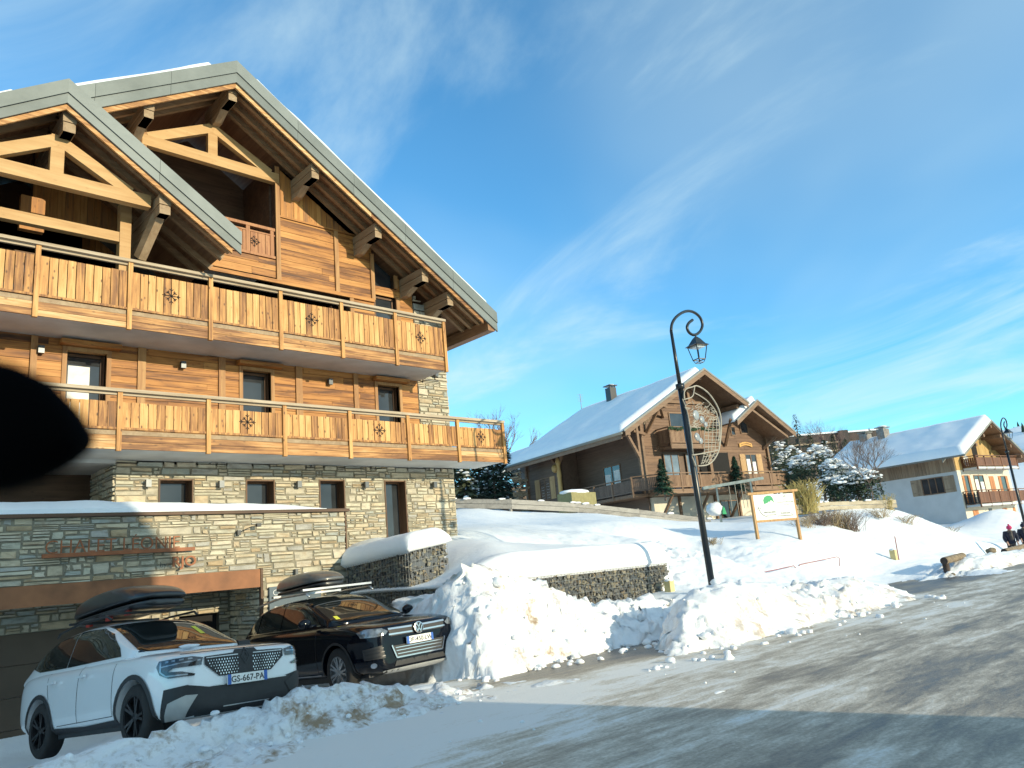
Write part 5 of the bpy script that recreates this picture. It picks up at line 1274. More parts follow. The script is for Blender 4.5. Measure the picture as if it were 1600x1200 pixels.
# timber frame of the porch
for q in [((-5.6,1.35,.1),(-5.6,1.35,4.7)),((-5.9,1.35,4.2),(-4.7,1.6,4.05)),((-5.62,1.35,2.5),(-6.6,1.3,4.2)),((-6.6,9.0,.1),(-6.6,9.0,4.4)),((-6.5,13.2,-.5),(-6.5,13.2,4.3)),((-4.75,1.9,.1),(-4.75,1.9,5.4)),((7.35,1.9,.1),(7.35,1.9,4.6)),((-6.6,8.2,3.9),(-6.6,9.0,3.0)),((-6.6,9.8,4.0),(-6.6,9.0,3.1))]:
    m = MB(); m.beam(*q, .17, .17); m.build('porch_timber', M['browntrim'], C2, world=False)
for q in [((-2.6,1.9,5.3),(-4.2,.5,6.15)),((3.0,1.9,3.4),(2.4,.5,5.0)),((7.0,1.9,3.2),(7.9,.5,4.5)),((-4.3,1.9,4.2),(-3.6,.5,6.3))]:
    m = MB(); m.beam(*q, .16, .18); m.build('eave_brace', M['browntrim'], C2, world=False)
# roofs
b = MB(); gable_slab(b, 0, ZA-.28, 7.75, 7.9, S2, S2, .18, .3, 14.0); b.build('roof', M['browntrim'], C2, world=False)
b = MB(); barge(b, 0, ZA-.2, 7.8, 4.0, S2, S2, .24, [(0,.14,.0)], 20); b.build('roof_edge', M['barge'], C2, world=False, fixn=True)
b = MB(); barge(b, 0, ZA-.33, 7.7, 3.9, S2, S2, .24, [(0,.34,.03)], 20); b.build('bargeboard', M['browntrim'], C2, world=False, fixn=True)
b = MB(); b.tube([(-7.85,.2,ZA-.42-S2*7.75),(-7.85,14,ZA-.42-S2*7.75)], .09, 8); b.build('gutter', M['barge'], C2, world=False, smooth=True)
b = MB(); b.tube([(-7.85,13.4,4.1),(-7.3,13.4,3.6),(-6.55,13.35,3.3),(-6.55,13.35,-.5)], .05, 8); b.build('downpipe', M['barge'], C2, world=False, smooth=True)
wbox('eave_board', M['browntrim'], C2, (-7.8,-7.72,.35,13.9,ZA-.75-S2*7.75,ZA-.42-S2*7.75))
S3 = .63; X3, Z3 = 4.87, 6.55
b = MB(); gable_slab(b, X3, Z3-.2, 2.4, 3.65, S3, S3, .16, .3, 8.0); b.build('second_roof', M['browntrim'], C2, world=False)
b = MB(); barge(b, X3, Z3-.14, 2.42, 3.68, S3, S3, .22, [(0,.12,.0)], 20); b.build('second_roof_edge', M['barge'], C2, world=False, fixn=True)
b = MB(); barge(b, X3, Z3-.26, 2.40, 3.6, S3, S3, .22, [(0,.30,.03)], 20); b.build('second_bargeboard', M['browntrim'], C2, world=False, fixn=True)
b = MB(); snow_slab(b, lambda X: ZA-.28-S2*np.abs(X), -7.8, .12, .26, 13.9, .34, 3)
snow_slab(b, lambda X: ZA-.28-S2*np.abs(X), -.1, 7.6, .5, 13.9, .26, 4); b.build('roof_snow', M['roofsnow'], C2, smooth=True, world=False)
b = MB(); snow_slab(b, lambda X: Z3-.2-S3*np.abs(X-X3), X3-2.45, X3+.1, .25, 7, .42, 5); snow_slab(b, lambda X: Z3-.2-S3*np.abs(X-X3), X3-.1, X3+3.6, .4, 7.5, .2, 6); b.build('second_roof_snow', M['roofsnow'], C2, smooth=True, world=False)
m = MB()
m.box(-2.1,2.1,1.8,1.97,6.3,6.5); m.beam((-1.9,1.88,6.55),(0,1.88,7.65),.16,.2); m.beam((1.9,1.88,6.55),(0,1.88,7.65),.16,.2); m.box(-.1,.1,1.8,1.96,6.5,7.7); m.build('gable_truss', M['browntrim'], C2, world=False)
for x, z in [(0,7.85),(-3.6,5.8),(3.3,5.95),(-7.0,3.9),(X3,5.75),(X3+2.9,3.95)]: wbox('purlin', M['browntrim'], C2, (x-.12,x+.12,.5,2.3,z-.14,z+.14))
m = MB(); m.box(-1.05,-.45,8.75,9.35,ZA-1.4,ZA+.55); ch = m.build('chimney', M['blackmetal'], C2, world=False); wbox('chimney_cap', M['blackmetal'], ch, (-1.15,-.35,8.65,9.45,ZA+.68,ZA+.75),(-1.02,-.95,8.78,8.85,ZA+.55,ZA+.68),(-.55,-.48,8.78,8.85,ZA+.55,ZA+.68),(-.55,-.48,9.25,9.32,ZA+.55,ZA+.68))
m = MB(); m.ball((-.75,9.05,ZA+.75),.36,2,(1,1,.30)); m.build('chimney_snow', M['snow'], ch, smooth=True, world=False)
m = MB(); m.beam((-.2,13.6,ZA-.4),(-.2,13.6,ZA+1.2),.04,.04); [m.beam((-.5,13.6,ZA+.6+i*.18),(.1,13.6,ZA+.6+i*.18),.02,.02) for i in range(4)]; m.build('aerial', M['greymetal'], C2, world=False)
# plaque on the right gable: a small golden ribbon
m = MB(); pts = [(4.45+.11*i, 3.55+.14*math.sin(math.pi*i/12)) for i in range(13)]
m.prism([(x,z) for x,z in pts]+[(x,z-.25) for x,z in pts[::-1]], lambda a,z,t:(a,t,z), 1.88, 1.93); m.build('name_board', plain('golden_board',(0.62,0.33,0.08),0.5), C2, world=False, fixn=True)
m = MB(); random.seed(4)
for i in range(11): x = 4.6+.1*i; z = 3.55+.14*math.sin(math.pi*(x-4.45)/1.32)-.17; m.box(x,x+.05,1.872,1.879,z,z+random.uniform(.06,.12))
m.build('carved_marks', M['frame'], C2, world=False)
m = MB(); random.seed(11)
for i in range(90): a=random.random()*6.28; rr_=random.uniform(.05,.42); m.beam((-5.0,1.1,5.0),(-5.0+rr_*math.cos(a),1.1+random.gauss(0,.06),5.0+rr_*math.sin(a)),.02,.02)
m.build('twig_star', M['hand'], C2, world=False)
m = MB(); m.lathe([(.16,0),(.17,.8),(.14,2.2),(.17,2.25),(.13,3.0),(.20,3.3),(.05,3.6)],12,o=(-6.72,8.7,.1)); m.ball((-6.85,8.95,2.95),.26,2,(1,1,1.2)); m.build('carved_post', M['goldwood'], C2, smooth=True, world=False)
# ---------------- white house on the right
O3p, rz3 = local(8, 62, (1502,770))
C3 = thing('house', 'white rendered house with timber upper floor and wide snowy roof, at the right edge', 'house', O3p, rz3, world=False)
A3, ZA3, SL, SRr = 4.3, 5.98, .475, .56
b = MB(); b.prism([(0,-3.4),(9.5,-3.4),(9.5,1.85),(0,1.85)], lambda a,z,t:(a,t,z), 0, 10.6); b.build('rendered_wall', M['whiterender'], C3, world=False)
b = MB(); b.box(0.0,9.5,-.02,0,-3.4,1.83); b.build('front_render', M['render'], C3, world=False)
b = MB(); b.prism([(0.02,1.85),(9.48,1.85),(9.48,ZA3-.4-SRr*(9.48-A3)),(A3,ZA3-.4),(0.02,ZA3-.4-SL*A3)], lambda a,z,t:(a,t,z), 0.03, 10.6); b.build('upper_core', M['darkwood'], C3, world=False, fixn=True)
b = MB(); planks(b, 0, 9.5, 1.85, ZA3, .03, [(3.3,4.5,2.3,4.0)], h=.3, seed=81, vertical=True, top=lambda x: ZA3-.42-(SL*(A3-x) if x < A3 else SRr*(x-A3)), t=.06); b.build('gable_boards', M['goldwood'], C3, world=False)
b = MB()
for k in range(35): y = .02+k*.297; b.box(-.09,.02,y,y+.285,1.78+.0*k,ZA3-.45-SL*A3)
b.build('side_boards', M['greybrown'], C3, world=False)
b = MB(); gable_slab(b, A3, ZA3-.12, 6.15, 5.9, SL, SRr, .2, -1.75, 11.35); b.build('roof', M['barge'], C3, world=False)
b = MB(); gable_slab(b, A3, ZA3-.34, 6.0, 5.8, SL, SRr, .06, -1.65, 11.2); b.build('soffit', M['brownrail'], C3, world=False)
b = MB(); barge(b, A3, ZA3-.08, 6.2, 5.95, SL, SRr, -1.82, [(0,.5,0)], 20); b.build('bargeboard', M['barge'], C3, world=False, fixn=True)
for x in (.9,2.6,A3,5.7,7.2,8.8): z = ZA3-.55-(SL*(A3-x) if x < A3 else SRr*(x-A3)); wbox('purlin', M['browntrim'], C3, (x-.11,x+.11,-1.6,.1,z-.25,z))
b = MB(); snow_slab(b, lambda X: ZA3-.12-SL*np.abs(A3-X), A3-6.25, A3+.1, -1.75, 11.4, .55, 13); snow_slab(b, lambda X: ZA3-.12-SRr*np.abs(X-A3), A3-.1, A3+5.8, -1.5, 11.2, .2, 14); b.build('roof_snow', M['roofsnow'], C3, smooth=True, world=False)
def balc3(x0, x1, z, zr_, nm):
    o = wbox(nm, M['whiterender'], C3, (x0,x1,-1.25,0-.02,z-.16,z)); rail(C3, (x0,-1.2), (x1,-1.2), z+.02, zr_, M['reddark'], posts=5, slat=.14, gap=.012)
    return o
balc3(.25, 9.3, -1.05, .08, 'lower_balcony'); balc3(1.1, 8.6, 1.95, 2.9, 'upper_balcony')
rail(C3, (.25,-.02), (.25,-1.2), -1.03, .08, M['blackmetal'], slat=.2, gap=.12); rail(C3, (1.1,-.02), (1.1,-1.2), 1.97, 2.9, M['reddark'], slat=.16, gap=.04)
win(C3, 1.0, 1.6, -.95, 1.35, -.02, shut='lr', sm='orangeshut', bars=0, nm='french_window'); win(C3, 2.7, 4.3, -.95, 1.35, -.02, bars=1, curtain_and_reflection=True, nm='french_window'); win(C3, 7.6, 8.4, -.4, 1.25, -.02, shut='lr', sm='orangeshut', bars=0)
wbox('shutter', M['orangeshut'], C3, (5.4,5.8,-.06,-.021,-.5,1.3)); wbox('shutter', M['orangeshut'], C3, (5.82,6.22,-.06,-.021,-.5,1.3))
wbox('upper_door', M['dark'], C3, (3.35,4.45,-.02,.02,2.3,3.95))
for x0, x1 in ((1.2,1.65),(1.68,2.1),(6.6,7.0),(7.03,7.4),(8.6,9.0)): wbox('ground_shutter', M['orangeshut'], C3, (x0,x1,-.06,-.021,-2.75,-1.45))
wbox('ground_door', M['greymetal'], C3, (4.0,4.6,-.05,-.021,-3.3,-1.4))
win(C3, 1.25, 2.95, .2, 1.45, -.0, shut='lr', ax='x', bars=2, sm='greybrown', pane='glass')
m = MB(); m.lathe([(.5,0),(.44,.06),(.25,.13),(.01,.16)], 24, o=(1.35,-.35,2.55), axis='y'); m.beam((1.35,-.05,2.5),(1.35,-.35,2.5),.05,.05); m.build('satellite_dish', M['white'], C3, smooth=True, world=False)
for x, y, h in ((A3-.2,9.4,.85),(A3-.6,7.4,.95)):
    m = MB(); m.box(x-.5,x+.5,y-.35,y+.35,ZA3-.9,ZA3+h-.1); c_ = m.build('chimney', plain('chimney_stone',(0.26,0.24,0.22),0.9,nsc=5,var=.2), C3, world=False)
    m = MB(); m.box(x-.6,x+.6,y-.45,y+.45,ZA3+h,ZA3+h+.08); m.box(x-.4,x-.3,y-.3,y-.2,ZA3+h-.1,ZA3+h); m.box(x+.3,x+.4,y+.2,y+.3,ZA3+h-.1,ZA3+h); m.build('chimney_cap', M['barge'], c_, world=False)
m = MB(); m.ball((A3-.6,7.4,ZA3+1.02),.55,2,(1,.8,.3)); m.build('chimney_snow', M['snow'], C3, smooth=True, world=False)
# ---------------- low neighbour roof left of the brown chalet
p = at(818, 762, D=72)
C4 = thing('cottage', 'low cottage under a snowy roof, glimpsed left of the brown chalet', 'house', p, R(-14), world=False)
wbox('wall', M['brownside'], C4, (-3.5,5,0,6,-3,.1)); b = MB(); b.prism([(-5,-.5),(1,3.6),(7,-.5),(7,-.75),(1,3.3),(-5,-.75)], lambda a,z,t:(a,t,z), -1, 7); b.build('roof', M['barge'], C4, world=False, fixn=True)
b = MB(); snow_slab(b, lambda X: 3.6-.683*np.abs(X-1), -5, 1.1, -1, 7, .35, 20); snow_slab(b, lambda X: 3.6-.683*np.abs(X-1), .9, 7, -1, 7, .35, 21); b.build('roof_snow', M['roofsnow'], C4, smooth=True, world=False)
# ---------------- long flat-roofed hotel on the ridge
pl = at(1206, 706, D=250)
C5 = thing('hotel', 'long dark apartment block with rows of balconies, on the ridge between the two houses', 'building', pl, R(-40), world=False)
wbox('wall', plain('dark_timber_wall',(0.055,0.045,0.04),0.9), C5, (0,23,0,10,-20,4.4),(23,26,-1.5,10,-20,5.0),(26,38,0,10,-20,4.2))
wbox('gable_wall', plain('blue_grey_wall',(0.12,0.14,0.18),0.9), C5, (-9,0,1,10,-20,4.0))
for k in range(6): wbox('balcony_row', M['greybrown'], C5, (0.3,22.8,-.9,0,-12.6+k*2.75,-12.1+k*2.75)); wbox('balcony_row', M['greybrown'], C5, (26.2,37.8,-.9,0,-12.9+k*2.75,-12.4+k*2.75))
for k in range(6): wbox('pier', M['greybrown'], C5, (1.5+k*4.0,1.7+k*4.0,-.8,0,-20,3.8))
b = MB(); b.box(-9.2,23,-.5,10,4.45,4.95); b.box(26,38,-.5,10,4.25,4.7); b.build('roof_snow', M['roofsnow'], C5, world=False)
# ---------------- chalet across the road, behind the viewer: it shades the near part of the street
C6 = thing('chalet', 'tall chalet across the street from the parked cars, shading the near road', 'house', (-2, -6.5, ROAD_Z))
b = MB(); b.box(-1,9.7,-16,-6.5,ROAD_Z,5.7); b.prism([(-16,5.7),(-6.5,5.7),(-11.2,7.9)], lambda a,z,t:(t,a,z), -1, 9.7); b.build('wall', M['white'], C6, fixn=True)
b = MB(); b.prism([(-17.2,5.4),(-11.2,8.2),(-11.2,8.5),(-17.2,5.7)], lambda a,z,t:(t,a,z), -1.5, 9.9); b.prism([(-5.6,5.55),(-11.2,8.2),(-11.2,8.5),(-5.6,5.85)], lambda a,z,t:(t,a,z), -1.5, 9.9); b.build('roof', M['browntrim'], C6, fixn=True)
for x in range(0, 9, 3):
    for z in (-.6, 2.3): wbox_ = MB(); wbox_.box(x,x+1.3,-6.49,-6.44,z,z+1.5); wbox_.build('window', M['glass'], C6)
for z in (1.4, 4.2):
    m = MB(); m.box(-.8,9.2,-6.5,-5.4,z-.2,z); 
    for k in range(48): m.box(-.8+k*.2075,-.8+k*.2075+.17,-5.45,-5.42,z,z+.95)
    m.build('balcony', M['rail'], C6)
# ------------------------------------------------------------------ street lamps
M['lampclear'] = plain('lantern_pane', (0.55,0.62,0.66), 0.15, var=0.05)
def lantern(parent, c, s=1.0, rot=0.5):
    """four-sided lantern hanging under c (its top point)"""
    m = MB(); q = lambda w, z: [(c[0]+w*s*math.cos(rot+k*math.pi/2), c[1]+w*s*math.sin(rot+k*math.pi/2), c[2]+z*s) for k in range(4)]
    for (w0,z0),(w1,z1) in [((.03,0),(.10,-.06)),((.10,-.06),(.21,-.20)),((.21,-.20),(.31,-.25)),((.31,-.25),(.22,-.265))]:
        a, b_ = q(w0,z0), q(w1,z1)
        for k in range(4): m.add([a[k],a[(k+1)%4],b_[(k+1)%4],b_[k]],[(0,1,2,3)])
    m.tube([(c[0],c[1],c[2]+.06*s),(c[0],c[1],c[2])], .02*s, 6)
    lo = m.build('lantern', M['blackmetal'], parent, fixn=True)
    a, b_ = q(.235,-.26), q(.15,-.60); e = q(.10,-.68); m = MB()
    for k in range(4): m.beam(a[k], b_[k], .022*s, .022*s); m.beam(b_[k], b_[(k+1)%4], .024*s, .02*s); m.beam(a[k], a[(k+1)%4], .024*s,.02*s); m.beam(b_[k], e[k], .014*s,.014*s); m.beam(e[k], e[(k+1)%4], .014*s,.014*s)
    m.build('lantern_frame', M['blackmetal'], lo)
    i0, i1 = q(.19,-.255), q(.18,-.30); m = MB()
    for k in range(4): m.add([i0[k],i0[(k+1)%4],i1[(k+1)%4],i1[k]],[(0,1,2,3)])
    m.add(i1, [(0,1,2,3)]); m.build('lamp_glass', M['lampclear'], lo)
def lamp(label, base, pts, col_z, rb, rt):
    t = thing('street_lamp', label, 'street lamp', base, group='street lamps')
    m = MB(); p0 = Vector(base); top = Vector(pts[0]); f = (col_z-p0.z)/(top.z-p0.z); mid = p0.lerp(top, f)
    m.tube([p0, mid], [rb, rb*.86], 10); m.tube([mid-Vector((0,0,.06)), mid+Vector((0,0,.06))], rb*1.35, 10); m.tube([mid, top], [rb*.62, rt], 10)
    m.build('post', M['blackmetal'], t, smooth=True)
    m = MB(); sm = []
    P = [Vector(p) for p in pts]
    for i in range(len(P)-1):
        a, b_, c_, d_ = P[max(i-1,0)], P[i], P[i+1], P[min(i+2,len(P)-1)]
        for k in range(4):
            u = k/4; sm.append(.5*((2*b_)+(c_-a)*u+(2*a-5*b_+4*c_-d_)*u*u+(3*b_-a-3*c_+d_)*u**3))
    sm.append(P[-1]); m.tube(sm, rt, 10); m.build('scroll_arm', M['blackmetal'], t, smooth=True)
    return t
spx = [(1048.6,517),(1050,506),(1056,496),(1066,488.5),(1076,486),(1086,489),(1094,496.5),(1097.5,507),(1095,516),(1089,522),(1082,523),(1076,518.5),(1073.5,511.5),(1076,505),(1082,500)]
SP = [at(x, y, Y=10) for x, y in spx]
L1 = lamp('tall black street lamp with scroll arm, standing behind the snow bank in mid picture', (15.36, 10, gz(15.36,10)-.5), SP, 3.80, .078, .036)
lantern(L1, at(1087, 526, Y=10), 1.0)
o2 = at(1598, 800, Y=12.4); k2 = at(1567, 680, Y=12.4)
SP2 = [SP[0]+(p-SP[0])*1.0 + (Vector((k2.x, 12.4, SP[0].z+.12))-SP[0]) for p in SP]
L2 = lamp('farther black street lamp with scroll arm, before the white house', (k2.x+.1, 12.4, -1.7), SP2, 3.9, .078, .036)
lantern(L2, SP2[9]+Vector((0.05,0,-.05)), 1.0)
# winter light ornament on the first post: half-moon outline, netting and discs
M['net'] = plain('pale_rope_light', (0.36,0.33,0.27), 0.6)
M['disc'] = plain('clear_plastic_disc', (0.28,0.31,0.33), 0.3)
OR = thing('light_ornament', 'half-moon winter light ornament of pale netting and discs, fixed to the lamp post', 'ornament', at(1066, 660, Y=9.93))
def zp(x, y): return at(1040+x/8, 590+y/8, Y=9.90)
def curve(pp, r, m, n=6):
    P = [zp(*q) for q in pp]; sm = []; r = r*.8
    for i in range(len(P)-1):
        a, b_, c_, d_ = P[max(i-1,0)], P[i], P[i+1], P[min(i+2,len(P)-1)]
        for k in range(5):
            u = k/5; sm.append(.5*((2*b_)+(c_-a)*u+(2*a-5*b_+4*c_-d_)*u*u+(3*b_-a-3*c_+d_)*u**3))
    sm.append(P[-1]); m.tube(sm, r, n)
m = MB(); outer = [(400,105),(520,180),(620,310),(680,450),(695,600),(685,780),(660,920),(600,1030),(520,1090),(400,1105)]
curve([(235,270),(232,190),(260,140),(330,118)]+outer, .022, m); curve([(380,1110),(330,985)], .018, m); curve([(225,275),(330,240),(355,160),(362,110)], .018, m)
curve([(360,190),(450,240),(540,310),(630,430),(665,580),(670,700),(655,800)], .018, m); curve([(330,970),(480,945),(655,908)], .02, m); curve([(210,265),(270,420),(310,650),(345,960)], .014, m)
m.build('frame', M['net'], OR, smooth=True)
m = MB(); random.seed(21)
inner = [(560,480),(520,560),(490,680),(490,820),(480,950),(440,1080)]
ou = [(640,480),(672,560),(680,690),(672,820),(645,940),(560,1070)]
for f in (0,.25,.5,.75,1): curve([(a[0]+(b_[0]-a[0])*f+random.gauss(0,5), a[1]+(b_[1]-a[1])*f) for a, b_ in zip(inner, ou)], .011, m, 5)
for i in range(16):
    t = i/15*4.99; k = int(t); u = t-k; g = lambda A: (A[k][0]+(A[k+1][0]-A[k][0])*u, A[k][1]+(A[k+1][1]-A[k][1])*u)
    a, b_ = g(inner), g(ou); curve([a, ((a[0]+b_[0])/2, (a[1]+b_[1])/2+random.gauss(0,14)), b_], .009, m, 5)
for i in range(60):                      # dense upper netting
    x = random.uniform(270,610); y = random.uniform(290, 470)+ (x-270)*.22
    th = random.uniform(0,3.14); l = random.uniform(18,40); curve([(x-l*math.cos(th),y-l*math.sin(th)),(x+random.gauss(0,8),y+random.gauss(0,8)),(x+l*math.cos(th),y+l*math.sin(th))], .008, m, 4)
for i in range(30):
    x = random.uniform(310,440); y = random.uniform(520, 640); th = random.uniform(0,3.14); l = random.uniform(15,30); curve([(x-l*math.cos(th),y-l*math.sin(th)),(x+random.gauss(0,8),y+random.gauss(0,8)),(x+l*math.cos(th),y+l*math.sin(th))], .008, m, 4)
m.build('netting', M['net'], OR)
for x, y, r in ((380,470,.125),(455,525,.095),(500,585,.07),(395,740,.10),(440,790,.075)):
    c = zp(x, y); m = MB(); m.lathe([(.001,-.015),(r*.9,-.015),(r,0),(r*.9,.015),(.001,.015)], 20, o=c, axis='y'); m.build('disc', M['disc'], OR, smooth=True)
# ------------------------------------------------------------------ direction board on two timber legs
M['signwood'] = wood('sign_timber', [(0.2,(0.20,0.10,0.035)),(0.5,(0.38,0.21,0.08)),(0.8,(0.50,0.30,0.12))], 'z', 9, 0.6, knots=0.2)
M['signwhite'] = plain('white_sign_board', (0.74,0.76,0.72), 0.6, var=0.02)
M['signgreen'] = plain('sign_green', (0.03,0.30,0.12), 0.6); M['ink'] = plain('sign_ink', (0.03,0.04,0.04), 0.7)
DS = 28.5
pl, pr = at(1185,847,D=DS), at(1250,839,D=DS*1.035)
SG = thing('direction_sign', 'white wooden direction board with green emblem on two timber legs, on the snowy slope', 'sign', pl)
ax = (pr-pl); ax.z = 0; W_ = ax.length; ax.normalize(); nrm = Vector((ax.y,-ax.x,0))     # board faces the street
zt_ = at(1172,771,D=DS).z; zb_ = at(1182,813,D=DS).z
def sp_(a, z, d=0): return pl + ax*a + nrm*d + Vector((0,0,z-pl.z))
for a, dz in ((0,0),(W_,.12)): m = MB(); m.beam(sp_(a,pl.z-.5),sp_(a,zt_+.02),.10,.10, up=nrm); m.build('leg', M['signwood'], SG)
m = MB(); m.beam(sp_(-.22,zt_+.0,.03),sp_(W_+.22,zt_+.06,.03),.10,.09); m.build('top_rail', M['signwood'], SG)
m = MB(); m.beam(sp_(.05,zb_-.04,.0),sp_(W_-.05,zb_-.04,.0),.08,.09); m.build('bottom_rail', M['signwood'], SG)
m = MB(); bw, bh = W_-.1, zt_-.05-zb_; m.add([sp_(.05,zb_,.02),sp_(W_-.05,zb_,.02),sp_(W_-.05,zt_-.05,.02),sp_(.05,zt_-.05,.02),sp_(.05,zb_,.05),sp_(W_-.05,zb_,.05),sp_(W_-.05,zt_-.05,.05),sp_(.05,zt_-.05,.05)],[(0,3,2,1),(4,5,6,7),(0,1,5,4),(1,2,6,5),(2,3,7,6),(3,0,4,7)]); bo = m.build('board', M['signwhite'], SG, fixn=True)
def fl(m, pts, d=.055): m.add([sp_(.05+u*bw, zb_+v*bh, d) for u, v in pts], [tuple(range(len(pts)))])
m = MB(); fl(m, [(.24,.62),(.23,.78),(.27,.90),(.34,.96),(.42,.95),(.47,.86),(.49,.70),(.49,.64),(.45,.74),(.41,.76),(.40,.68),(.37,.72),(.33,.66)]); m.build('green_emblem', M['signgreen'], bo)
m = MB(); random.seed(31)
def scrawl(u0, u1, v, h):                # lettering too small in the photograph to read: strokes only
    u = u0
    while u < u1:
        w = random.uniform(.010,.018); hh = h*random.uniform(.7,1); fl(m, [(u,v),(u+w*.55,v),(u+w*.55,v+hh),(u,v+hh)])
        if random.random() < .5: fl(m, [(u,v+hh*.4),(u+w*1.2,v+hh*.4),(u+w*1.2,v+hh*.62),(u,v+hh*.62)], .0555)
        u += w*1.5
for a in [(.74,.80,.87,.07),(.72,.82,.76,.05),(.56,.98,.64,.05),(.72,.86,.52,.05),(.24,.27,.36,.03),(.20,.50,.25,.08),(.27,.50,.15,.06),(.62,.86,.18,.08),(.82,.88,.30,.03)]: scrawl(*a)
for i in range(10):
    a0, a1 = i/10, (i+1)/10; f = lambda t: (.09+.26*t*t, .50-.42*math.sin(t*1.45)); (u0,v0),(u1,v1) = f(a0), f(a1); fl(m, [(u0-.006,v0-.006),(u1-.006,v1-.006),(u1+.006,v1+.010),(u0+.006,v0+.010)])
for q in ([(.09,.53),(.05,.42),(.065,.41)],[(.09,.53),(.15,.44),(.14,.42)],[(.52,.10),(.92,.10),(.92,.125),(.52,.125)],[(.96,.11),(.88,.19),(.875,.17)],[(.96,.11),(.88,.03),(.89,.02)]): fl(m, q)
m.build('lettering', M['ink'], bo)
# ------------------------------------------------------------------ fences on the slope
M['fence'] = wood('weathered_fence', [(0.2,(0.13,0.12,0.11)),(0.5,(0.24,0.225,0.205)),(0.8,(0.34,0.32,0.29))], 'x', 5, 0.5, knots=0.2)
M['fence2'] = wood('pale_fence', [(0.2,(0.22,0.18,0.12)),(0.5,(0.36,0.30,0.21)),(0.8,(0.46,0.40,0.29))], 'x', 5, 0.5, knots=0.2)
def fence(label, px, hgt, mat, post_gap, up=.05):
    P = [at(x, y, D=d) for x, y, d in px]
    t = thing('fence', label, 'fence', P[0])
    m = MB()
    for a, c in zip(P, P[1:]):
        nn = (c-a).cross(Vector((0,0,1))).normalized()
        for k in range(2): z = up+hgt*(k+.5)/2; m.beam(a+Vector((0,0,z)), c+Vector((0,0,z)), .06, hgt/2-.02)
    m.build('planks', mat, t)
    for a, c in zip(P, P[1:]):
        n = max(1, int((c-a).length/post_gap))
        for k in range(n): q = a.lerp(c, k/n); m = MB(); m.box(q.x-.06,q.x+.06,q.y+.03,q.y+.15,q.z-.5,q.z+up+hgt+.04); m.build('post', mat, t)
        m = MB()
    random.seed(len(label))
    for a, c in zip(P, P[1:]):
        for k in range(3): q = a.lerp(c, random.random()); m = MB(); m.ball((q.x,q.y,q.z+up+hgt+.01), random.uniform(.08,.16), 2, (1.8,.5,.35), jit=.1); m.build('snow_patch', M['snow'], t, smooth=True)
fence('low fence of heavy grey planks along the snow bench below the brown chalet', [(700,796,36),(800,797,36),(905,802,37),(1000,812,38),(1112,826,39.5)], .46, M['fence'], 3.2)
fence('low pale plank fence on the hilltop right of the direction sign', [(1240,806,37),(1290,799,38),(1345,797,38.5),(1402,795,39)], .42, M['fence2'], 3.0)
# log barrier by the road
M['bark'] = plain('log_bark', (0.23,0.175,0.115), 0.9, var=0.25, nsc=9, bump=0.5); M['logend'] = plain('log_end', (0.07,0.05,0.04), 0.85, var=0.2)
def logfence(label, x0, x1, y, zc, posts):
    t = thing('log_barrier', label, 'log barrier', (x0, y, zc-.7), group='log barriers by the road')
    m = MB(); m.tube([(x0,y,zc),(x1,y+.1,zc+.05)], .125, 14, caps=False); m.build('rail_log', M['bark'], t, smooth=True)
    m = MB(); m.tube([(x0-.02,y,zc),(x0+.01,y,zc)], .122, 14); m.build('cut_end', M['logend'], t)
    for px in posts: m = MB(); m.tube([(px,y+.03,zc-.9),(px,y+.03,zc-.08)], .11, 12); m.build('post', M['logend'], t, smooth=True)
    m = MB(); m.tube([(posts[0]-.25,y-.15,zc-.52),(posts[0]+.9,y-.1,zc-.50)], .11, 12); m.build('lower_log', M['bark'], t, smooth=True)
a = at(1475,876.5,Y=9.75); logfence('nearer log barrier half buried in dirty roadside snow', a.x, a.x+2.3, 9.75, a.z, [a.x+.18])
a = at(1569,862,Y=9.95); logfence('farther log barrier beside the walkers, partly under snow', a.x, a.x+3.6, 9.95, a.z, [a.x+.3])
m = MB(); a = at(1549,863,Y=9.8); m.tube([a+Vector((0,0,-.5)), a+Vector((0,0,.0))], .09, 10); m.ball(a+Vector((0,0,.06)), .2, 2, (1.2,1,.6), jit=.1)
tag(m.build('wooden_stump', M['bark'], smooth=True), 'short snow-dusted wooden stump between the two log barriers', 'stump')
# red tube rails, red stake, yellow boxes
M['redtube'] = plain('red_tube', (0.30,0.06,0.05), 0.45)
def hoop(label, px):
    P = [at(x, y, Y=12.6) for x, y in px]; m = MB(); m.tube(P, .013, 8); tag(m.build('tube_rail', M['redtube'], smooth=True), label, 'tube rail', 'red tube rails')
hoop('lower red tube rail in the snow, left of its pair', [(1190,906),(1190,897),(1194,894),(1240,884),(1243,887),(1243,898)])
hoop('longer red tube rail in the snow, right of its pair', [(1247,897),(1247,886),(1250,882),(1308,870),(1312,873),(1312,886)])
m = MB(); m.tube([at(1404,873,Y=12)-Vector((0,0,.3)), at(1398,838,Y=12)], .018, 6); tag(m.build('marker_stake', M['redtube']), 'thin leaning red marker stake in the snow field', 'stake')
M['cream'] = plain('cream_box', (0.62,0.50,0.24), 0.6)
def ybox(label, p, s):
    t = thing('utility_box', label, 'box', p, group='small cream boxes'); m = MB(); m.box(p.x-s,p.x+s,p.y-s,p.y+s,p.z-.5,p.z+s*1.7); m.build('case', M['cream'], t)
    m = MB(); m.ball((p.x,p.y,p.z+s*1.75), s*1.3, 2, (1,1,.35)); m.build('snow_top', M['snow'], t, smooth=True)
ybox('small cream box in the snow beside the right end of the gabion wall', at(1046,917,Y=11.2), .085); ybox('small cream box beside the red marker stake', at(1396,866,Y=12.1), .10)
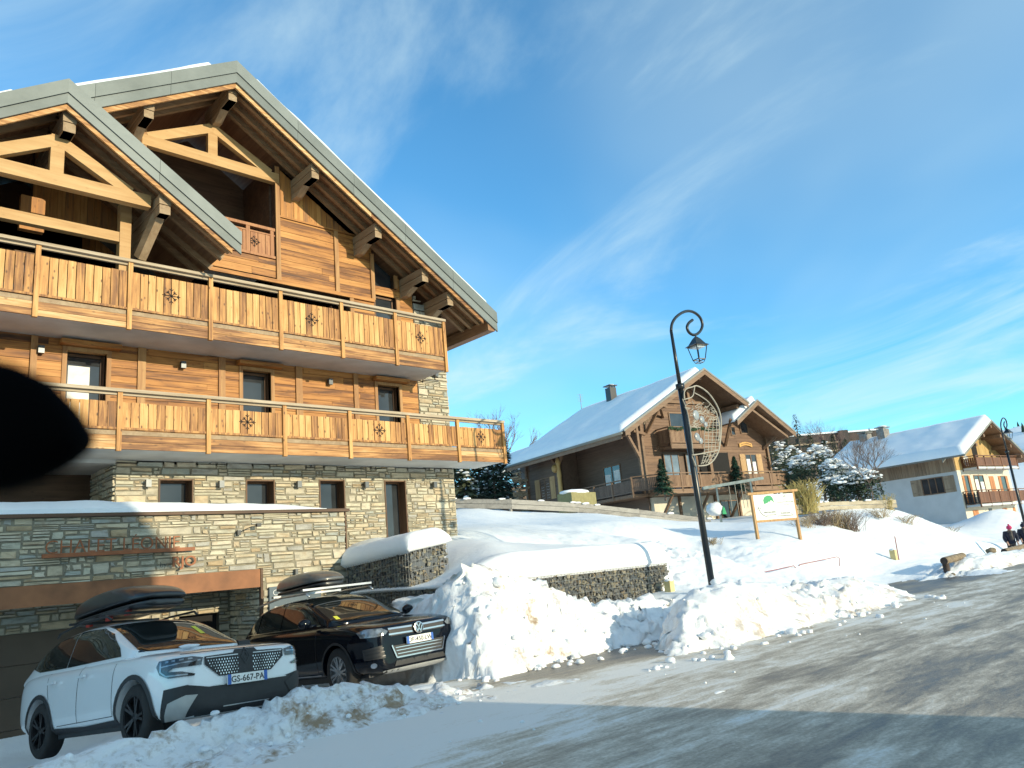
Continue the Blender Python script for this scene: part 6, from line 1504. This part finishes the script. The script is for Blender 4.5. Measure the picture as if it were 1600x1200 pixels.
a = at(1046,905,Y=11.6); m = MB(); m.ball((a.x-.15,a.y+.35,a.z-.1), .55, 3, (1,.8,1.0), jit=.07); tag(m.build('snow_mound', M['snow'], smooth=True), 'rounded snow mound against the right end of the gabion wall', 'snow')
# garden things in front of the brown chalet
M['swing'] = plain('grey_green_post', (0.20,0.25,0.25), 0.7, var=0.15)
SWG = thing('swing_frame', 'grey timber swing frame with sloping top beam in front of the brown chalet', 'swing frame', at(1140,800,D=43))
tl, tr = at(1098,763,D=43), at(1192,747,D=44); m = MB(); m.beam(tl, tr, .16, .16); m.build('top_beam', M['swing'], SWG)
for f, l, r in ((.22,-.55,.5),(.78,-.5,.6)):
    c = tl.lerp(tr, f)
    for s in (l, r): m = MB(); m.beam(c, c+Vector((s,.35 if s > 0 else -.35,-2.1)), .09, .09); m.build('leg', M['swing'], SWG)
for f in (.42,.52,.62,.68): c = tl.lerp(tr, f); m = MB(); m.tube([c, c+Vector((0,0,-1.5))], .018, 5); m.build('rope', M['net'], SWG)
a = at(1117,797,D=42.5); m = MB(); m.ball(a+Vector((0,0,.05)), .5, 3, (1.15,.9,.8), jit=.10); bag = m.build('bag', M['white'], smooth=True); tag(bag, 'big white sack with a green mark lying below the swing frame', 'sack'); OFF[bag] = (0,0,0)
m = MB(); c = a+Vector((.10,-.47,-.12)); m.prism([(-.28,-.16),(.28,-.16),(.12,.14),(0,.28),(-.16,.12)], lambda u,v,t: c+Vector((.72*u+.0*t,-.69*0*u-t,v)), 0, .06); m.build('green_mark', M['signgreen'], bag)
a = at(905,781,D=40); PB = thing('planter_box', 'yellowish wooden box with snow on its lid, behind the grey fence', 'box', a)
m = MB(); m.box(a.x-1.0,a.x+.9,a.y-.4,a.y+.6,a.z-.6,a.z+.35); m.build('case', plain('yellow_board',(0.26,0.23,0.10),0.7), PB); m = MB(); m.ball((a.x-.2,a.y+.1,a.z+.40), .9, 2, (1.1,.7,.18)); m.build('snow_top', M['snow'], PB, smooth=True)
a = at(815,772,D=56); m = MB(); random.seed(5)
for i in range(26): m.tube([(a.x+random.uniform(-.6,.6),a.y-.3,a.z-1.2+i*.11),(a.x+random.uniform(-.6,.6)+.05,a.y+.5,a.z-1.2+i*.11)], .08, 6)
tag(m.build('log_pile', M['bark']), 'tall stack of split logs left of the brown chalet', 'log pile')
# ------------------------------------------------------------------ the two walkers
M['skin'] = plain('skin', (0.50,0.30,0.22), 0.6, var=0.03); M['navy'] = plain('navy_coat', (0.012,0.016,0.035), 0.8, var=0.2); M['greytr'] = plain('dark_trousers', (0.03,0.03,0.035), 0.85)
M['pink'] = plain('pink_wool', (0.62,0.05,0.16), 0.9, var=0.2, nsc=40, bump=0.3); M['scarf'] = plain('grey_scarf', (0.10,0.085,0.075), 0.9, var=0.2)
def skin(name, mat, parent, V, E, Rr, lv=2):
    me = bpy.data.meshes.new(name); me.from_pydata(V, E, []); o = bpy.data.objects.new(name, me); COL.objects.link(o); o.parent = parent
    mo = o.modifiers.new('s', 'SKIN')
    me.skin_vertices or me.attributes
    for i, r in enumerate(Rr): me.skin_vertices[0].data[i].radius = (r, r)
    me.skin_vertices[0].data[0].use_root = True
    ss = o.modifiers.new('u', 'SUBSURF'); ss.levels = lv; ss.render_levels = lv
    dg = bpy.context.evaluated_depsgraph_get(); dg.update(); me2 = bpy.data.meshes.new_from_object(o.evaluated_get(dg), depsgraph=dg)
    o.modifiers.clear(); o.data = me2; me2.materials.clear(); me2.materials.append(mat)
    for p in me2.polygons: p.use_smooth = True
    return o
def person(label, loc, rz, hatmat, lean=.18):
    t = thing('person', label, 'person', loc, rz, 'walkers behind the log barrier', world=False)
    L = lambda z: -lean*max(0, z-.85)          # the upper body leans forward (-y)
    J = {'pel':(0,0,.90),'sp':(0,L(1.12)-.02,1.12),'ch':(0,L(1.32)-.03,1.32),'nk':(0,L(1.45)-.06,1.46),'hd':(0,L(1.55)-.10,1.55),'ht':(0,L(1.66)-.12,1.66)}
    V = [J['pel'],J['sp'],J['ch'],J['nk'],J['hd'],J['ht']]; E = [(0,1),(1,2),(2,3),(3,4),(4,5)]; Rr = [.14,.135,.15,.06,.095,.07]
    for s in (-1,1):
        b0 = len(V); y = L(1.36)-.03
        V += [(s*.19,y,1.37),(s*.25,y-.02,1.10),(s*.22,y-.16,.90),(s*.21,y-.20,.83)]; E += [(2,b0),(b0,b0+1),(b0+1,b0+2),(b0+2,b0+3)]; Rr += [.075,.055,.042,.032]
        b1 = len(V); V += [(s*.10,0,.84),(s*.11,-.05*s,.47),(s*.11,.06*s,.09),(s*.12,.06*s-.15,.05)]; E += [(0,b1),(b1,b1+1),(b1+1,b1+2),(b1+2,b1+3)]; Rr += [.095,.065,.048,.042]
        h = b0+3
        for k in range(5):                     # five fingers, unequal and curled
            f = len(V); dx = (k-2)*.018; ln = (.05,.075,.085,.078,.06)[k]
            V += [(s*.21+dx, y-.225-ln*.3, .80),(s*.21+dx*1.1, y-.22-ln*.35, .80-ln*.6)]; E += [(h,f),(f,f+1)]; Rr += [.010,.008]
    body = skin('body', M['skin'], t, V, E, Rr)
    tr = skin('trousers', M['greytr'], t, [(0,0,.93),(-.10,0,.84),(-.11,.05,.47),(-.11,-.06,.11),(.10,0,.84),(.11,-.05,.47),(.11,.06,.11)], [(0,1),(1,2),(2,3),(0,4),(4,5),(5,6)], [.16,.115,.085,.075,.115,.085,.075])
    y = L(1.36)-.03
    ct = skin('coat', M['navy'], t, [(0,.0,.78),(0,L(1.1)-.02,1.1),(0,L(1.32)-.03,1.33),(0,L(1.43)-.05,1.43),(-.21,y,1.37),(-.28,y-.02,1.10),(-.24,y-.15,.91),(.21,y,1.37),(.28,y-.02,1.10),(.24,y-.15,.91)], [(0,1),(1,2),(2,3),(2,4),(4,5),(5,6),(2,7),(7,8),(8,9)], [.22,.20,.21,.10,.115,.09,.07,.115,.09,.07])
    m = MB(); hx = Vector((0, L(1.6)-.12, 1.625)); m.ball(hx, .125, 2, (1,1.05,.95)); m.lathe([(.118,-.03),(.128,-.01),(.118,.02)], 18, o=hx-Vector((0,0,.02))); m.ball(hx+Vector((0,0,.14)), .045, 2); m.build('woolly_hat', hatmat, t, smooth=True, world=False)
    m = MB(); c = Vector((0, L(1.45)-.08, 1.43)); m.lathe([(.09,-.06),(.13,-.02),(.12,.04),(.085,.06)], 16, o=c); m.box(-.06,.06,c.y-.20,c.y-.13,1.02,1.40); m.build('scarf', M['scarf'], t, smooth=True, world=False)
    m = MB(); f = Vector((0, L(1.55)-.195, 1.54)); m.ball(f+Vector((0,-.012,0)), .018, 1, (.8,1,1.3)); [m.ball(f+Vector((s*.035,.002,.03)), .011, 1) for s in (-1,1)]; m.box(-.025,.025,f.y-.004,f.y+.004,f.z-.05,f.z-.042); m.build('face_features', M['skin'], t, smooth=True, world=False)
    return t
a = at(1582,857,Y=11.6); person('person in pink woolly hat and dark coat, stooping behind the log barrier', (a.x, 11.6, -1.93), R(-62), M['pink'])
a = at(1606,857,Y=11.7); person('person in dark coat and cap, cut off by the right picture edge', (a.x, 11.7, -1.90), R(-70), M['navy'], .06)
# ------------------------------------------------------------------ rear-view mirror close to the lens
M['mirrorblack'] = plain('mirror_plastic', (0.0012,0.0012,0.0014), 0.8, spec=0.03)
DM = .40
MR = thing('rear_view_mirror', 'black rear-view mirror housing very close at the left edge, out of focus', 'mirror', at(-60,670,D=DM))
rings = []
for x, yc, hh, th in [(136,690,6,.006),(128,689,26,.013),(108,682,50,.018),(70,672,82,.021),(20,668,103,.023),(-60,664,118,.024),(-200,660,120,.024),(-330,662,100,.02),(-370,664,60,.012)]:
    c = at(x, yc, D=DM+.01); h = hh*DM/F_PX
    rings.append([c + UP*(h*math.sin(2*math.pi*k/20)) + FW*(th*math.cos(2*math.pi*k/20)) for k in range(20)])
m = MB(); loft(m, rings); m.build('housing', M['mirrorblack'], MR, smooth=True, fixn=True)
m = MB(); m.tube([at(-150,640,D=DM+.02), at(-170,480,D=DM+.06), at(-190,250,D=DM+.12)], .012, 10); m.build('stalk', M['mirrorblack'], MR, smooth=True)
# ------------------------------------------------------------------ trees and shrubs
def leafmat(name, c0, c1, c2, rough=0.8):
    k = NT(name); r = k.island(); n = k.noise(k.obj(), 1.2, 3)
    k.set(Base_Color=k.ramp(k.math('ADD', k.math('MULTIPLY', r, .6), k.math('MULTIPLY', n, .5)), [(0.2,c0),(0.5,c1),(0.85,c2)]), Roughness=rough); return k.mat
M['needle'] = leafmat('needle_green', (0.012,0.026,0.016), (0.028,0.052,0.028), (0.055,0.085,0.042))
M['olive'] = leafmat('olive_evergreen', (0.025,0.035,0.018), (0.05,0.065,0.03), (0.09,0.10,0.05))
M['firgreen'] = leafmat('fake_fir_green', (0.006,0.03,0.018), (0.012,0.055,0.032), (0.03,0.09,0.05))
M['twig'] = plain('bare_twig', (0.17,0.125,0.10), 0.9, var=0.2); M['purpletwig'] = plain('reddish_twig', (0.20,0.12,0.10), 0.9, var=0.2); M['yellowtwig'] = leafmat('willow_yellow', (0.20,0.15,0.05), (0.34,0.27,0.09), (0.46,0.38,0.14)); M['birch'] = plain('birch_bark', (0.50,0.47,0.44), 0.85, var=0.3, nsc=5)
M['dry'] = leafmat('dry_grass', (0.16,0.11,0.06), (0.30,0.22,0.12), (0.42,0.33,0.19))
def tree_thing(name, label, loc, group): return thing(name, label, 'tree' if 'shrub' not in name and 'bush' not in name else 'shrub', loc, group=group, world=False)
def fir_meshes(h, r, seed, n=900, leaf='needle', snow=0, droop=.35, trunk='twig'):
    rn = random.Random(seed); m = MB(); sm = MB()
    for i in range(n):
        f = rn.random()**.8; z = h*(.06+.94*f); R_ = r*(1-f)**.85*(.75+.25*math.sin(f*38+seed))+.03*h*.3
        th = rn.uniform(0,6.283); q = R_*(rn.random()**.45); s = (.10+.10*rn.random())*r*(.55+.6*(1-f))
        d = Vector((math.cos(th), math.sin(th), -droop+rn.gauss(0,.15))).normalized(); c = Vector((q*math.cos(th), q*math.sin(th), z-droop*q*.6))
        w = d.cross(Vector((0,0,1))).normalized()*s*.45; e = d*s*1.5; k = Vector((0,0,rn.uniform(-.2,.1)*s))
        m.add([c-w, c+w, c+e*.6+w*.8+k, c+e+k*2, c+e*.6-w*.8+k], [(0,1,2,3,4)])
        if snow and rn.random() < snow and q > R_*.5: sm.ball(c+e*.5+Vector((0,0,s*.2)), s*.6, 1, (1.2,1.2,.5), jit=.2)
    t = MB(); t.tube([(0,0,-.4),(0,0,h*.5),(0,0,h*.95)], [h*.022+.02,h*.014+.01,.01], 6)
    return m, t, sm
def fir(name, label, loc, h, r, seed, group=None, leaf='needle', n=900, snow=0, droop=.35):
    t = tree_thing(name, label, loc, group); m, tk, sm = fir_meshes(h, r, seed, n, leaf, snow, droop)
    if sm.f: m.add(sm.v, sm.f, 1)
    m.build('crown', [M[leaf], M['snow']], t, world=False); tk.build('trunk', M['twig'], t, world=False)
    return t
def bare(name, label, loc, h, seed, group=None, mat='twig', depth=4, spread=.55, r0=None, fork=(2,4), snow=0):
    rn = random.Random(seed); t = tree_thing(name, label, loc, group); m = MB(); tk = MB(); sm = MB()
    def grow(p, d, L, r, k):
        q = p+d*L*.5+Vector((rn.gauss(0,.04),rn.gauss(0,.04),0))*L; e = p+d*L
        (tk if k == depth else m).tube([p,q,e],[r,r*.8,r*.6],5 if k > 1 else 3, caps=False)
        if snow and k == depth-1 and rn.random() < snow: sm.ball(q, r*3, 1, (1.5,1.5,.6))
        if k == 0: return
        for i in range(rn.randint(*fork)):
            nd = (d+Vector((rn.gauss(0,spread),rn.gauss(0,spread),rn.uniform(-.05,.45)))).normalized(); st = p.lerp(e, rn.uniform(.55,1)); grow(st, nd, L*rn.uniform(.5,.78), r*.55, k-1)
    grow(Vector((0,0,-.3)), Vector((0,0,1)), h*.42, r0 or h*.012, depth)
    tk.build('trunk', M[mat], t, world=False); m.build('crown', M[mat], t, world=False)
    return t
def shrub(name, label, loc, h, w, n, seed, mat, group=None, lean=(0,0), curve=.3, rad=.006):
    rn = random.Random(seed); m = MB()
    for i in range(n):
        a = rn.uniform(0,6.283); b_ = rn.random()**.6*w; hh = h*rn.uniform(.55,1); p = Vector((rn.gauss(0,w*.25),rn.gauss(0,w*.25),-.1))
        e = Vector((p.x+b_*math.cos(a)+lean[0], p.y+b_*math.sin(a)+lean[1], hh)); mid = p.lerp(e,.5)+Vector((rn.gauss(0,.1),rn.gauss(0,.1),curve*hh*.5))*w
        m.tube([p,mid,e],[rad*1.5,rad*1.1,rad*.6],3,caps=False)
        for k in range(2):
            s = mid.lerp(e, rn.random()); m.tube([s, s+Vector((rn.gauss(0,.2),rn.gauss(0,.2),rn.uniform(.05,.3)))*h*.4],[rad*.9,rad*.5],3,caps=False)
    o = m.build(name, M[mat], world=False); o.location = loc; tag(o, label, 'shrub', group); return o
def bush(name, label, loc, rx, ry, h, n, seed, leaf, group=None, snow=0.0, sz=.13):
    rn = random.Random(seed); t = tree_thing(name, label, loc, group); m = MB(); sm = MB()
    lobes = [(rn.uniform(-.6,.6)*rx, rn.uniform(-.6,.6)*ry, rn.uniform(.35,.8)*h, rn.uniform(.35,.6)) for _ in range(7)]
    for i in range(n):
        lx, ly, lz, lr = rn.choice(lobes); d = Vector((rn.gauss(0,1),rn.gauss(0,1),rn.gauss(0,1))).normalized()*(rn.random()**.35)
        c = Vector((lx+d.x*lr*rx, ly+d.y*lr*ry, max(.05, lz+d.z*lr*h*.8))); s = sz*rn.uniform(.6,1.4)
        u = Vector((rn.gauss(0,1),rn.gauss(0,1),rn.gauss(0,.6))).normalized(); v = u.orthogonal().normalized()
        m.add([c-u*s*.5, c+v*s*.35, c+u*s, c-v*s*.35], [(0,1,2,3)])
    if snow:
        for lx, ly, lz, lr in lobes:
            random.seed(seed+int(lx*100))
            for k in range(int(34*snow)):
                a = rn.uniform(0,6.283); q = rn.random()**.5
                sm.ball((lx+q*lr*rx*.85*math.cos(a), ly+q*lr*ry*.85*math.sin(a), lz+lr*h*.80*math.sqrt(1-.8*q*q)), rn.uniform(.07,.22)*rx*.42, 2, (1.5,1.3,.5), jit=.22)
    if sm.f: m.add(sm.v, sm.f, 1)
    m.build('foliage', [M[leaf], M['snow']], t, world=False)
    tk = MB(); [tk.tube([(lx*.2,ly*.2,-.2),(lx,ly,lz)],[.05,.02],4,caps=False) for lx,ly,lz,lr in lobes]; tk.build('stems', M['twig'], t, world=False)
    return t
def C2w(u, v, z): return C2.matrix_basis @ Vector((u, v, z))
# three little firs fixed along the deck railing
bpy.context.view_layer.update()
for lab, u, z, h in (('small dark fir at the left corner of the deck railing', -5.45, -.05, 2.2), ('small dark fir in the middle of the deck railing', 1.15, -.05, 2.35), ('small dark fir at the right end of the deck railing', 6.75, -.25, 2.2)):
    fir('small_fir', lab, C2w(u, -.3, z), h, .80, int(h*100+u*10), 'small firs on the deck', 'firgreen', 1500, droop=.45)
# dark firs and bare birches left of the brown chalet
for i, (px, py, D, h, r, lab) in enumerate([(728,790,58,3.6,2.1,'broad dark fir nearest the stone tower'),(752,788,62,4.6,2.0,'dark fir between tower and log pile, flecked with snow'),(775,789,60,4.9,1.8,'snow-flecked fir just left of the log pile'),(795,786,66,5.6,2.0,'taller fir directly behind the log pile'),(712,790,64,4.4,2.2,'dark fir half hidden by the stone tower')]):
    fir('fir_tree', lab, at(px,py,D=D), h, r, 100+i, 'dark firs left of the brown chalet', 'olive' if i in (0,4) else 'needle', 1100, snow=.04)
for i, (px, py, D, h, lab) in enumerate([(783,780,78,10.2,'bare tree rising beside the left eave of the brown chalet'),(797,775,84,10.5,'second bare tree, closer behind the snowy roof end'),(770,780,90,9.6,'bare tree farthest left, over the balcony end')]):
    bare('bare_tree', lab, at(px,py,D=D), h, 130+i, 'bare trees left of the brown chalet', 'purpletwig', 5, .38, fork=(3,4))
# planting right of the brown chalet
for i, (px, py, D, rx, ry, h, lf, sn, lab) in enumerate([(1222,775,56,2.2,1.8,3.4,'olive',.2,'large olive evergreen shrub right behind the deck end'),(1262,790,47,1.6,1.4,3.2,'needle',.35,'dark snow-loaded shrub left of the bare birches'),(1290,790,45,1.7,1.4,2.9,'needle',.5,'snow-loaded conifer shrub in the middle of the garden'),(1322,792,43,1.7,1.3,2.3,'needle',.9,'low shrub under a thick dome of snow'),(1350,792,42,1.6,1.2,1.9,'needle',.45,'round dark shrub with snow cap beside the white house'),(1246,775,60,1.5,1.5,3.0,'olive',.15,'olive shrub behind the yellow willow')]):
    bush('evergreen_shrub', lab, at(px,py,D=D), rx, ry, h, 1300, 150+i, lf, 'snowy garden shrubs', sn)
fir('fir_tree', 'slender snow-dusted fir standing left of the white house roof', at(1305,790,D=48), 4.2, 1.2, 160, 'garden firs', 'needle', 700, snow=.15)
shrub('willow_shrub', 'bushy yellow willow right behind the direction sign', at(1262,800,D=37.5), 1.6, .95, 230, 161, 'yellowtwig', rad=.011)
shrub('willow_shrub', 'small yellowish shrub at the end of the pale fence', at(1388,796,D=39), .8, .5, 70, 162, 'yellowtwig', rad=.009)
for i, (px, py, D, h, lab) in enumerate([(1362,790,41,4.6,'bare sapling with fine upright twigs before the long white wall'),(1382,792,42,4.2,'bare sapling nearest the big window of the white house'),(1345,790,44,4.8,'bare sapling at the left end of the timber gable side')]):
    bare('bare_sapling', lab, at(px,py,D=D), h, 170+i, 'bare saplings by the white house', 'twig', 5, .42, fork=(3,4), r0=.045)
for i, (px, py, D, lab) in enumerate([(1283,828,33,'tangled bare shrub on the slope, nearest the sign'),(1305,826,33.5,'brownish bare shrub in the middle of the slope'),(1328,828,33.5,'dark twiggy shrub right of the slope group')]):
    shrub('bare_shrub', lab, at(px,py,D=D), .85, .75, 150, 180+i, ('twig','dry','twig')[i], 'bare shrubs on the slope', rad=.007)
for i, (px, py, D, lab) in enumerate([(1375,806,37,'arching dry stems on the hill crest'),(1412,818,37,'dry stems drooping on the right of the hill'),(1478,836,38,'low tuft of dry grass on the snow hill'),(1260,822,32,'dry tuft just right of the sign leg')]):
    shrub('dry_grass_tuft', lab, at(px,py,D=D), .42, .75, 60, 190+i, 'dry', 'dry tufts on the hill', curve=.8, rad=.006)
for px, py, Y, lab in ((1012,842,15.6,'earth-stained twigs poking from the snow behind the gabion'),(1118,868,15.5,'small dark clump in the snow right of the lamp post')):
    a = at(px,py,Y=Y); shrub('ground_twigs', lab, (a.x,a.y,gz(a.x,a.y)), .22, .35, 50, px, 'dry', rad=.006)
# trees up by the hotel and on the skyline
far = [(1228,748,150,7.5,2.6,'olive'),(1242,752,140,9,3.0,'olive'),(1258,742,160,13,3.0,'needle'),(1276,745,150,9,3.2,'olive'),(1296,748,150,7.5,3,'olive'),(1312,745,160,9,3,'olive'),(1213,752,130,7,3.0,'olive'),(1330,742,165,8,3,'olive')]
where = ['leftmost','second','tallest dark','fourth','low fifth','sixth','nearest low','rightmost']
for i, (px, py, D, h, r, lf) in enumerate(far):
    fir('fir_tree', where[i]+' conifer in the belt below the hotel', at(px,py,D=D), h, r, 200+i, 'conifers below the hotel', lf, 420, droop=.25)
for i, (px, py, D, h, lab) in enumerate([(1364,700,210,5.6,'larger dark spruce on the skyline left of the chimneys'),(1382,695,220,4.4,'smaller dark spruce on the skyline near the chimneys')]):
    fir('spruce', lab, at(px,py,D=D), h, 1.7, 220+i, 'skyline spruces', 'needle', 350)
for i, (px, py, D, h, lab) in enumerate([(1275,735,170,11.5,'left bare tree against the hotel front'),(1298,735,175,12,'middle bare tree rising over the hotel roof'),(1318,735,175,11,'right bare tree over the hotel roof'),(1338,730,185,10.5,'bare tree at the right hotel block')]):
    bare('bare_tree', lab, at(px,py,D=D), h, 230+i, 'bare trees before the hotel', 'purpletwig', 5, .45, fork=(3,4), r0=.11)
# far hillside at the right edge
def hill(X, Y):
    c = at(1640, 800, D=300); d2 = ((X-c.x)/90)**2+((Y-c.y)/80)**2; z = -8+44*np.exp(-d2)+3*fbm(X,Y,.03,4); return z, np.zeros_like(z)
c = at(1640,800,D=300); grid_obj('hill', np.linspace(c.x-110,c.x+160,70), np.linspace(c.y-110,c.y+140,70), M['roofsnow'], hill)
b = MB(); random.seed(77)
for i in range(420):
    x, y = c.x+random.gauss(-15,40), c.y+random.gauss(-30,35); z = float(hill(np.array([[x]]),np.array([[y]]))[0][0,0]); h = random.uniform(1.5,4)
    b.lathe([(h*.22,0),(h*.17,h*.4),(.02,h)],5,o=(x,y,z))
tag(b.build('hillside_wood', M['needle']), kind='stuff')
